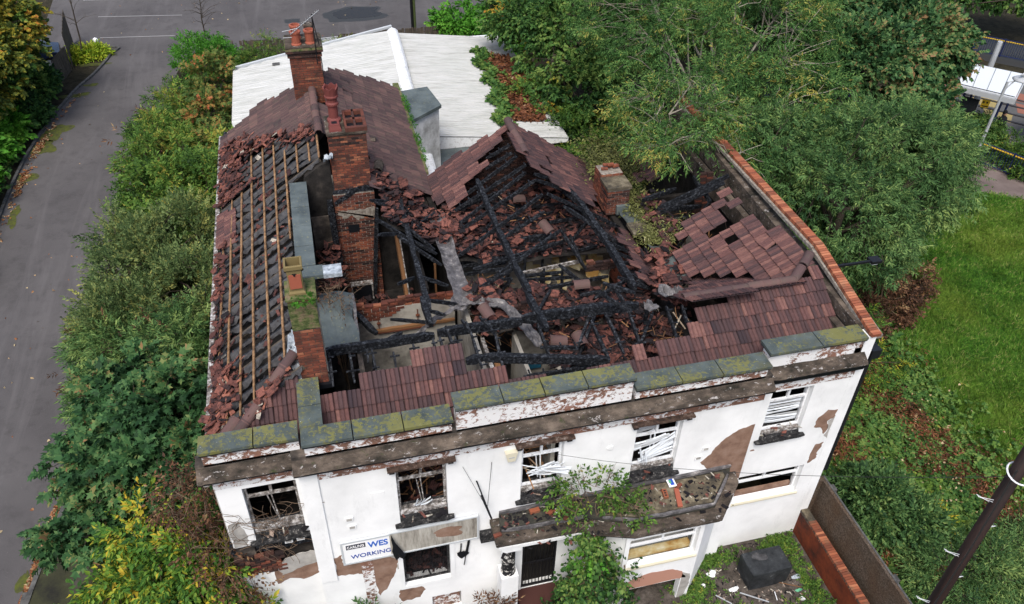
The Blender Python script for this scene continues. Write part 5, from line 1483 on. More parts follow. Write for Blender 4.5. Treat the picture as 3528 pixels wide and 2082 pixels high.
# aerial
aer = thing('tv_aerial', 'thin metal television aerial strapped to the rear chimney', 'aerial')
mb = MB(); mb.tube([(1.85, 14.2, 9.4), (1.87, 14.25, 11.0)], .02, 5); mb.build('mast', 'black_iron', aer)
A0 = Vector((1.15, 14.4, 10.35)); A1 = Vector((2.1, 14.1, 11.15))
mb = MB(); mb.tube([A0, A1], .015, 4); mb.build('boom', 'galv', aer)
d = (A1 - A0).normalized(); s = d.cross(Vector((0, 0, 1))).normalized()
for i in range(13):
    p = A0.lerp(A1, (i + .5) / 13); mb = MB(); l = .16 if i % 3 else .26
    mb.tube([p - s * l * .5 + Vector((0, 0, -.08)), p + s * l * .5 + Vector((0, 0, .08))], .009, 4); mb.build('director', 'galv', aer)
for q in (-.1, .1):
    mb = MB(); mb.tube([A0 + Vector((-.25, 0, q)), A0 + Vector((.25, .1, q * 1.4))], .012, 4); mb.build('reflector', 'galv', aer)
mb = MB(); mb.tube([(1.87, 14.24, 10.9), (1.99, 14.3, 9.9), (2.0, 14.33, 9.0), (2.04, 14.4, 8.3)], .014, 4); mb.build('aerial_cable', 'cable', aer)
# mossy front chimney
chC = stack(.43, 1.0, 1.93, 2.55, 7.05, 8.72, 'dmortar', lambda z: BR, sides='flr', tone=.6)
stack(.43, 1.0, 1.93, 2.55, 8.73, 9.55, 'mossbrick', lambda z: MO if random.random() < .75 else BR, name='chimney_head', sides='flr')
mb = MB(); mb.box(.40, 1.03, 1.9, 2.58, 9.53, 9.58); mb.build('flaunching', 'mossbrick', chC)
mb = MB(); mb.box(.985, 1.03, 1.95, 2.05, 7.1, 9.55); mb.build('edge_strip', 'kerb', chC)
mb = MB(); mb.box(.32, 1.1, 1.85, 2.6, 7.0, 7.12); mb.build('chimney_foot', 'tar', chC)
sq = [(.24, 0), (.24, .06), (.2, .1), (.21, .62), (.26, .66), (.26, .74), (.23, .75)]
pot((.66, 2.2, 9.57), sq, 'buffpot', chC, n=4, rz=pi/4)
mb = MB(); mb.box(.54, .78, 2.03, 2.045, 9.75, 10.1); mb.build('pot_panel', 'terracotta', chC)
# low chimney in the right hand valley
chD = stack(9.9, 10.62, 8.32, 8.98, 6.25, 7.12, 'mortar', lambda z: BR if random.random() < .55 else SB, sides='flr')
mb = MB(); mb.box(9.86, 10.66, 8.28, 8.98, 7.13, 7.22); mb.build('concrete_cap', 'grit', chD)
stack(9.9, 10.62, 9.0, 9.62, 6.25, 7.3, 'mortar', lambda z: BR, sides='flrb', tone=.7)
for i in range(5):
    BR.add(TR(10.1 + i*.09, 9.3 + (i % 2) * .12, 7.3 + (i % 3)*.068, 0, 0, random.uniform(-.3, .3)), .8)
mb = MB(); mb.box(10.2, 10.62, 8.18, 8.3, 6.3, 6.6); mb.build('flashing', 'slate', chD)
# jagged top courses of the inside walls
def ragged_wall(x0, x1, y, z0, pc, base=2, var=3, seed=0):
    rr = random.Random(seed)
    x = x0; h = base
    while x < x1:
        h = max(1, min(base + var, h + rr.choice((-1, 0, 0, 1))))
        for k in range(h): pc.add(TR(x + (.06 if k % 2 else 0), y + rr.uniform(-.015, .015), z0 + k * .0755, rr.uniform(-.03, .03), 0, rr.uniform(-.05, .05)), rr.random())
        x += .228
ragged_wall(1.95, 4.6, 5.99, 5.72, BR, 3, 2, 4); ragged_wall(1.95, 4.6, 6.1, 5.72, BR, 2, 3, 5)
for k in range(5):
    x = 1.95
    while x < 3.2 - k*.18 + random.uniform(-.1, .1): BR.add(TR(x + (.11 if k % 2 else 0), 5.965, 5.65 - k*.0755), random.random()); x += .228
ragged_wall(8.2, 9.6, 4.28, 5.7, BR, 3, 3, 6); ragged_wall(5.6, 7.2, 4.4, 5.7, SB, 3, 3, 7); ragged_wall(5.8, 7.0, 4.7, 6.0, SB, 3, 3, 17)
ragged_wall(8.6, 9.4, 6.0, 6.0, SB, 5, 2, 8)
for k in range(24):
    y = 5.0 + (.11 if k % 2 else 0)
    while y < 9.0: 
        if random.random() < .9: BR.add(TR(10.13, y, 5.0 + k*.0755 - .8, 0, 0, pi/2), random.random() * .7)
        y += .228
for k in range(20):     # brick pier and lath wall below the party wall
    for j in range(2): (SB if (k + j) % 3 else BR).add(TR(13.0 + j*.228, 8.3, 5.9 + k*.0755), .5)
# dado rail, coat hook and stains on the pale room wall
mb = MB(); mb.beam((2.3, 5.9, 4.98), (4.6, 5.9, 5.0), .1, .09, jag=.01, seg=9); mb.build('picture_rail', 'lath', bld)
mb = MB(); mb.box(2.4, 4.0, 5.84, 5.9, 4.9, 4.95); mb.build('red_pipe', 'rust', bld)
for x, z in ((2.45, 5.25), (3.55, 5.35)):
    mb = MB(); mb.beam((x, 5.9, z - .2), (x, 5.9, z + .2), .025, .025); mb.box(x - .05, x + .05, 5.86, 5.92, z - .02, z + .02); mb.build('pipe_stub', 'rust', bld)
mb = MB(); mb.box(5.0, 5.1, 3.0, 4.3, 3.4, 5.6); mb.build('door_lining', 'scorched', bld)
mb = MB(); mb.beam((5.25, 3.6, 5.6), (5.45, 2.2, 4.2), .2, .06); mb.build('fallen_board', 'lath', bld)
mb = MB(); mb.beam((3.42, 9.0, 6.0), (3.55, 7.9, 3.5), .1, .2, jag=.01, seg=8); mb.build('door_post', 'lath', bld)
mb = MB(); mb.beam((3.5, 9.0, 6.0), (3.63, 7.9, 3.5), .03, .2); mb.build('white_door_edge', 'scorched', bld)
mb = MB(); mb.box(4.3, 4.36, 7.4, 7.46, 3.4, 5.9); mb.build('stud', 'lath', bld)
# hanging wallpaper and plaster sheets
for i in range(26):
    x = random.uniform(7.0, 9.7); z = random.uniform(4.4, 5.7); y = 7.88 - random.uniform(0, .3)
    l = random.uniform(.2, .5); a = random.uniform(-.8, .8)
    mb = MB(); mb.add([(x, y, z), (x + l*cos(a), y - random.uniform(0, .2), z + l*sin(a)), (x + l*.8, y - .25, z - l*.9), (x + l*.1, y - .1, z - l*.7)], [(0, 1, 2, 3)]); mb.build('hanging_wallpaper', 'paper', bld)
mb = MB(); mb.beam((6.6, 6.6, 5.75), (8.6, 6.7, 5.85), .05, .12); mb.build('ceiling_edge', 'scorched', bld)
mb = MB(); mb.box(6.3, 6.7, 4.12, 4.2, 4.3, 4.7); mb.build('blue_mark', 'teal', bld)
# pale sagging roof linings and stained sheets in the front room
for i in range(8):
    x = random.uniform(5.4, 6.6); y = random.uniform(1.5, 2.2); z = random.uniform(5.3, 5.9); l = random.uniform(.25, .5)
    mb = MB(); mb.add([(x, y, z), (x + l, y + .1, z + random.uniform(-.1, .1)), (x + l*.9, y + .35, z + .05), (x + .05, y + .3, z + .12)], [(0, 1, 2, 3)]); mb.build('plaster_sheet', 'grey_render', bld)
BR.finish(bld, 300, 'brickwork'); SB.finish(bld, 120, 'sooty_brickwork'); MO.finish(bld, 60, 'mossy_brickwork')

# ================================================================ RUBBLE OF TILES AND TIMBER
def frag(t):
    r = random.Random(int(t * 1000)); mb = MB(); w = r.choice((.04, .05, .08, .1)); l = r.uniform(.09, .2)
    p = [(-l + r.uniform(-.03, .03), -w), (l * r.uniform(.5, 1), -w + r.uniform(-.01, .02)), (l + r.uniform(-.02, .03), w * r.uniform(.2, 1)), (-l * r.uniform(.4, 1), w)]
    mb.prism(p, 0, .02, t); return mb
def half_tile(t):
    r = random.Random(int(t * 991)); mb = MB(); L = r.uniform(.2, .4)
    prof = [(0, .012), (.015, .03), (.085, .03), (.1, .014), (.115, .03), (.185, .03), (.2, .014), (.215, .03), (.288, .03), (.3, .012)]
    m = r.choice((7, 10, 10)); prof = prof[:m]; n = len(prof)
    vs = [(x - .15, r.uniform(0, .05), z) for x, z in prof] + [(x - .15, L - r.uniform(0, .07), z) for x, z in prof]
    vs += [(x, y, z - .022) for x, y, z in vs]
    fs = [(i, i+1, n+i+1, n+i) for i in range(n-1)] + [(2*n+i+1, 2*n+i, 3*n+i, 3*n+i+1) for i in range(n-1)] + [(2*n+i, 2*n+i+1, i+1, i) for i in range(n-1)] + [(n+i, n+i+1, 3*n+i+1, 3*n+i) for i in range(n-1)] + [(0, n, 3*n, 2*n), (n-1, 3*n-1, 4*n-1, 2*n-1)]
    mb.add(vs, fs, t); return mb
FR = Pieces('tile_fragment', frag, 'shard', tints=[.02, .1, .2, .35, .45, .5, .56, .6, .65, .7, .76, .82, .88, .93, .97])
HT = Pieces('broken_tile', half_tile, 'shard', tints=[.12, .25, .4, .46, .5, .56, .6, .66, .7, .76, .84])
def rubble(region, zf, nf, nh, red=.6, tilt=.45, bump=.12, seed=0, spread=.27, nrm=None):
    rr = random.Random(seed)
    def one(pc, n, lift):
        nonlocal red, tilt
        c = 0; t = 0
        while c < n and t < n * 6:
            t += 1
            p = region(rr)
            if p is None: continue
            x, y = p
            z = zf(x, y) + rr.uniform(0, bump) + lift
            q = Euler((rr.gauss(0, tilt), rr.gauss(0, tilt), rr.uniform(0, 6.28))).to_matrix().to_4x4()
            M = Matrix.Translation((x, y, z)) @ ((nrm @ q) if nrm is not None else q) @ Matrix.Diagonal((*(rr.uniform(.55, 1.0),) * 3, 1))
            pc.add(M, min(.995 if rr.random() < .1 else .94, max(0, rr.gauss(red, spread)))); c += 1
    one(FR, nf, 0)
    if red > .25: red = max(red, .58)
    tilt = tilt * .55
    one(HT, nh, .06)
def rect(x0, x1, y0, y1, hole=()):
    def f(rr):
        x = rr.uniform(x0, x1); y = rr.uniform(y0, y1)
        for hx, hy, hr in hole:
            if (x-hx)**2 + (y-hy)**2 < hr**2: return None
        return x, y
    return f
def attic(x, y): return 5.86 + .16 * sin(1.7*x + .6) * sin(1.3*y) + .12 * (x < 5.6) + (.25 * max(0, 1 - abs(x - 5.1)))
debris = MB()
# ceilings that still carry the rubble
def ceiling_slab(x0, x1, y0, y1, zf, holes=()):
    nx = int((x1-x0)/.25); ny = int((y1-y0)/.25); mb = MB(); vs = []; fs = []
    for j in range(ny+1):
        for i in range(nx+1):
            x = x0+(x1-x0)*i/nx; y = y0+(y1-y0)*j/ny; vs.append((x, y, zf(x, y) - .02))
    for j in range(ny):
        for i in range(nx):
            cx = x0+(x1-x0)*(i+.5)/nx; cy = y0+(y1-y0)*(j+.5)/ny
            if any((cx-h[0])**2 + (cy-h[1])**2 < h[2]**2 for h in holes): continue
            a = j*(nx+1)+i; fs.append((a, a+1, a+nx+2, a+nx+1))
    mb.add(vs, fs); mb.build('sagging_ceiling', 'burnt', bld)
ceiling_slab(4.95, 10.05, 7.0, 11.0, attic)
rubble(rect(5.0, 10.0, 7.2, 11.0), attic, 1700, 170, .36, tilt=.25, seed=1, bump=.12, spread=.25)
rubble(rect(5.0, 6.4, 7.2, 9.6), attic, 160, 60, .5, seed=2, bump=.2)
mid = lambda x, y: 6.0 + .12 * sin(2.2*x) * sin(2.7*y) + .1 * sin(5*x + y)
h2 = ((8.9, 5.6, .7), (7.7, 5.7, .45))
ceiling_slab(5.0, 9.9, 3.9, 5.5, mid, h2)
rubble(rect(5.0, 9.9, 3.9, 5.5, h2), mid, 850, 110, .38, tilt=.3, seed=3, bump=.16)
low = lambda x, y: 5.62 + .18 * sin(1.9*x) * sin(2.3*y + 1)
h3 = ((7.35, 2.25, .38), (8.5, 2.0, .33))
ceiling_slab(6.9, 10.1, 2.0, 4.1, low, h3)
rubble(rect(6.6, 10.1, 1.9, 4.1, h3), low, 1050, 120, .4, tilt=.3, seed=4, bump=.18)
rubble(rect(9.1, 10.6, 1.6, 4.0), lambda x, y: 5.75 + .2*sin(3*x), 260, 60, .3, seed=5, bump=.3)
lv = lambda x, y: pz('LR', x, y) - .22
ceiling_slab(3.1, 4.8, 7.9, 9.9, lambda x, y: pz('LR', x, y) - .3)
rubble(rect(3.1, 4.75, 7.9, 9.9), lv, 280, 75, .5, tilt=.3, seed=6, bump=.16)
rubble(rect(4.6, 5.5, 7.8, 9.4), lambda x, y: 6.4 + .05*sin(4*y), 60, 40, .6, seed=7, bump=.12)
rubble(rect(4.9, 5.7, 4.6, 5.6), lambda x, y: 6.4, 60, 26, .6, seed=8, bump=.1)
# along the left eaves and over the felt
LLn = Matrix.Rotation(-slope, 4, 'Y')
ll = lambda x, y: pz('LL', x, y) + .02
def eave(rr):
    y = rr.uniform(11.3, 15.0); x = -1.74 + abs(rr.gauss(0, .36)); return (x, y) if x < -.5 else None
rubble(eave, ll, 480, 60, .66, tilt=.3, bump=.1, seed=9, nrm=LLn, spread=.22)
def eave2(rr):
    y = rr.uniform(.4, 3.6); x = -1.76 + abs(rr.gauss(0, .28)) + .1 * max(0, y - 2); return (x, y) if x < -.6 else None
rubble(eave2, ll, 330, 34, .72, tilt=.35, bump=.08, seed=10, nrm=LLn, spread=.22)
rubble(rect(-1.76, -1.5, 3.0, 9.0), ll, 80, 16, .64, tilt=.3, seed=11, nrm=LLn, spread=.22)
rubble(rect(-1.4, .5, 2.2, 12.8), lambda x, y: pz('LL', x, y) - .16, 150, 16, .66, tilt=.3, seed=12, nrm=LLn, spread=.22)
def tear(rr):
    k = rr.random(); x = -1.7 + 3.1 * k; y = 14.9 - 3.6 * k + rr.gauss(0, .28); return x, y
rubble(tear, ll, 190, 22, .7, tilt=.35, seed=13, nrm=LLn, spread=.22)
def hipline(rr):
    k = rr.random(); return -1.5 + 1.8*k + rr.gauss(0, .1), .7 + 1.6*k + rr.gauss(0, .12)
rubble(hipline, lambda x, y: pz('LL', x, y) + .03, 130, 14, .78, tilt=.4, seed=14, nrm=LLn, spread=.2)
# rooms below
rubble(rect(1.0, 2.6, .8, 4.0), lambda x, y: 3.5, 200, 30, .18, seed=15, bump=.5)
rubble(rect(2.6, 4.7, .8, 3.8), lambda x, y: 3.4, 220, 30, .3, seed=16, bump=.35)
rubble(rect(-1.2, 4.6, 6.3, 9.3), lambda x, y: 3.4, 300, 50, .3, seed=17, bump=.3)
rubble(rect(11.0, 13.4, 5.8, 8.7), lambda x, y: 3.6, 120, 14, .15, seed=18, bump=.3)
rubble(rect(1.0, 1.7, 7.4, 9.5), lambda x, y: 5.3, 90, 20, .55, seed=19, bump=.5)
rubble(rect(6.0, 9.9, .6, 4.0), lambda x, y: 3.4, 200, 40, .4, seed=20, bump=.3)
# round the right hand valley
rubble(rect(10.1, 11.3, 4.5, 6.2), lambda x, y: 6.42, 50, 34, .6, seed=21, bump=.06)
rubble(rect(10.9, 11.5, 6.4, 8.8), lambda x, y: pz('RR', x, y) - .05, 50, 26, .55, seed=22, bump=.08)
rubble(rect(9.8, 10.4, 3.4, 4.8), lambda x, y: 6.6, 60, 30, .5, seed=23, bump=.1)
rubble(rect(3.0, 4.2, 9.2, 10.2), lambda x, y: pz('LR', x, y) + .06, 24, 30, .45, seed=24, bump=.06)
LABS = [((4.8, 10.2, 6.9, 11.2), 'broken red roof tile in the heap under the burnt middle gable'), ((4.8, 10.2, 3.9, 6.9), 'broken red roof tile on the sagging ceiling behind the long charred beam'),
        ((6.3, 10.7, 1.5, 3.9), 'broken red roof tile in the burnt out front room by the ridge'), ((-2, 1.6, 11, 15.5), 'slipped red roof tile heaped at the far end of the stripped slope'),
        ((-2, .6, 0, 4.2), 'slipped red roof tile heaped at the near corner of the stripped slope'), ((-2, 1.6, 4.2, 11), 'loose red roof tile lying on the torn felt between the battens'),
        ((3, 4.8, 7.5, 10.4), 'fallen red roof tile in the valley right of the tall chimney'), ((10, 12, 4, 8.5), 'loose red roof tile beside the lead valley gutter')]
def lab(p):
    for (a, b, c, d), l in LABS:
        if a <= p.x <= b and c <= p.y <= d: return l, 'roof tile', 'fallen roof tiles: ' + l.split(' roof tile ')[1]
    return 'charred roof tile lying on the floor of a gutted room', 'roof tile', 'fallen roof tiles inside the rooms'
HT.finish(None, 290, 'fallen_tile_rubble', top=lab, prefer=lambda p: p.z > 5.2)
f_ = FR.finish(None, 0, 'tile_debris')
for o in SC.objects:
    if o.name.startswith('fallen_tile_rubble'): tag(o, 'red and charred broken roof tiles heaped across the open roof', 'rubble')
    if o.name.startswith('tile_debris'): tag(o, 'small fragments of red tile and slate strewn over the burnt roof', 'debris')
# loose laths and splintered wood
mb = MB()
def laths(n, x0, x1, y0, y1, z0, z1, tone, l=(.15, .5), tilt=.5):
    for i in range(n):
        x = random.uniform(x0, x1); y = random.uniform(y0, y1); z = random.uniform(z0, z1)
        a = random.uniform(0, 6.28); L = random.uniform(*l); e = random.gauss(0, tilt)
        mb.beam((x, y, z), (x + L*cos(a)*cos(e), y + L*sin(a)*cos(e), z + L*sin(e)), random.uniform(.02, .035), .01, min(1, max(0, random.gauss(tone, .3))))
laths(170, 1.0, 2.9, 1.2, 3.6, 3.6, 4.6, .55, (.3, 1.0)); laths(110, 5.0, 6.5, 4.6, 7.0, 4.6, 5.8, .6, (.2, .8)); laths(50, 6.5, 9.8, 8.6, 11, 6.0, 6.2, .4, (.1, .3))
laths(60, 6.2, 9.9, 2.2, 5.2, 5.8, 6.15, .35, (.15, .4)); laths(80, 7.0, 8.6, .8, 2.0, 4.8, 5.6, .5, (.2, .6)); laths(110, 2.2, 4.6, .6, 3.0, 3.4, 3.8, .4, (.2, .7)); laths(60, 9.3, 10.4, 1.6, 3.0, 5.4, 6.6, .3, (.3, .7))
laths(60, 11, 13.2, 6, 8.5, 4.6, 6.4, .3, (.3, .9)); laths(60, 2.2, 3.2, .9, 3.0, 4.4, 5.2, .5, (.3, .7)); laths(70, 5.1, 5.9, .4, 1.6, 4.4, 5.4, .7, (.2, .6)); laths(6, -.9, 0, .9, 1.4, 4.0, 4.3, .1)
tag(mb.build('splintered_laths', 'lath', kind='stuff'), 'splintered pale laths and charred wood scattered through the gutted rooms', 'wood debris')
# fallen timbers criss-crossing the open roof
for i, (a, b, w) in enumerate([((5.3, 6.6, 6.15), (8.2, 7.3, 6.2), .09), ((6.4, 5.2, 6.2), (9.0, 5.5, 6.1), .08), ((7.2, 2.6, 6.0), (8.2, 4.0, 6.5), .08), ((8.6, 2.2, 6.1), (9.6, 3.6, 6.2), .08), ((1.2, 1.6, 4.6), (2.4, 3.0, 5.2), .1),
                               ((2.9, 1.3, 4.3), (3.9, 2.4, 4.6), .08), ((3.5, 8.1, 6.6), (4.7, 9.2, 6.5), .08), ((6.0, 3.4, 6.3), (7.1, 4.9, 6.4), .08), ((8.2, 4.4, 6.3), (9.7, 4.9, 6.6), .08), ((11.2, 6.3, 5.6), (13.1, 7.8, 6.6), .09), ((5.2, 9.4, 6.3), (7.0, 10.2, 6.4), .07)]):
    m_ = MB(); m_.beam(a, b, w, w * 1.3, jag=.012, seg=7)
    tag(m_.build('fallen_timber', 'char'), ['charred fallen timber across the middle of the open roof', 'charred timber behind the long front beam', 'charred timber leaning in the front room rubble', 'charred timber end in the dark corner by the front ridge', 'burnt board leaning in the room behind the mossy chimney', 'burnt stick on the floor of the pale plaster room', 'charred timber in the valley right of the tall chimney', 'charred timber leaning on the curled lead flashing', 'charred timber beside the broken brick wall top', 'charred timber down in the hole by the party wall', 'charred timber under the burnt middle gable'][i], 'timber')
# single ridge tiles that dropped into the rubble
for i, (x, y, z, rz, rx) in enumerate([(7.0, 3.05, 6.15, 1.4, .1), (7.35, 2.7, 6.2, .1, .1), (7.6, 9.7, 6.3, 1.8, .2), (8.2, 4.9, 6.4, 1.5, 0), (7.9, 7.6, 6.35, .4, .3), (5.2, 3.9, 6.55, .3, .2), (-1.3, 1.1, 6.75, -.7, .3)]):
    o = half_pipe(.75, .45, .16).build('fallen_ridge_tile', 'tile_old'); o.matrix_world = TR(x, y, z, rx, 0, rz)
    tag(o, ['half round ridge tile lying across the rubble beside its upright twin', 'half round ridge tile standing on end in the front rubble', 'half round ridge tile under the middle gable', 'half round ridge tile behind the long charred beam', 'half round ridge tile beside the charred studs', 'half round ridge tile beneath the curled lead flashing', 'half round ridge tile slipped off the near hip'][i], 'ridge tile')
for i, (x, y, rz) in enumerate([(3.35, 12.6, 1.4), (2.9, 10.9, .6), (3.15, 10.4, -.2)]):
    o = half_pipe(.3, .5, .15).build('loose_ridge_tile', 'cornice'); o.matrix_world = TR(x, y, pz('LR', x, y) + .02, .0, .55, rz)
    tag(o, ['mossy ridge tile loose on the middle of the rear roof slope', 'mossy slab slipped beside the tall chimney, upper one', 'mossy slab slipped beside the tall chimney, lower one'][i], 'ridge tile')
# bits on the sills, coping, porch roof
mb = MB(); mb.box(-.1, .1, -.05, .05, 0, .065)
hb = MB(); hb.box(-.107, .107, -.05, .05, 0, .065)
for i, (x, y, z, rz, l) in enumerate([(8.62, -.45, 3.79, 1.45, 'orange perforated brick standing in the middle of the bay roof'), (5.35, -.16, 3.75, .1, 'orange brick lying near the wall on the porch roof'), (5.75, -.28, 3.75, .4, 'half brick on the porch roof beside the larger brick'), (9.05, -.3, 3.79, .6, 'dull red brick piece beside the white plastic tray'), (4.35, -.5, 3.57, .2, 'broken brick on the left corner of the porch roof'), (6.05, -.5, 3.75, .9, 'small brick lump near the front of the porch roof')]):
    m_ = MB(); m_.box(-.107, .107, -.05, .05, 0, .065)
    o = m_.build('loose_brick', 'cbrick' if i < 3 else 'brick')
    if i == 0:
        for k in (-.06, 0, .06):
            h = MB(); h.box(k - .018, k + .018, -.025, .025, .0655, .067); h.build('hole', 'tar', o)
    o.matrix_world = TR(x, y, z, 0, 0, rz, 1.15 if i < 2 else .9); tag(o, l, 'brick')
m_ = MB(); m_.prism([(8.78, -.88), (8.9, -.9), (9.02, -.36), (8.9, -.35)], 3.79, 3.84); tag(m_.build('clay_drainpipe_piece', 'terracotta'), 'long red brown clay piece lying near the front of the bay roof', 'clay pipe')
o = MB(); o.box(8.8, 9.0, -.3, .02, 3.83, 3.855); o = tag(o.build('plastic_tray', 'sign_white'), 'white plastic tray with blue and green print on the bay roof', 'tray')
m_ = MB(); m_.box(8.86, 8.96, -.26, -.05, 3.8555, 3.858); m_.build('blue_print', 'bluebag', o); m_ = MB(); m_.box(8.84, 8.9, -.2, -.1, 3.8585, 3.86); m_.build('green_print', 'greenbit', o)
m_ = MB(); m_.lathe((6.02, -.2, 3.75), [(.06, 0), (.07, .02), (.05, .05)], 8); tag(m_.build('crushed_can', 'bluebag'), 'crushed blue and white drinks can on the porch roof', 'can')
m_ = MB(); m_.lathe((5.88, -.26, 3.75), [(.07, 0), (.06, .03), (.02, .05)], 7); tag(m_.build('crumpled_paper', 'upvc_clean'), 'crumpled white paper beside the crushed can on the porch roof', 'paper')
FR2 = Pieces('roof_grit', frag, 'shard', tints=[.02, .05, .1, .6, .7, .8, .96, .99])
for i in range(330):
    if random.random() < .5: x, y, z = random.uniform(4.5, 6.5), random.uniform(-.45, -.05), 3.745
    else: x, y, z = random.uniform(7.0, 10.2), random.uniform(-.8, -.1), 3.77
    if i > 270: x, y, z = random.uniform(4.3, 10.4), random.uniform(-.7, -.55) if x < 6.5 else random.uniform(-1.1, -.95), 3.6
    FR2.add(TR(x, y, z, random.gauss(0, .2), random.gauss(0, .2), random.uniform(0, 6), random.uniform(.15, .5)), random.choice((.02, .05, .05, .1, .1, .6, .8, .99)))
for w in (W1, W2, W3, W4, W5):
    for i in range(14): FR2.add(TR(random.uniform(w[0], w[1]), (YE if w[0] < 0 or w[0] > 11 else 0) + random.uniform(-.1, .2), w[2] + .04 + random.uniform(0, .2), random.gauss(0, .5), random.gauss(0, .5), random.uniform(0, 6), random.uniform(.25, .7)), random.choice((.05, .1, .65, .8, .96, .99)))
FR2.finish(None, 0, 'roof_debris')
for o in SC.objects:
    if o.name.startswith('roof_debris'): tag(o, 'slate, glass and brick crumbs littering the porch roof and window sills', 'debris')

# rubble heaped behind the ground floor window and dark hearth debris
GW = Pieces('window_rubble', frag, 'shard', tints=[.02, .2, .4, .6])
for i in range(160): GW.add(TR(random.uniform(2.15, 3.22), random.uniform(.2, .8), random.uniform(1.5, 1.95), random.gauss(0, .6), random.gauss(0, .6), random.uniform(0, 6), .6), random.choice((.02, .2, .4, .6)))
GW.finish(None, 0, 'window_debris')
for o in SC.objects:
    if o.name.startswith('window_debri'): tag(o, 'sooty debris heaped inside the burnt ground floor window', 'debris')

# ================================================================ GROUND, ROADS
def flat(name, pts, z, mat, **kw):
    mb = MB(); mb.add([(x, y, z) for x, y in pts], [tuple(range(len(pts)))]); return mb.build(name, mat, **kw)
def smooth(pts, k=6):
    out = []
    n = len(pts)
    for i in range(n - 1):
        p0 = Vector(pts[max(i-1, 0)]); p1 = Vector(pts[i]); p2 = Vector(pts[i+1]); p3 = Vector(pts[min(i+2, n-1)])
        for j in range(k):
            t = j / k
            out.append(tuple(.5 * ((2*p1) + (-p0+p2)*t + (2*p0-5*p1+4*p2-p3)*t*t + (-p0+3*p1-3*p2+p3)*t*t*t)))
    out.append(tuple(pts[-1])); return out
flat('ground', [(-400, -400), (400, -400), (400, 400), (-400, 400)], G, 'soil', kind='structure')
KL = smooth([(-10.0, 41.5), (-10.16, 40.3), (-10.64, 38.3), (-11.33, 36.2), (-11.98, 33), (-12.45, 29.4), (-12.6, 25.9), (-12.55, 22), (-12.3, 14), (-12.2, 2), (-12.2, -30)])
KR = smooth([(-8.1, -30), (-7.9, 0), (-7.75, 2.9), (-7.45, 5), (-7.2, 8), (-6.9, 20), (-5.9, 34), (-5.7, 38.4), (-2.2, 38.6)])
road = KL[::-1][:-1] + [(-10.0, 41.5), (-14.5, 42.5), (-15.5, 60), (-15, 90), (30, 90), (14, 44), (11, 38.2), (-2.2, 38.3)] + KR[::-1]
flat('road', road, G + .006, 'asphalt', kind='structure')
flat('pavement', [(x, y) for x, y in KR if y < 8.5] + [(-1.8, 8.5), (-1.8, -30)], G + .10, 'mosspave', kind='structure')
def kerb(name, line, w, h, mat='kerb'):
    L = 0; stones = []
    acc = [Vector(line[0])]
    for a, b in zip(line[:-1], line[1:]):
        a = Vector(a); b = Vector(b); d = (b-a).length
        n = max(1, round(d / .9))
        for k in range(n):
            p = a.lerp(b, k/n); q = a.lerp(b, (k+1)/n)
            mb = MB(); mb.beam((p.x, p.y, G + h/2 - .03), (q.x, q.y, G + h/2 - .03), w, h + .06 + random.uniform(-.006, .006)); stones.append(mb)
    return stones
ks = thing('kerb', 'grey stone kerb curving along the hedge side of the road', 'kerb')
for m_ in kerb('k', [p for p in KL if -2 < p[1]], .13, .12): m_.build('kerb_stone', 'kerb', ks)
ks = thing('kerb', 'short grey kerb beside the orange fallen leaves in front of the bushes', 'kerb')
for m_ in kerb('k', [p for p in KR if -2 < p[1] < 9], .13, .13): m_.build('kerb_stone', 'kerb', ks)
ks = thing('kerb', 'kerb round the planted end of the car park near the wooden fence', 'kerb')
for m_ in kerb('k', smooth([(-10.0, 41.5), (-9.7, 41.9), (-9.9, 42.3), (-12.2, 42.5)]), .12, .12): m_.build('kerb_stone', 'kerb', ks)
for i, (x, y, a, b, s) in enumerate([(-11.3, 35.6, .7, .3, 1), (-11.6, 31.2, .65, .8, 2), (-11.9, 29.6, .55, .8, 3), (-12.1, 26.6, .35, .6, 4), (-12.0, 23.2, .2, .9, 5), (-10.6, 36.9, .5, .15, 6), (-10.9, 39.9, .9, .25, 7), (-7.9, 3.6, .2, .5, 8), (-11.9, 18, .12, 1.2, 9)]):
    flat('moss_patch', blob_poly(x, y, a, b, 34, .55, s), G + .012, 'moss', kind='stuff')
flat('puddle_margin', blob_poly(5.2, 45.4, 2.2, 1.45, 30, .28, 5, .15), G + .010, 'wet', kind='structure')
flat('puddle', blob_poly(5.4, 45.6, 1.7, 1.05, 30, .25, 5, .15), G + .014, 'puddle', kind='structure')
for i, (a, b) in enumerate([((-11.6, 48.1), (-6.2, 47.4)), ((-11.0, 44.2), (-6.4, 43.7)), ((-13.0, 51.6), (-9.6, 51.4))]):
    mb = MB(); mb.beam((a[0], a[1], G + .010), (b[0], b[1], G + .010), .07, .008); o = mb.build('painted_line', 'linewhite', kind='structure')
for i, (x, y, s, l) in enumerate([(-1.6, 41.6, .45, 'dark rectangular drain cover set in the car park behind the chimney'), (-6.0, 35.4, .4, 'drain cover at the road edge by the round bush'), (1.0, 44.9, .5, 'large drain cover further into the car park')]):
    mb = MB(); mb.box(x - s, x + s, y - s*.7, y + s*.7, G + .007, G + .012); tag(mb.build('drain_cover', 'wet'), l, 'drain cover')
# pavement near the tram stop
flat('pavement', [(30.6, 17.5), (31.9, 16.0), (34.1, 14.6), (40, 12.2), (42, 14.5), (37.5, 17.6), (33.3, 20.4)], G + .012, 'paving', kind='structure')
flat('lawn', [(20.9, 5.8), (21.7, 7.5), (23.3, 9.7), (24.9, 11.6), (26.3, 12.6), (29.2, 14.2), (31.2, 16.6), (34.0, 14.8), (45, 10), (55, -5), (40, -20), (23.5, -1.5), (22.0, 1.2), (21.2, 3.4)], G + .008, 'turf', kind='structure')
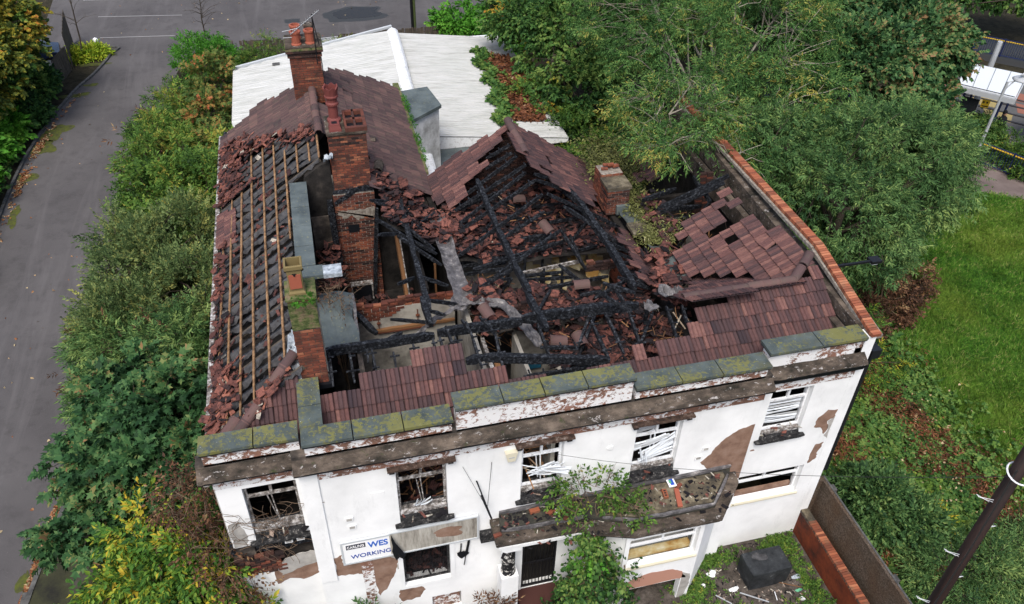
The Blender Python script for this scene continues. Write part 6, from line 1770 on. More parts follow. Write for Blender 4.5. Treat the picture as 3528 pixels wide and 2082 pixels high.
# tram stop paving and track
flat('tram_platform', [(36, 26.5), (34.5, 22.5), (38.5, 17.5), (48, 14), (52, 22), (41, 30)], G + .014, 'greypave', kind='structure')
for i in range(9):
    a = 36.4 + (i % 3) * 1.7 + (i // 3) * .6; b = 24.2 - (i % 3) * 1.6 + (i // 3) * 1.7
    flat('paving_panel', [(a, b), (a + 1.0, b - .9), (a + 1.9, b + .0), (a + .8, b + 1.1)], G + .018 + .001 * i, ['redpave', 'yellowpave', 'redpave'][i % 3], kind='structure')
for o_ in (0, .75, 1.6, 2.35):
    mb = MB(); mb.beam((34.3 + o_, 27.3 + o_, G + .04), (42.3 + o_, 18.3 + o_, G + .04), .16, .03); mb.build('rail', 'rail', kind='structure')
flat('sunken_road', [(38.5, 34.5), (48.5, 25.0), (51.5, 28.2), (41, 38)], G + .012, 'wet', kind='structure')

# ================================================================ YARD
flat('yard', [(7, -1.5), (13.57, -1.4), (13.57, .2), (9.4, .2)], G + .012, 'yard', kind='structure')
flat('yard', [(4, -12), (13.57, -12), (13.57, -1.4), (4, -1.5)], G + .010, 'yard', kind='structure')
yw = thing('yard_wall', 'low red stained yard wall with an orange brick on edge coping', 'garden wall')
mb = MB(); mb.box(13.58, 13.8, -6.5, YE - .01, G - .2, .70); mb.build('wall_body', 'redwall', yw)
CY = Pieces('coping_brick', brick_mesh(.24, .066, .1), 'cbrick')
y = -.25
while y > -5.2:
    CY.add(TR(13.69, y, .70, random.uniform(-.02, .02), random.uniform(-.02, .02), random.uniform(-.04, .04)), random.random() if random.random() < .9 else 0.0); y -= .077
CY.finish(yw, 100)
mb = MB(); mb.box(13.57, 13.81, -6.5, YE - .01, .70, .765); mb.build('coping_mortar', 'dmortar', yw)
mb = MB(); mb.box(13.58, 13.8, -.22, YE - .01, .765, .80); mb.build('mossy_end', 'grit', yw)
bw_ = thing('boundary_wall', 'tall brown pebbledashed wall running beside the red brick coping', 'wall')
mb = MB(); mb.box(14.02, 14.12, -8, .45, G - .2, 1.88); mb.build('wall_panel', 'dash', bw_)
mb = MB(); mb.box(13.83, 14.02, .3, .45, G - .2, 1.88); mb.build('wall_return', 'dash', bw_)
mb = MB(); mb.box(14.10, 14.15, -8, .44, 1.86, 1.90); mb.build('wall_top', 'kerb', bw_)
for y_ in (.1, -2.85, -5.6):
    mb = MB(); mb.box(14.12, 14.34, y_ - .1, y_ + .1, G - .2, 1.75); mb.build('buttress_post', 'kerb', bw_)
# black covered box
bx = thing('covered_box', 'large black tarpaulin covered box standing in the littered yard', 'box')
M_ = TR(11.95, -.92, G, 0, 0, .02)
mb = MB(); vs = []; 
for z, s in ((0, .96), (.35, .99), (.68, 1.0), (.74, .98)):
    for x, y in ((-.6, -.36), (0, -.38), (.6, -.36), (.61, 0), (.6, .36), (0, .37), (-.6, .36), (-.61, 0)):
        vs.append(M_ @ Vector((x * s, y * s, z + random.uniform(-.012, .012))))
mb.add(vs, [(k*8+i, k*8+(i+1) % 8, k*8+8+(i+1) % 8, k*8+8+i) for k in range(3) for i in range(8)] + [tuple(range(24, 32))]); mb.build('cover', 'blanket', bx)
mb = MB(); p_ = blob_poly(11.8, -.78, .2, .14, 16, .4, 9); mb.add([(x, y, G + .757) for x, y in p_], [tuple(range(16))]); mb.build('peeling_patch', 'felt', bx)
# yard litter
lit = [(10.6, -.55, 'white', .17, 'crumpled white plastic bag by the bay corner'), (11.0, -1.15, 'white', .14, 'white plastic scrap left of the black box'), (11.0, -1.9, 'white', .12, 'white paper scrap in the middle of the yard'),
       (12.9, -1.2, 'foil', .14, 'silvery wrapper right of the black box'), (12.75, -1.6, 'greenbit', .09, 'green and white carton by the yard wall'), (12.7, -1.85, 'upvc_clean', .1, 'white carton just in front of the green one'),
       (10.2, -.85, 'upvc_clean', .1, 'white scrap in the weeds below the bay'), (12.3, -2.4, 'upvc_clean', .1, 'white scrap at the bottom of the yard'), (10.5, -1.6, 'teal', .06, 'small teal bottle in the yard weeds'), (11.4, -2.3, 'blanket', .28, 'crumpled black cloth lying in the yard'), (12.0, -2.6, 'blanket', .2, 'second black cloth nearer the bottom of the yard')]
for i, (x, y, m_, s, l) in enumerate(lit):
    mb = MB(); n = 9; p_ = blob_poly(x, y, s, s * .6, n, .4, i); mb.add([(a, b, G + .02) for a, b in p_] + [(x + (a-x)*.5, y + (b-y)*.5, G + .05 + random.uniform(0, .05)) for a, b in p_] + [(x, y, G + .07)],
       [(k, (k+1) % n, n+(k+1) % n, n+k) for k in range(n)] + [(n+k, n+(k+1) % n, 2*n) for k in range(n)])
    tag(mb.build('litter_scrap', 'upvc_clean' if m_ == 'white' else m_), l, 'litter')
for i, (a, b, w, m_, l) in enumerate([((11.1, -1.3), (11.75, -1.75), .035, 'galv', 'long silver strip lying in the yard left of the box'), ((10.4, -1.2), (10.9, -1.75), .03, 'galv', 'second silver strip nearer the bay'), ((10.75, -1.75), (11.1, -1.74), .05, 'alum', 'short bright strip end on the yard dirt'),
                            ((12.75, -1.7), (13.35, -2.9), .022, 'batten', 'thin pale cane lying beside the yard wall'), ((12.2, -1.2), (12.85, -1.55), .015, 'lath', 'thin brown stick by the black box corner'), ((12.0, -1.75), (12.05, -1.5), .02, 'upvc_clean', 'short white stick in the yard')]):
    mb = MB(); mb.beam((*a, G + .04), (*b, G + .05), w, .015); tag(mb.build('strip', m_), l, 'strip')
YG = Pieces('yard_crumb', frag, 'shard', tints=[.05, .2, .6, .96, .99])
for i in range(700):
    YG.add(TR(random.uniform(9.6, 13.4), random.uniform(-3.2, .1), G + .015, random.gauss(0, .2), random.gauss(0, .2), random.uniform(0, 6), random.uniform(.12, .4)), random.choice((.05, .2, .2, .96, .99)))
YG.finish(None, 0, 'yard_gravel')
for o in SC.objects:
    if o.name.startswith('yard_gravel'): tag(o, 'small pale stones, glass and chips scattered over the yard dirt', 'gravel')

# ================================================================ REAR BUILDING WITH THE WHITE CORRUGATED ROOF
wb = thing('corrugated_building', 'low rear building under a big white corrugated roof with a central ridge', 'building')
def corr(name, x0, x1, za, zb, y0, y1, mat, pitch=.146, amp=.028, ycut=None):
    n = int((y1 - y0) / pitch * 4); mb = MB(); vs = []; fs = []; nx = 6
    for i in range(n + 1):
        y = y0 + (y1 - y0) * i / n; h = amp * sin(2*pi*i/4 + .5)
        xa, xb = (x0, x1) if ycut is None else ycut(y)
        for k in range(nx + 1):
            q = k / nx; x = xa + (xb - xa) * q
            vs.append((x, y, za + (zb - za) * ((x - x0) / (x1 - x0)) + h))
    mb.v = vs
    for i in range(n):
        for k in range(nx): mb.f.append((i*(nx+1)+k, i*(nx+1)+k+1, (i+1)*(nx+1)+k+1, (i+1)*(nx+1)+k)); mb.t.append(1.0 if i % 4 == 2 else .35 if i % 4 == 1 else 0.0); mb.m.append(0)  # trough faces tinted darker, painting in shade between the ribs
    return mb.build(name, mat, wb, smooth=False)
def rx(y): return 5.45 + (y - 14) * .04
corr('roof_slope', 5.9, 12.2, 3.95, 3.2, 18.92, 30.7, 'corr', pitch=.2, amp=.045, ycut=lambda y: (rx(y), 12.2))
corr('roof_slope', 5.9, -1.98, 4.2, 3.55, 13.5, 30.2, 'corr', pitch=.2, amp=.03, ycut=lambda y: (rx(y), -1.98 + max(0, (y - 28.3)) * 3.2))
mb = MB(); vs = []
for i in range(22):
    y = 13.5 + i * .8; x = rx(y) + random.uniform(-.02, .02); z = 4.24
    vs += [(x - .27, y, z - .05), (x - .16, y, z + .05), (x, y, z + .11), (x + .16, y, z + .05), (x + .27, y, z - .05)]
mb.add(vs, [(i*5+k, i*5+k+1, i*5+k+6, i*5+k+5) for i in range(21) for k in range(4)] + [(105, 106, 107, 108, 109)]); mb.build('ridge_capping', 'upvc', wb)
for a, b, c, d in ((-2.0, -1.9, 17.5, 28.3), ):
    mb = MB(); mb.box(a, b, c, d, G, 3.5); mb.build('side_wall', 'grey_render', wb)
mb = MB(); mb.beam((-1.9, 28.4, 1.6), (5.9, 30.4, 1.6), .12, 3.6); mb.build('rear_wall', 'grey_render', wb)
mb = MB(); mb.add([(5.2, 18.95, 3.0), (12.2, 18.95, 3.0), (12.2, 18.95, 3.17), (5.9, 18.95, 3.92), (5.2, 18.95, 3.92)], [(0, 1, 2, 3, 4)]); mb.build('front_board', 'upvc', wb)
mb = MB(); mb.box(5.9, 12.1, 30.4, 30.5, G, 3.1); mb.build('rear_wall', 'grey_render', wb)
mb = MB(); mb.beam((-2.0, 28.4, 3.6), (6.1, 30.75, 4.25), .12, .12); mb.build('verge_board', 'alum', wb)
mb = MB(); mb.box(6.3, 12.2, 30.66, 30.78, 3.2, 3.4); mb.build('verge_board', 'upvc', wb)
mb = MB(); mb.box(-.1, .25, 28.0, 28.3, 3.74, 3.78); mb.build('roof_vent', 'kerb', wb)
fr = thing('flat_roof_outhouse', 'dark felted flat roof between the main roofs and the white corrugated roof', 'outhouse')
mb = MB(); mb.box(5.1, 10.3, 11.3, 18.86, G, 3.15); mb.build('walls', 'grey_render', fr); mb = MB(); mb.box(5.05, 10.35, 11.3, 18.9, 3.15, 3.3); mb.build('roof', 'slate', fr)
flat('moss_patch', blob_poly(5.5, 12.8, .35, .9, 18, .4, 3), 3.304, 'mossbrick', kind='stuff')
bx = thing('roof_box', 'stained white rendered box with a dark slate lid rising beside the old tiled roof', 'roof structure')
mb = MB(); mb.prism([(5.04, 16.3), (6.24, 17.3), (6.0, 18.9), (4.6, 18.6)], 3.3, 5.98); mb.build('body', 'boxwhite', bx)
mb = MB(); mb.prism([(5.02, 16.18), (6.34, 17.26), (6.08, 19.0), (4.5, 18.7)], 5.99, 6.12); mb.build('lid', 'slate', bx)
mb = MB(); mb.beam((5.1, 16.28, 3.35), (6.3, 17.28, 3.35), .1, .1); mb.build('foot_flashing', 'upvc', bx)

# ================================================================ FENCES, POSTS, LAMPS
def board_fence(name, label, a, b, h, mat='fencewood', z=G, w=.145, rails=True, cat='fence'):
    t = thing(name, label, cat); a = Vector(a); b = Vector(b); d = b - a; n = int(d.length / (w + .01)); ang = math.atan2(d.y, d.x)
    base = []
    for k in range(4):
        mb = MB(); mb.box(-w/2, w/2, -.012, .012, 0, h + random.uniform(-.03, .03)); base.append(mb.mesh('board', mat))
    for i in range(n):
        p = a + d * (i + .5) / n
        link('board', base[i % 4], t, Matrix.Translation((p.x, p.y, z + random.uniform(-.03, .03))) @ Matrix.Rotation(ang, 4, 'Z') @ Matrix.Rotation(random.gauss(0, .012), 4, 'Y'))
    for hh in (.3, h - .3):
        mb = MB(); mb.beam((a.x, a.y + .03, z + hh), (b.x, b.y + .03, z + hh), .04, .08); mb.build('fence_rail', mat, t)
    return t
board_fence('board_fence', 'dark weathered board fence behind the tall weeds near the chimney pots', (-2.1, 37.4), (2.0, 37.1), 1.75)
board_fence('board_fence', 'dark weathered board fence behind the ridge of the white roof', (3.6, 37.6), (10.6, 37.9), 1.65)
board_fence('board_fence', 'tall leaning board fence beside the yellow leaved bush', (-11.9, 39.4), (-12.5, 43.6), 2.1)
board_fence('board_fence', 'short dark fence ending at the hedge by the road', (-12.3, 37.2), (-11.95, 39.3), 1.5, )
gt = thing('site_gate', 'leaning blue grey metal panel beside the weeds at the corner of the white roof', 'gate')
mb = MB(); mb.beam((-2.25, 31.6, .6), (-2.05, 33.6, .6), .05, 1.7); mb.build('panel', 'slate', gt)
br = thing('crowd_barrier', 'pale metal barrier standing on the car park behind the dark fence', 'barrier')
mb = MB(); mb.tube([(2.6, 38.6, G), (2.6, 38.6, .85), (5.2, 38.9, .85), (5.2, 38.9, G)], .03, 5); mb.build('frame', 'galv', br)
mb = MB(); mb.box(2.62, 3.7, 38.62, 38.66, 0, .8); mb.build('panel', 'alum', br)
mb = MB(); mb.box(4.85, 5.15, 38.8, 38.84, .45, .7); mb.build('plate', 'upvc_clean', br)
lp = thing('lamp_column', 'mossy green and black lamp column rising behind the dark board fence', 'lamp post')
mb = MB(); mb.tube([(8.4, 39.5, G), (8.38, 39.5, 5.6)], .09, 8); mb.build('column', 'black_iron', lp)
mb = MB(); mb.tube([(8.56, 39.5, G), (8.55, 39.5, 5.6)], .08, 8); mb.build('mossy_side', 'green_post', lp)
mb = MB(); mb.tube([(8.45, 39.5, 5.5), (8.45, 38.7, 6.2)], .05, 6); mb.build('arm', 'black_iron', lp)
for i, (x, y, l) in enumerate([(-10.75, 41.7, 'small bollard with a lit white globe beside the yellow leaved bush'), (10.45, 41.2, 'small bollard with a lit white globe beside the green bush at the car park edge')]):
    b_ = thing('bollard_light', l, 'bollard light')
    mb = MB(); mb.lathe((x, y, G), [(.09, 0), (.085, .05), (.08, .62)], 10); mb.build('post', 'black_plastic', b_)
    mb = MB(); mb.lathe((x, y, G + .62), [(.08, 0), (.15, .06), (.17, .16), (.12, .28), (.04, .33)], 12); mb.build('globe', 'lightglobe', b_, smooth=True)
# utility pole
up = thing('utility_pole', 'dark creosoted utility pole with pale wire steps leaning across the bottom corner', 'utility pole')
PT = Vector((10.88, -6.05, 11.0)); PB = Vector((11.42, -5.75, G)); 
mb = MB(); mb.tube([PB, PB.lerp(PT, .5), PT + (PT - PB) * .02], [.13, .115, .10], 12); mb.build('pole', 'polewood', up, smooth=True)
mb = MB(); c = PT - Vector((0, 0, .25)); mb.tube([c + Vector((cos(a)*.18, sin(a)*.18 - .05, .05*sin(a))) for a in [2*pi*k/20 for k in range(21)]], .014, 5, cap=False); mb.build('cable_ring', 'ring', up)
mb = MB(); mb.tube([PT + Vector((-.14, -.08, -.1)), PT + Vector((-.15, -.13, -2)), PB.lerp(PT, .6) + Vector((-.14, -.1, 0)), PB.lerp(PT, .2) + Vector((-.16, -.1, 0))], .016, 4); mb.build('earth_cable', 'cable', up)
for i in range(11):
    p = PT.lerp(PB, .09 + i * .068); s = 1 if i % 2 else -1
    mb = MB(); e = Vector((s * .2, -.02 if s > 0 else .16, .02)); b0 = p + Vector((s * .10, 0, 0))
    mb.tube([b0, b0 + e * .75, b0 + e * .8 + Vector((0, .05, 0)), b0 + Vector((0, .05, -.06))], .006, 4, cap=False); mb.tube([b0 + Vector((0, 0, .05)), b0 + e * .85], .006, 4)
    mb.build('step_iron', 'alum', up)
cb = MB(); a = Vector((5.75, -.12, 5.72)); b = PT - Vector((.1, 0, .35)); pts = []
for k in range(25):
    q = k / 24; p = a.lerp(b, q); p.z -= 1.1 * 4 * q * (1-q) * .25; pts.append(p)
cb.tube(pts, .006, 4); tag(cb.build('overhead_cable', 'cable'), 'thin black cable strung from the window with tangled blinds to the utility pole', 'cable')

# ================================================================ TRAM STOP CORNER
ts = thing('tram_shelter', 'tram shelter with a flat pale roof beside the tall grey mast', 'shelter')
cs = [(33.94, 21.07), (35.74, 19.08), (38.4, 21.4), (36.3, 23.5)]
mb = MB(); mb.prism(cs, 2.74, 2.8); mb.build('roof', 'tramroof', ts)
mb = MB(); mb.beam((33.9, 21.0, 2.62), (35.72, 18.98, 2.62), .06, .26); mb.build('fascia', 'galv', ts); mb = MB(); mb.beam((33.98, 21.1, 2.81), (35.76, 19.14, 2.81), .05, .03); mb.build('black_trim', 'tar', ts)
mb = MB(); mb.beam((35.78, 19.05, 2.62), (38.4, 21.3, 2.62), .06, .26); mb.build('fascia', 'galv', ts)
for k in (1, 2, 3):
    p = Vector(cs[0]).lerp(Vector(cs[1]), k/4); q = Vector(cs[3]).lerp(Vector(cs[2]), k/4); mb = MB(); mb.beam((p.x, p.y, 2.812), (q.x, q.y, 2.812), .025, .02); mb.build('roof_seam', 'slate', ts)
for p in ((34.5, 21.0), (35.7, 19.7), (36.6, 22.6), (37.9, 21.3)):
    mb = MB(); mb.tube([(*p, G), (*p, 2.74)], .06, 6); mb.build('post', 'blue_metal', ts)
mb = MB(); mb.beam((34.4, 20.9, 1.2), (34.9, 20.3, 1.2), .03, 2.0); mb.build('glass_screen', 'carglass', ts)
def rail_fence(name, label, a, b, h=1.15, yellow=True):
    t = thing(name, label, 'fence'); a = Vector((*a, G)); b = Vector((*b, G)); d = b - a; n = max(2, int(d.length / 1.6)); s = Vector((d.y, -d.x, 0)).normalized()
    for i in range(n + 1):
        p = a + d * i / n; mb = MB(); mb.beam(p, p + Vector((0, 0, h + .05)), .06, .06); mb.build('fence_post', 'blue_metal', t)
    for z in (.12, h - .02):
        mb = MB(); mb.beam(a + Vector((0, 0, z)), b + Vector((0, 0, z)), .05, .05); mb.build('fence_rail', 'blue_metal', t)
    m = int(d.length / .13); base = MB(); base.box(-.01, .01, -.01, .01, .12, h - .02); me = base.mesh('railing_bar', 'blue_metal')
    for i in range(m): 
        p = a + d * (i + .5) / m; link('railing_bar', me, t, Matrix.Translation(p))
    if yellow:
        mb = MB(); q = Vector((0, 0, .98)) + s * -.16; mb.tube([a + q, b + q], .045, 6); mb.build('handrail', 'yellow', t)
rail_fence('blue_railing', 'blue metal railing with a yellow handrail running past the lawn pavement', (30.9, 24.6), (36.4, 13.8))
rail_fence('blue_railing', 'blue railing on the far side of the tram tracks', (38.0, 37.0), (48.6, 26.4))
rail_fence('blue_railing', 'blue railing glimpsed through the middle of the tall trees', (27.0, 27.5), (30.6, 24.9))
gm = thing('grey_mast', 'tall plain grey metal mast standing behind the hedge', 'mast')
mb = MB(); mb.tube([(37.9, 23.4, G), (37.8, 23.3, 3.9)], [.19, .13], 10); mb.build('mast_tube', 'galv', gm); mb = MB(); mb.box(38.0, 38.35, 23.1, 23.16, 1.9, 2.4); 
sn = thing('warning_sign', 'small yellow warning sign with black symbols fixed beside the grey mast', 'sign')
mb = MB(); mb.beam((35.2, 20.42, 1.95), (35.5, 20.2, 1.95), .03, .42); mb.build('sign_plate', 'yellow', sn)
for k in (0, 1):
    mb = MB(); mb.lathe((35.24 + k*.13, 20.34 - k*.1, 2.03), [(.05, 0), (.05, .01)], 8, M=Euler((pi/2, 0, -.6)).to_matrix()); mb.build('symbol', 'black_iron', sn)
mb = MB(); mb.beam((35.22, 20.37, 1.82), (35.46, 20.19, 1.82), .01, .05); mb.build('text_bar', 'black_iron', sn)
sl = thing('street_lamp', 'slender grey street lamp with a round head at the pavement edge', 'street lamp')
mb = MB(); mb.tube([(32.83, 17.27, G), (32.9, 17.27, 4.7)], [.09, .06], 8); mb.build('column', 'galv', sl)
mb = MB(); mb.tube([(32.9, 17.27, 4.3), (33.2, 17.2, 4.75)], .03, 5); mb.tube([(32.9, 17.27, 4.68), (33.45, 17.1, 4.8)], .03, 5); mb.build('arm', 'galv', sl)
mb = MB(); mb.lathe((33.5, 17.15, 4.72), [(.15, 0), (.38, .05), (.4, .09), (.3, .16), (.06, .2)], 18); mb.build('lamp_head', 'galv', sl, smooth=True)
gu = thing('gull', 'grey and white gull perched on the round lamp head', 'bird')
mb = MB(); mb.tube([(33.32, 17.1, 5.06), (33.42, 17.1, 5.05), (33.55, 17.12, 5.09), (33.64, 17.12, 5.17), (33.69, 17.12, 5.24)], [.02, .06, .085, .06, .035], 8); mb.lathe((33.7, 17.12, 5.24), [(.015, -.045), (.045, -.02), (.045, .02), (.015, .045)], 8); mb.build('body', 'gullwhite', gu, smooth=True)
mb = MB(); mb.tube([(33.22, 17.08, 5.07), (33.45, 17.06, 5.1), (33.58, 17.08, 5.13)], [.01, .065, .03], 6); mb.build('wing', 'gullgrey', gu, smooth=True)
mb = MB(); mb.tube([(33.74, 17.12, 5.24), (33.8, 17.12, 5.22)], [.012, .004], 5); mb.build('beak', 'yellow', gu)
for s in (-.03, .03):
    mb = MB(); mb.tube([(33.52, 17.12 + s, 5.04), (33.52, 17.12 + s, 4.9)], .006, 4); mb.build('leg', 'yellow', gu)
# person on the tram stop, one skinned body
pe = thing('person', 'person in a dark coat and hat walking behind the hedge at the tram stop', 'person')
def skin_body(V, E, Rr, mat, parent, name='body'):
    me = bpy.data.meshes.new(name); me.from_pydata(V, E, []); o = bpy.data.objects.new(name, me); COL.objects.link(o); o.parent = parent
    o.modifiers.new('skin', 'SKIN'); sv = me.skin_vertices[0].data
    for i, r_ in enumerate(Rr): sv[i].radius = (r_, r_ * .85)
    sv[0].use_root = True; ss = o.modifiers.new('sub', 'SUBSURF'); ss.levels = 1; ss.render_levels = 2
    me.materials.append(MATS[mat]); return o
bx_, by_ = 36.55, 20.0
V = [(0, 0, .95), (0, 0, 1.2), (0, 0, 1.42), (0, 0, 1.52), (0, -.01, 1.66), (-.19, 0, 1.4), (-.25, .03, 1.12), (-.24, -.06, .88), (.19, 0, 1.4), (.25, -.02, 1.12), (.25, -.12, .9), (-.1, 0, .85), (-.11, -.1, .48), (-.11, .02, .08), (-.11, -.1, .03), (.1, 0, .85), (.11, .06, .48), (.11, .22, .1), (.11, .12, .03)]
E = [(0, 1), (1, 2), (2, 3), (3, 4), (2, 5), (5, 6), (6, 7), (2, 8), (8, 9), (9, 10), (0, 11), (11, 12), (12, 13), (13, 14), (0, 15), (15, 16), (16, 17), (17, 18)]
Rr = [.16, .17, .17, .065, .1, .075, .055, .045, .075, .055, .045, .1, .07, .05, .045, .1, .07, .05, .045]
skin_body([(x + bx_, y + by_, z + G) for x, y, z in V], E, Rr, 'coat', pe)
mb = MB(); mb.lathe((bx_, by_ - .01, 1.66 + G), [(.06, -.12), (.095, -.03), (.1, .03), (.07, .1)], 12); mb.build('face', 'skin', pe, smooth=True)
mb = MB(); mb.lathe((bx_, by_ + .01, 1.70 + G), [(.112, -.04), (.118, .02), (.09, .11), (.03, .14)], 12); mb.build('hat', 'coat', pe, smooth=True)
for s in (-1, 1):
    for k in range(5):
        mb = MB(); x = bx_ + s * .25; y0 = by_ + (-.06 if s < 0 else -.12); z = .86 + G + (.02 if s > 0 else 0)
        mb.tube([(x + s*.0 + (k - 2) * .014, y0 - .01, z), (x + (k - 2) * .016, y0 - .03, z - .05), (x + (k - 2) * .014, y0 - .02, z - .08 - (.01 if k == 2 else 0))], [.011, .010, .007], 4); mb.build('finger', 'skin', pe)
# parked car glimpsed behind the fence
car = thing('parked_car', 'dark blue parked car mostly hidden behind the leaning board fence', 'car')
cm = TR(-14.6, 40.4, G, 0, 0, .2)
prof = [(-2.0, .35), (-2.0, .8), (-1.3, .92), (-.75, 1.38), (.7, 1.42), (1.35, .98), (2.0, .85), (2.05, .35)]
mb = MB(); vs = [cm @ Vector((x, -.85 + (.12 if z > 1.1 else 0), z)) for x, z in prof] + [cm @ Vector((x, .85 - (.12 if z > 1.1 else 0), z)) for x, z in prof]; n = 8
mb.add(vs, [tuple(range(n)), tuple(range(2*n-1, n-1, -1))] + [(i, i+n, (i+1) % n + n, (i+1) % n) for i in range(n)]); mb.build('body', 'carpaint', car)
for s in (-1, 1):
    mb = MB(); mb.add([cm @ Vector(p) for p in ((-1.05, s*.86, 1.0), (1.15, s*.86, 1.02), (.65, s*.752, 1.34), (-.7, s*.752, 1.3))], [(0, 1, 2, 3)]); mb.build('side_window', 'carglass', car)
    for x in (-1.3, 1.3):
        mb = MB(); mb.lathe(cm @ Vector((x, s*.78, .32)), [(.32, -.1), (.32, .1)], 16, M=Euler((pi/2, 0, .2)).to_matrix()); w_ = mb.build('wheel', 'black_plastic', car)
        mb = MB(); mb.lathe(cm @ Vector((x, s*.80, .32)), [(.2, -.1), (.2, .1)], 12, M=Euler((pi/2, 0, .2)).to_matrix()); mb.build('rim', 'alum', w_)
mb = MB(); mb.add([cm @ Vector(p) for p in ((1.37, -.7, 1.0), (1.37, .7, 1.0), (.76, .66, 1.39), (.76, -.66, 1.39))], [(0, 1, 2, 3)]); mb.build('windscreen', 'carglass', car)
for s in (-.62, .62):
    mb = MB(); mb.add([cm @ Vector((2.04, s - .15, .68)), cm @ Vector((2.04, s + .15, .68)), cm @ Vector((2.03, s + .15, .8)), cm @ Vector((2.03, s - .15, .8))], [(0, 1, 2, 3)]); mb.build('headlight', 'lightglobe', car)

# ================================================================ TREES, SHRUBS, GROUND COVER
def plant(name, label, cat, base, lobes, mat, bark='bark', trunk_r=.12, limbs=7, group=None, twig_every=2, tr=.012, limb_r=.05, top=None, part='crown', extra=(), **kw):
    t = thing(name, label, cat, group=group)
    o, C = crown(part, lobes, mat, parent=t, **kw)
    o['kind'] = 'stuff'
    tp = top or (lobes[0][0], lobes[0][1], max(l[2] for l in lobes) - .3)
    branches('b', (*base, G), C, bark, t, kw.get('seed', 1), trunk_r, tp, limbs, twig_every, tr, limb_r)
    for m2, kk in extra:
        k3 = dict(kw); k3.update(kk); o2, _ = crown('leaf_tufts', k3.pop('lobes', lobes), m2, parent=t, **k3); o2['kind'] = 'stuff'
    return t, C

plant('ash_tree', 'broad green ash tree beside the right flank of the building over the lawn', 'tree', (20.5, 9.5),
      [(17.3, 7.2, 5.6, 2.2, 2.2, 2.0), (19.8, 9.0, 6.2, 2.9, 2.7, 2.1), (22.2, 10.2, 5.6, 2.5, 2.3, 1.9), (23.7, 11.6, 4.9, 1.7, 1.8, 1.6), (19.0, 7.4, 4.4, 1.6, 1.5, 1.3), (22.3, 9.8, 4.4, 1.8, 1.5, 1.2), (16.4, 9.8, 6.4, 2.0, 2.2, 1.7)],
      'leaf_blue', kind='lance', leaf=.15, per=8, slen=.34, clumps=640, sprigs=24, crad=.46, seed=3, tint=.52, droop=.35, low=-.6, flat=.6, trunk_r=.28, limbs=16, bark='bark', tr=.014, limb_r=.1)
plant('ash_tree', 'tall ash tree with bare pale twigs rising behind the right hand roof', 'tree', (16.5, 15.0),
      [(15.0, 12.8, 7.2, 2.3, 2.0, 1.8), (15.6, 15.6, 8.0, 2.8, 2.8, 2.0), (18.4, 15.6, 8.4, 3.0, 2.8, 2.2), (18.2, 12.4, 7.2, 2.6, 2.2, 1.7), (15.2, 19.2, 8.0, 3.0, 2.8, 2.0), (20.6, 19.0, 8.0, 3.2, 3.0, 2.2), (18.0, 23.5, 8.2, 3.2, 2.6, 2.2), (13.4, 13.0, 6.0, 1.2, 1.6, 1.2)],
      'leaf_ash', kind='lance', leaf=.14, per=8, slen=.34, clumps=700, sprigs=22, crad=.48, seed=5, tint=.48, droop=.4, low=-.45, flat=.6, trunk_r=.3, limbs=24, bark='palebark', twig_every=2, tr=.014, limb_r=.07, gap=.22)
plant('ash_branch', 'leafy ash bough drooping over the broken right hand roof', 'branch', (16.2, 14.0),
      [(12.3, 8.4, 8.3, .95, .9, .55), (12.9, 9.8, 8.6, 1.0, 1.1, .6), (11.6, 9.2, 8.0, .7, .7, .4), (13.3, 11.2, 8.3, 1.1, 1.2, .8), (12.6, 12.2, 7.8, 1.3, 1.2, .7), (14.2, 10.2, 8.1, .9, 1.2, .8), (14.4, 8.6, 7.6, .7, .9, .7), (14.0, 11.8, 8.2, .9, 1.0, .7)],
      'leaf_ash', kind='lance', leaf=.13, per=7, slen=.3, clumps=120, sprigs=20, crad=.36, seed=8, tint=.55, droop=.5, low=-.8, flat=.7, trunk_r=.03, limbs=8, bark='palebark', twig_every=1, tr=.012, limb_r=.03, top=(12.6, 10.4, 8.4))
plant('sycamore_tree', 'large sycamore turning reddish behind the ash beside the tram stop', 'tree', (24.5, 17.5),
      [(23.2, 15.0, 6.8, 2.8, 2.4, 2.0), (26.0, 16.8, 7.0, 2.5, 2.4, 2.0), (27.0, 19.4, 6.8, 2.0, 2.0, 1.6), (24.8, 13.8, 5.2, 2.0, 1.8, 1.6), (23.6, 20.0, 7.4, 3.0, 2.6, 2.0), (27.4, 22.4, 7.0, 2.6, 2.4, 1.9)],
      'leaf_syc', kind='ivy', leaf=.155, per=7, slen=.36, clumps=700, sprigs=22, crad=.48, seed=9, tint=.5, droop=.35, low=-.5, flat=.6, trunk_r=.3, limbs=16, gap=.1)
plant('ivy_clad_tree', 'dark ivy clad tree overhanging the far corner of the white roof', 'tree', (14.5, 27.0),
      [(14.4, 26.0, 4.6, 2.6, 2.6, 2.3), (12.9, 28.2, 4.8, 2.0, 1.8, 1.2), (13.6, 22.6, 3.4, 1.8, 2.2, 2.0), (16.5, 29.5, 6.4, 3.0, 2.6, 2.4), (17.4, 25.0, 5.4, 2.6, 2.4, 2.2), (20.0, 30.0, 7.0, 3.2, 2.8, 2.4)],
      'leaf_ivy', kind='ivy', leaf=.16, per=7, slen=.34, clumps=540, sprigs=22, crad=.5, seed=12, tint=.55, droop=.5, low=-.4, flat=.6, trunk_r=.3, limbs=12,
      extra=(('leaf_autumn', dict(clumps=60, sprigs=8, tint=.5, seed=13)),))
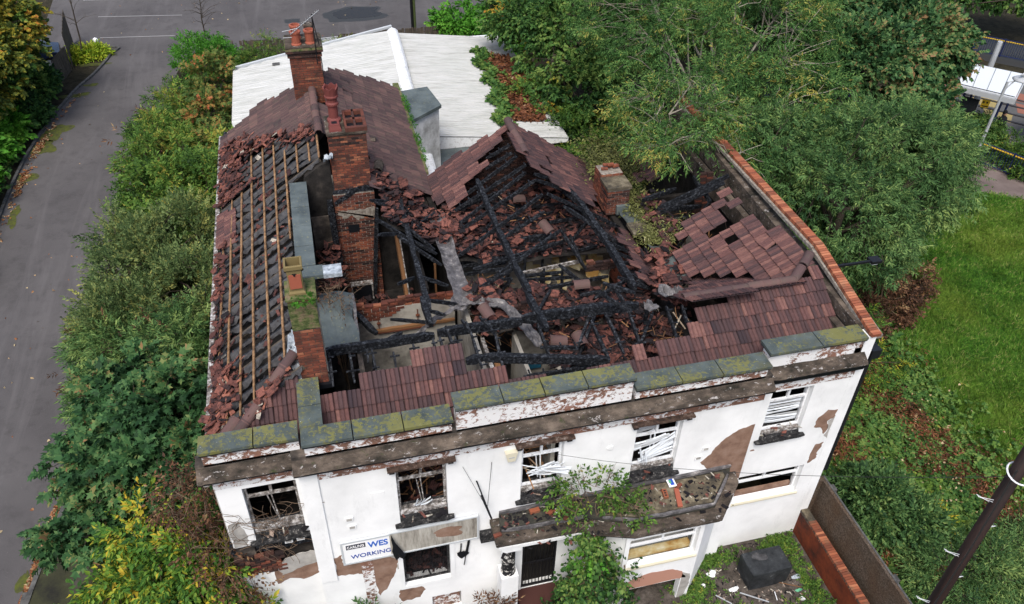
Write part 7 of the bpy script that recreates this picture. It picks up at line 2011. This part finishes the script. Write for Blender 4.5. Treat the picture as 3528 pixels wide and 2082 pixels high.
plant('climbing_shrub', 'bright green creeper spilling over the edge of the white roof beside the brown leaves', 'shrub', (12.6, 17.0),
      [(12.2, 17.0, 2.2, 1.8, 2.2, 1.2), (12.8, 20.4, 2.4, 1.6, 2.2, 1.3), (13.6, 14.2, 2.8, 1.8, 2.0, 1.6), (15.6, 17.0, 3.2, 2.2, 2.4, 1.8), (11.2, 14.0, 2.2, 1.0, 2.0, .9), (12.0, 23.4, 2.9, 1.2, 1.6, .8)],
      'leaf_shrub', kind='oval', leaf=.15, per=7, slen=.3, clumps=300, sprigs=24, crad=.45, seed=14, tint=.5, droop=.2, low=-.2, flat=.6, trunk_r=.06, limbs=6)
plant('garden_bush', 'rounded bright green bush at the far corner of the car park', 'bush', (11.6, 38.8),
      [(11.4, 38.6, .9, 1.8, 1.6, 1.4), (13.2, 37.0, 1.0, 1.8, 1.6, 1.5), (11.9, 36.2, .8, 1.2, 1.0, 1.2)], 'leaf_bright', kind='ivy', leaf=.16, clumps=110, sprigs=22, crad=.4, seed=15, tint=.35, trunk_r=.06, limbs=4)
plant('background_tree', 'dark green tree crowding the top edge beyond the car park bush', 'tree', (17.5, 41.0),
      [(16.0, 40.5, 3.8, 2.8, 2.6, 2.6), (20.5, 38.0, 5.0, 3.6, 3.0, 3.0), (25.0, 36.0, 5.6, 3.8, 3.2, 3.0), (14.4, 37.6, 2.4, 1.6, 1.6, 1.6), (25, 30, 6.4, 3.2, 3, 2.4)], 'leaf_ivy', kind='ivy', leaf=.18, clumps=380, sprigs=20, crad=.6, seed=16, tint=.6, trunk_r=.3, limbs=8)
plant('background_tree', 'dark tree in the top corner beyond the tram stop', 'tree', (43.0, 30.5),
      [(43.0, 34.0, 3.4, 2.4, 2.0, 2.0), (47.5, 32.5, 3.2, 2.6, 2.0, 2.0), (37.0, 34.0, 4.4, 2.8, 2.6, 2.4), (51.5, 29.5, 3, 2.4, 2.0, 2)], 'leaf_ivy', kind='ivy', leaf=.18, clumps=320, sprigs=18, crad=.55, seed=17, tint=.45, trunk_r=.25, limbs=8)
plant('background_tree', 'tree behind the sycamore at the middle of the top edge', 'tree', (33.0, 30.0),
      [(32.0, 28.5, 5.4, 2.8, 2.6, 2.4), (29.0, 28.0, 6.4, 3.0, 2.6, 2.4), (34.5, 31.5, 4.8, 2.4, 2.2, 2.0)], 'leaf_ash', kind='ivy', leaf=.2, clumps=260, sprigs=20, crad=.5, seed=18, tint=.5, trunk_r=.25, limbs=8)
plant('clipped_hedge', 'clipped hedge in front of the yellow warning sign', 'hedge', (34.8, 20.3), [(34.5, 20.6, .3, 1.0, .9, .8), (35.5, 19.9, .4, .9, .7, .8)], 'leaf_ivy', kind='oval', leaf=.13, clumps=80, sprigs=24, crad=.3, seed=19, tint=.65, trunk_r=.05, limbs=4)
plant('clipped_hedge', 'clipped hedge between the blue railing and the person in the dark coat', 'hedge', (36.4, 17.8), [(35.9, 18.1, .2, .8, .8, .7), (36.9, 17.0, .3, 1.0, .8, .8), (38.1, 16.0, .3, 1.0, .8, .8), (35.6, 16.6, 0, .6, .8, .5)], 'leaf_shrub', kind='oval', leaf=.13, clumps=120, sprigs=24, crad=.3, seed=20, tint=.45, trunk_r=.05, limbs=4)
plant('small_tree', 'small dark tree cut by the right edge beside the tram stop', 'tree', (38.9, 18.9), [(38.9, 18.8, 2.0, .9, .8, 1.3)], 'leaf_ivy', kind='oval', leaf=.16, clumps=50, sprigs=22, crad=.35, seed=21, tint=.6, trunk_r=.08, limbs=4)
plant('dying_shrub', 'brown withered shrub at the lawn edge under the ash tree', 'shrub', (21.9, 8.6), [(21.8, 8.6, .4, 1.5, 1.1, .9), (23.6, 9.6, .3, 1.2, .7, .6), (20.6, 7.8, .5, .9, .8, .7)], 'leaf_dead', kind='oval', leaf=.13, clumps=70, sprigs=18, crad=.35, seed=22, tint=.45, trunk_r=.05, limbs=6, bark='deadtwig', twig_every=1)
plant('yellowing_sapling', 'yellowing sapling low under the ash tree beside the flank wall', 'sapling', (18.3, 6.6), [(18.2, 6.4, 1.6, 1.2, .9, 1.0), (16.4, 4.6, .8, 1.0, 1.0, .9), (19.4, 5.4, .6, 1.2, .8, .7)], 'leaf_yellow', kind='lance', leaf=.14, clumps=50, sprigs=18, crad=.35, seed=23, tint=.3, trunk_r=.05, limbs=5)

# left of the building: the belt of shrubs between road and wall
plant('round_bush', 'rounded green bush at the car park entrance by the low post', 'bush', (-4.2, 36.6), [(-4.3, 37.0, .8, 1.5, 1.9, 1.2), (-3.3, 35.2, .9, 1.2, 1.4, 1.2)], 'leaf_bright', kind='oval', leaf=.13, clumps=100, sprigs=22, crad=.32, seed=30, tint=.2, trunk_r=.05, limbs=5)
plant('autumn_sapling', 'orange and green sapling touching the corner of the white roof', 'sapling', (-3.1, 28.5), [(-3.2, 28.6, 2.4, 1.1, 1.8, 1.6), (-3.0, 25.2, 2.2, 1.0, 1.6, 1.6), (-2.9, 31.6, 1.6, .9, 1.3, 1.2), (-2.8, 22.4, 2.0, .8, 1.3, 1.5)], 'leaf_orange', kind='maple', leaf=.15, per=5, clumps=120, sprigs=14, crad=.34, seed=31, tint=.26, trunk_r=.07, limbs=10)
plant('flowering_shrub', 'green shrub with drooping brown flower spikes along the road below the round bush', 'shrub', (-5.0, 26.0), [(-5.2, 28.0, 1.2, 1.6, 1.9, 1.4), (-5.4, 25.0, 1.4, 1.7, 2.0, 1.5), (-4.8, 22.2, 1.8, 1.8, 1.8, 1.6), (-3.6, 30.6, 1.0, 1.1, 1.6, 1.0)],
      'leaf_shrub', kind='lance', leaf=.2, per=7, slen=.34, clumps=230, sprigs=20, crad=.45, seed=32, tint=.5, droop=.4, trunk_r=.06, limbs=10, extra=(('leaf_dead', dict(kind='lance', clumps=40, sprigs=4, seed=33, tint=.3, crad=.7)),))
plant('leafy_shrub', 'dense mid green shrub beside the far part of the stripped roof slope', 'shrub', (-4.2, 18.0), [(-4.5, 18.8, 2.0, 1.8, 2.0, 1.8), (-3.0, 17.6, 2.4, 1.2, 2.2, 1.9), (-4.4, 16.0, 2.2, 1.7, 1.8, 1.7), (-2.7, 20.6, 2.2, .9, 1.5, 1.4)], 'leaf_shrub', kind='oval', leaf=.15, clumps=230, sprigs=24, crad=.42, seed=34, tint=.45, trunk_r=.08, limbs=8)
plant('willow_shrub', 'pale grey green willow shrub beside the middle of the stripped roof slope', 'shrub', (-4.0, 13.0), [(-4.9, 13.4, 2.6, 1.8, 1.9, 1.6), (-3.4, 14.0, 3.0, 1.4, 1.8, 1.7), (-3.2, 11.0, 2.8, 1.4, 1.8, 1.7), (-5.2, 11.0, 2.3, 1.6, 1.5, 1.5), (-5.6, 14.6, 3.4, .9, .6, .8)], 'leaf_grey', kind='oval', leaf=.11, per=9, slen=.36, clumps=290, sprigs=26, crad=.42, seed=35, tint=.5, droop=0, trunk_r=.08, limbs=12, twig_every=1)
plant('buddleia_bush', 'blue green shrub with curling brown flower heads leaning over the road', 'shrub', (-4.6, 9.0), [(-5.3, 9.8, 2.0, 1.5, 1.5, 1.3), (-4.2, 8.6, 2.4, 1.5, 1.5, 1.4), (-3.0, 8.6, 2.6, 1.1, 1.8, 1.5), (-5.6, 8.2, 1.5, 1.1, 1.2, 1.1)], 'leaf_blue', kind='lance', leaf=.15, per=9, slen=.34, clumps=240, sprigs=26, crad=.38, seed=36, tint=.55, droop=.2, trunk_r=.07, limbs=10, extra=(('leaf_dead', dict(kind='lance', clumps=26, sprigs=4, seed=37, tint=.3, crad=.6)), ('leaf_shrub', dict(kind='oval', clumps=50, sprigs=16, seed=38, tint=.45, lobes=[(-3.4, 7.8, 2.2, 1.2, 1.4, 1.2)]))))
plant('young_sycamore', 'young sycamore with bronze tipped lobed leaves beside the near end of the stripped roof', 'tree', (-4.2, 5.4), [(-4.3, 6.3, 3.2, 1.5, 1.3, 1.3), (-3.3, 5.2, 3.5, 1.3, 1.4, 1.2), (-4.8, 4.6, 2.9, 1.5, 1.2, 1.2), (-3.6, 3.6, 3.0, 1.3, 1.0, 1.2), (-5.0, 3.4, 2.0, 1.0, .9, .9), (-5.6, 2.6, 2.6, .8, .5, .4), (-2.6, 4.2, 3.0, .8, 1.5, 1.2)], 'leaf_syc', kind='maple', leaf=.19, per=5, slen=.3, clumps=230, sprigs=17, crad=.36, seed=39, tint=.42, droop=.45, flat=.45, jit=.35, trunk_r=.1, limbs=12)
plant('yellow_leaved_shrub', 'arching shrub with yellow edged leaves in front of the left bay window', 'shrub', (-3.4, .8), [(-3.6, 2.0, 2.8, 1.0, .8, .9), (-3.0, 1.0, 2.6, 1.0, .8, 1.0), (-4.1, .9, 2.0, 1.1, .8, .9), (-3.0, -.3, 1.7, 1.2, .8, .9), (-4.6, -.4, 1.2, 1.1, .7, .8), (-2.1, -.2, 1.5, .8, .5, .7), (-5.3, .6, 1.6, .7, .3, .25), (-2.6, 1.4, 3.2, .6, .6, .7), (-2.4, .3, 2.6, .6, .5, .8)], 'leaf_yellow', kind='oval', leaf=.15, per=8, slen=.4, clumps=250, sprigs=13, crad=.34, seed=40, tint=.42, droop=.45, trunk_r=.05, limbs=14, bark='deadtwig', twig_every=1, tr=.008, limb_r=.02)
plant('dead_climber', 'dry brown climber clinging to the left corner of the facade', 'climber', (-2.2, .3), [(-2.3, 1.3, 4.6, .5, .6, .9), (-2.2, .4, 3.6, .55, .5, .9), (-1.9, -.1, 2.8, .6, .3, .8), (-2.5, .7, 5.4, .35, .6, .6)], 'leaf_dead', kind='oval', leaf=.10, per=5, clumps=90, sprigs=6, crad=.3, seed=41, tint=.35, droop=.5, trunk_r=.04, limbs=14, bark='deadtwig', twig_every=1, tr=.008, limb_r=.018)
# bare creeper stems over the left bay window
mb = MB()
for i in range(46):
    x = random.uniform(-1.7, -.1); z = random.uniform(3.9, 5.5); p = Vector((x, YE - .04, z)); pts = [p]
    d = Vector((random.uniform(-1, 1), 0, random.uniform(-1, .5)))
    for k in range(6):
        d += Vector((random.uniform(-.6, .6), 0, random.uniform(-.6, .5))); p = p + d.normalized() * .16 + Vector((0, random.uniform(-.06, .03), 0)); p.y = min(p.y, YE - .02); pts.append(p)
    mb.tube(pts, .006, 3, cap=False)
tag(mb.build('bare_creeper', 'deadtwig', kind='stuff'), 'tangle of bare creeper stems over the burnt left bay window', 'climber')

# left edge of the picture
plant('autumn_tree', 'tree with yellow and orange leaves in the top left corner', 'tree', (-14.5, 35.0), [(-13.6, 35.0, 3.8, 2.0, 2.0, 1.6), (-13.8, 32.0, 3.4, 2.0, 2.0, 1.7), (-15.5, 33.5, 4.4, 2.6, 2.6, 2.0), (-14.6, 29.6, 2.8, 1.8, 1.8, 1.6), (-14.4, 38.0, 3.0, 1.5, 1.5, 1.3), (-16.5, 38, 3.4, 2.4, 2.2, 1.6)], 'leaf_autumn', kind='ivy', leaf=.18, clumps=300, sprigs=17, crad=.45, seed=42, tint=.4, trunk_r=.2, limbs=14, gap=.15, extra=(('leaf_shrub', dict(clumps=120, sprigs=16, seed=44, tint=.25)),))
plant('ivy_hedge', 'dark ivy covered bank between the road kerb and the autumn tree', 'hedge', (-14.0, 33.0), [(-13.4, 35.6, .4, 1.3, 1.6, 1.1), (-13.7, 32.4, .1, 1.5, 1.9, 1.0), (-14.6, 31.0, .0, 1.3, 1.4, .9)], 'leaf_ivy', kind='ivy', leaf=.15, clumps=260, sprigs=24, crad=.32, seed=43, tint=.4, low=.1, trunk_r=.05, limbs=4)
plant('bright_hedge', 'bright green leafy hedge at the left edge above the kerb', 'hedge', (-14.6, 24.0), [(-13.9, 30.3, .3, 1.2, 1.3, .8), (-14.1, 27.8, .4, 1.3, 1.3, .9), (-14.2, 24.8, .5, 1.5, 1.8, .9), (-14.2, 21.6, .4, 1.5, 1.9, .9), (-14.0, 18, .3, 1.5, 2.2, .8)], 'leaf_bright', kind='ivy', leaf=.17, clumps=230, sprigs=22, crad=.34, seed=45, tint=.35, low=.1, trunk_r=.05, limbs=4)
plant('yellow_bush', 'low yellow green bush planted round the foot of the sapling', 'bush', (-11.1, 40.9), [(-11.2, 41.2, -.2, 1.0, .6, .4), (-11.8, 40.9, -.2, .6, .6, .4), (-10.8, 41.3, -.2, .5, .45, .35)], 'leaf_lime', kind='oval', leaf=.13, clumps=70, sprigs=18, crad=.22, seed=46, tint=.4, low=.1, trunk_r=.03, limbs=4)
plant('tall_weeds', 'tall weeds growing in front of the dark board fence', 'weeds', (-.9, 36.0), [(-.7, 35.6, 1.2, .5, .5, 1.8), (-1.2, 34.4, .9, .9, .9, 1.1), (.3, 34.6, .9, .9, .8, 1.1), (-.2, 33.0, .8, 1.3, .8, .9)], 'leaf_shrub', kind='lance', leaf=.16, clumps=80, sprigs=18, crad=.32, seed=47, tint=.55, trunk_r=.03, limbs=6)
plant('fence_weeds', 'pale weeds against the dark fence right of the rear chimney', 'weeds', (3.6, 35.8), [(3.4, 35.5, 1.0, 1.1, .6, .8), (5.4, 36.0, .9, .8, .5, .7)], 'leaf_grey', kind='lance', leaf=.13, clumps=40, sprigs=16, crad=.3, seed=48, tint=.5, trunk_r=.03, limbs=4)
def sapling(label, base, h, lean, seed, n=26):
    t = thing('bare_sapling', label, 'tree'); rg = random.Random(seed); b = Vector((*base, G)); top = b + Vector((lean[0], lean[1], h))
    mb = MB(); pts = [b.lerp(top, k/7) + Vector((rg.uniform(-.04, .04), rg.uniform(-.04, .04), 0)) for k in range(8)]; mb.tube(pts, [.06 - .006*k for k in range(8)], 6); mb.build('trunk', 'bark', t)
    for i in range(n):
        k = rg.uniform(.45, 1); s = b.lerp(top, k); a = rg.uniform(0, 6.28); L = (1.15 - k) * rg.uniform(1.0, 2.0) + .2; mb = MB(); e = s + Vector((cos(a)*L, sin(a)*L, L * .35)); m = s.lerp(e, .5) + Vector((0, 0, .12))
        mb.tube([s, m, e], [.018, .012, .004], 4); 
        for j in range(3):
            q = m.lerp(e, rg.random()); mb.tube([q, q + Vector((rg.uniform(-.3, .3), rg.uniform(-.3, .3), rg.uniform(-.05, .3)))], [.008, .003], 3)
        mb.build('branch', 'bark', t)
sapling('bare dark sapling standing behind the round bush', (-4.27, 39.6), 4.2, (.25, .2), 1)
sapling('thin sapling rising out of the yellow green bush', (-11.45, 40.7), 4.6, (.3, .1), 2, 12)
mb = MB(); mb.box(-2.75, -2.6, 35.9, 39.2, G, .9); tag(mb.build('timber_rail', 'weathered' if 'weathered' in MATS else 'fencewood'), 'low grey timber rail beside the round bush', 'rail')

# plants on and in front of the facade
plant('porch_shrub', 'leafy shrub rooted on the porch roof between porch and bay', 'shrub', (6.8, -.5), [(6.7, -.35, 4.35, .75, .3, .65), (6.1, -.3, 4.2, .45, .25, .5), (7.5, -.4, 4.2, .6, .3, .5), (6.9, -.8, 3.7, .9, .3, .3), (7.9, -.7, 3.95, .5, .25, .3)], 'leaf_shrub', kind='oval', leaf=.11, per=6, slen=.26, clumps=58, sprigs=4, crad=.2, seed=50, tint=.35, droop=.3, trunk_r=.02, limbs=14, bark='deadtwig', twig_every=1, tr=.007, limb_r=.014, top=(6.8, -.4, 4.2))
plant('hanging_ivy', 'round leaved climber hanging down between the barred door and the bay', 'climber', (6.7, -1.2), [(6.75, -1.0, 2.9, .45, .3, .5), (6.7, -1.1, 2.2, .55, .35, .6), (6.6, -1.2, 1.4, .65, .4, .7), (6.9, -1.4, .6, .8, .4, .7), (7.3, -1.2, 1.6, .35, .25, .8), (5.9, -1.3, .3, .6, .4, .4)], 'leaf_ivy', kind='ivy', leaf=.105, per=6, clumps=100, sprigs=8, crad=.22, seed=51, tint=.55, droop=.6, trunk_r=.02, limbs=8, bark='deadtwig', extra=(('leaf_bright', dict(clumps=7, sprigs=5, seed=52, tint=.5, lobes=[(6.5, -1.15, 2.7, .3, .2, .3)])),))
for i, (x, y, l) in enumerate([(1.05, -.5, 'weed sprouting at the foot of the white wall below the sign'), (.1, -.6, 'second weed sprouting left of the one below the sign'), (4.25, -.9, 'dry leaved weed by the base of the porch column'), (1.7, -.9, 'weed at the bottom edge below the brown bare patch')]):
    plant('wall_weed', l, 'weed', (x, y), [(x, y, .7, .38, .25, .6)], 'leaf_blue' if i < 2 else 'leaf_dead' if i == 2 else 'leaf_blue', kind='lance', leaf=.14, per=8, slen=.3, clumps=14, sprigs=8, crad=.2, seed=60 + i, tint=.4, trunk_r=.012, limbs=5, bark='deadtwig', limb_r=.01, twig_every=1, tr=.006)
plant('chimney_weeds', 'green weeds and dry stems growing from the blue grey flat roof beside the mossy chimney', 'weeds', (1.3, 4.8), [(1.35, 5.0, 7.1, .4, .5, .3)], 'leaf_dead', kind='lance', leaf=.09, per=3, clumps=26, sprigs=3, crad=.2, seed=70, tint=.4, trunk_r=.008, limbs=20, bark='deadtwig', twig_every=1, tr=.007, limb_r=.010, top=(1.3, 4.9, 7.0))
for i, (lb, x, y, z, r) in enumerate([('ferns and moss tufts on the ledge of the mossy chimney', .75, 2.0, 9.58, .25), ('moss tuft along the edge of the tiled roof by the white box', 4.95, 15.5, 6.35, .2)]):
    plant('moss_tuft', lb, 'moss', (x, y), [(x, y, z - .06, r if i == 0 else .08, r if i == 0 else 3.4, .04)], 'leaf_bright', kind='oval', leaf=.04, clumps=14 if i == 0 else 60, sprigs=8, crad=.06, slen=.06, seed=75 + i, tint=.1, trunk_r=.004, limbs=0, twig_every=9999, top=(x, y, z), low=0)

LW = [(20.9, 5.8), (21.7, 7.5), (23.3, 9.7), (24.9, 11.6), (26.3, 12.6), (29.2, 14.0), (31.2, 16.2), (34.0, 14.6), (38, 12), (38, 2), (30, -4), (23.2, -1.5), (22.0, 1.2), (21.2, 3.4)]
# wilted leaf litter in the right hand valley and on the rear roof
def cover(name, label, cat, mat, kind, regionf, n, zf, leaf=.12, per=4, slen=.16, tint=.5, seed=1, lift=.06, lean=.9):
    rg = np.random.default_rng(seed); pts = []
    while len(pts) < n:
        p = regionf(rg)
        if p is not None: pts.append(p)
    P_ = np.array([(x, y, zf(x, y)) for x, y in pts]); P_[:, 2] += rg.uniform(0, lift, n)
    D = rg.normal(0, 1, (n, 3)); D[:, 2] = D[:, 2] * .25 + .12 * (lean < .9)
    R = rotmats(D, .35, rg); tn = tint + rg.normal(0, .14, n) + .15 * noise3(P_, 1.1, seed)
    o = scatter_mesh(name, mat, P_, R, rg.uniform(.7, 1.3, n), [sprig(kind, leaf, per, slen, 1.2, seed + i, .1) for i in range(4)], tn)
    o['kind'] = 'stuff'
    if label: tag(o, label, cat)
    return o
def reg(x0, x1, y0, y1, f=None):
    def g(r):
        x = r.uniform(x0, x1); y = r.uniform(y0, y1)
        return (x, y) if (f is None or f(x, y, r)) else None
    return g
def blobf(cx, cy, rx_, ry_):
    return lambda r: (cx + r.normal(0, rx_), cy + r.normal(0, ry_))
cover('wilted_leaves', 'wilted pale leaves lying by the concrete slab in the right hand valley', 'leaves', 'leaf_wilted', 'lance', blobf(10.95, 6.6, .3, .22), 420, lambda x, y: 6.42 + max(0, x - 11) * .5, .12, 4, .2, .55, 80, .14)
cover('wilted_leaves', 'wilted leaves between the low brick chimney and the broken right roof', 'leaves', 'leaf_wilted', 'lance', blobf(10.9, 8.2, .2, .5), 420, lambda x, y: 6.45 + max(0, x - 11) * .5, .12, 4, .2, .45, 81, .16)
cover('fallen_foliage', 'green and brown foliage heaped behind the low brick chimney', 'leaves', 'leaf_wilted', 'oval', blobf(10.9, 10.6, .4, .9), 900, lambda x, y: 6.5 + max(0, x - 10.9) * .55, .12, 4, .2, .3, 82, .25)
cover('brown_leaf_litter', 'thick brown fallen leaves on the right edge of the white corrugated roof', 'leaf litter', 'leaf_litter', 'ivy', lambda r: (lambda y: (10.2 + r.uniform(0, 2.2) * (1 - abs(y - 24.5) / 9), y))(r.uniform(20.5, 28.0)), 3200, lambda x, y: 3.52 - (x - 10) * .16, .13, 4, .16, .42, 83, .1)
cover('creeper_edge', 'green creeper fringe creeping onto the white corrugated roof', 'creeper', 'leaf_ivy', 'ivy', lambda r: (lambda y: (10.0 - .12 * (24.5 - y) * (y < 24.5) + abs(r.normal(0, .22)) + .25 * sin(y * 3), y))(r.uniform(19.6, 28.4)), 1100, lambda x, y: 3.56 - (x - 10) * .16, .15, 5, .2, .7, 84, .15)
# ground ivy and undergrowth on the right
def slope_f(x, y, r): return y < 6.8 and (x < 20.6 + (y > 0) * 0 + .25 * (-y) * (y < 0) + r.normal(0, .8)) or (x < 17.5)
cover('ground_ivy', 'green ivy covering the ground right of the house below the lawn', 'ground cover', 'leaf_ivy', 'ivy', reg(14.3, 23.5, -7.5, 7.5, slope_f), 15000, lambda x, y: G + .05 + .12 * (1 + sin(1.3*x) * sin(1.7*y)), .11, 5, .2, .72, 85, .22)
cover('bright_ground_ivy', 'lighter green ground ivy patches right of the house', 'ground cover', 'leaf_shrub', 'ivy', reg(14.3, 22.8, -7.5, 7.0, lambda x, y, r: slope_f(x, y, r) and sin(1.1*x + 2*sin(y)) * sin(1.3*y) > .15), 3600, lambda x, y: G + .22, .10, 5, .2, .55, 86, .2)
cover('russet_bracken', 'rust brown dead bracken and twigs on the ground right of the house', 'dead leaves', 'leaf_litter', 'lance', reg(14.8, 22.5, -3.5, 7.0, lambda x, y, r: slope_f(x, y, r) and (sin(.9*x + 1) * sin(.8*y + 2) > -.25)), 9000, lambda x, y: G + .12 + .1*sin(x*2), .15, 4, .24, .28, 87, .24)
cover('ground_undergrowth', 'shaded green undergrowth beneath the trees behind the right flank', 'undergrowth', 'leaf_ivy', 'ivy', reg(14.0, 30, 6.0, 24, lambda x, y, r: not inside((x, y), LW)), 9000, lambda x, y: G + .15, .16, 5, .24, .6, 88, .35)
cover('shrub_floor', 'leafy undergrowth along the foot of the shrubs left of the house', 'undergrowth', 'leaf_shrub', 'oval', reg(-6.6, -1.9, 3.0, 36, lambda x, y, r: x > -6.2 + .3 * sin(y)), 7000, lambda x, y: G + .2, .14, 5, .24, .35, 89, .6)
cover('bank_ivy', 'ivy carpet on the bank between hedge and kerb', 'ground cover', 'leaf_ivy', 'ivy', reg(-19, -12.75, 4, 38, lambda x, y, r: x < -12.8 + max(0, y - 31) * .2), 7000, lambda x, y: G + .2, .15, 5, .2, .55, 90, .3)
def bush(label, lobes, mat, seed, **k): plant('ground_bush', label, 'bush', (lobes[0][0], lobes[0][1]), lobes, mat, seed=seed, trunk_r=.05, limbs=5, low=-.1, **k)
bush('dense dark green bush beyond the brown pebbledashed wall', [(16.0, .1, .3, 1.2, 1.1, .9), (16.8, -.8, .2, .8, .8, .6)], 'leaf_blue', 91, kind='oval', leaf=.14, clumps=110, sprigs=22, crad=.3, tint=.35)
bush('soft green low bush behind the utility pole', [(17.2, -2.6, .3, 1.5, 1.0, .9), (18.8, -2.2, .2, 1.3, .9, .8), (19.8, -3.4, .2, 1.4, 1.0, .8), (16.2, -3.8, .2, 1.2, .8, .7)], 'leaf_blue', 92, kind='lance', leaf=.12, clumps=190, sprigs=24, crad=.32, tint=.5)
bush('yellow green weed clump between the two dark bushes', [(17.4, -.9, .1, .5, .4, .4)], 'leaf_yellow', 93, kind='oval', leaf=.12, clumps=24, sprigs=16, crad=.2, tint=.55)
# yard weeds
cover('yard_weeds', 'low green weeds in the corner of the yard beside the brick wall', 'weeds', 'leaf_shrub', 'oval', lambda r: [(12.85 + r.normal(0, .28), -.15 + r.normal(0, .22)), (13.2 + r.normal(0, .15), -1.6 + r.normal(0, .7)), (9.9 + r.normal(0, .35), -.9 + r.normal(0, .3)), (12.2 + r.normal(0, .4), -2.4 + r.normal(0, .25)), (10.6 + r.normal(0, .4), -2.2 + r.normal(0, .3)), (10.6 + r.normal(0, .5), -.15 + r.normal(0, .12))][r.integers(0, 6)], 1700, lambda x, y: G + .02, .08, 5, .13, .5, 94, .12)
cover('kerb_leaves', 'orange fallen leaves along the short kerb in front of the bushes', 'leaf litter', 'leaf_litter', 'ivy', lambda r: (lambda y: (-7.72 + (y - 2.9) * .12 + abs(r.normal(0, .05)) - .22, y))(r.uniform(-1, 6.2)), 700, lambda x, y: G + .02, .09, 2, .06, .75, 95, .04)
cover('kerb_leaves', 'rusty leaves gathered against the curving kerb by the hedge', 'leaf litter', 'leaf_litter', 'ivy', lambda r: (lambda y: (np.interp(y, [20, 25.9, 29.4, 33, 36.2], [-12.5, -12.5, -12.35, -11.85, -11.2]) + .12 + abs(r.normal(0, .14)), y))([r.normal(26.2, .6), r.normal(29.6, .5), r.uniform(20, 36)][r.integers(0, 3)]), 520, lambda x, y: G + .015, .12, 2, .1, .7, 96, .03)
cover('road_leaves', 'single pale fallen leaves dotted over the road and car park', 'leaf litter', 'leaf_litter', 'ivy', lambda r: (r.uniform(-12, 8), r.uniform(18, 52)) if r.random() < .8 else (r.uniform(-12, -8), r.uniform(4, 20)), 260, lambda x, y: G + .012, .12, 1, .01, .85, 97, .01)
cover('garden_litter', 'pale dry leaves among the weeds below the lawn edge', 'leaf litter', 'leaf_litter', 'ivy', reg(14.5, 24, -3, 8, slope_f), 900, lambda x, y: G + .36, .08, 1, .03, .95, 98, .06)
# grass
def grass(name, label, n, regionf, h, w, seed, mat='blade', clump=5):
    rg = np.random.default_rng(seed); pts = []
    while len(pts) < n:
        p = regionf(rg)
        if p is not None: pts.append(p)
    P_ = np.array([(x, y, G) for x, y in pts]); tm = []
    for k in range(5):
        r = np.random.default_rng(seed * 7 + k); V = []; F = []
        for j in range(clump):
            a = r.uniform(0, 6.28); b = r.uniform(0, .07, 2) - .035; hh = h * r.uniform(.6, 1.25); l = r.normal(.35, .35); c_ = r.uniform(0, 6.28)
            o = len(V); V += [(b[0] - cos(a)*w, b[1] - sin(a)*w, 0), (b[0] + cos(a)*w, b[1] + sin(a)*w, 0), (b[0] + cos(c_)*l*hh, b[1] + sin(c_)*l*hh, hh)]; F.append((o, o+1, o+2))
        tm.append((np.array(V), F))
    ang = rg.uniform(0, 6.28, n); Rm = np.zeros((n, 3, 3)); Rm[:, 0, 0] = np.cos(ang); Rm[:, 0, 1] = -np.sin(ang); Rm[:, 1, 0] = np.sin(ang); Rm[:, 1, 1] = np.cos(ang); Rm[:, 2, 2] = 1
    # neighbouring tufts lean alike
    Rm[:, 0, 2] = .3 * noise3(P_, 1.7, 3.0) + rg.normal(0, .25, n); Rm[:, 1, 2] = .3 * noise3(P_, 2.1, 9.0) + rg.normal(0, .25, n)
    o = scatter_mesh(name, mat, P_, Rm, rg.uniform(.6, 1.3, n), tm, .5 + rg.normal(0, .2, n) + .14 * noise3(P_, 1.9, seed) + .1 * noise3(P_, .5, seed)); o['kind'] = 'stuff'; tag(o, label, 'grass'); return o
def lawnf(r):
    x = r.uniform(19, 38); y = r.uniform(-4, 17)
    return (x, y) if inside((x + r.normal(0, .25), y + r.normal(0, .25)), LW) else None
grass('long_grass', 'long bright green grass of the lawn beyond the trees', 85000, lawnf, .13, .012, 101)
grass('rough_grass', 'tufts of rough grass mixed with the ivy at the lawn edge', 16000, lambda r: (lambda y: (20.7 + r.normal(0, 1.1) + .25 * (y < 1) * (1 - y), y))(r.uniform(-3, 7.5)), .2, .011, 102)
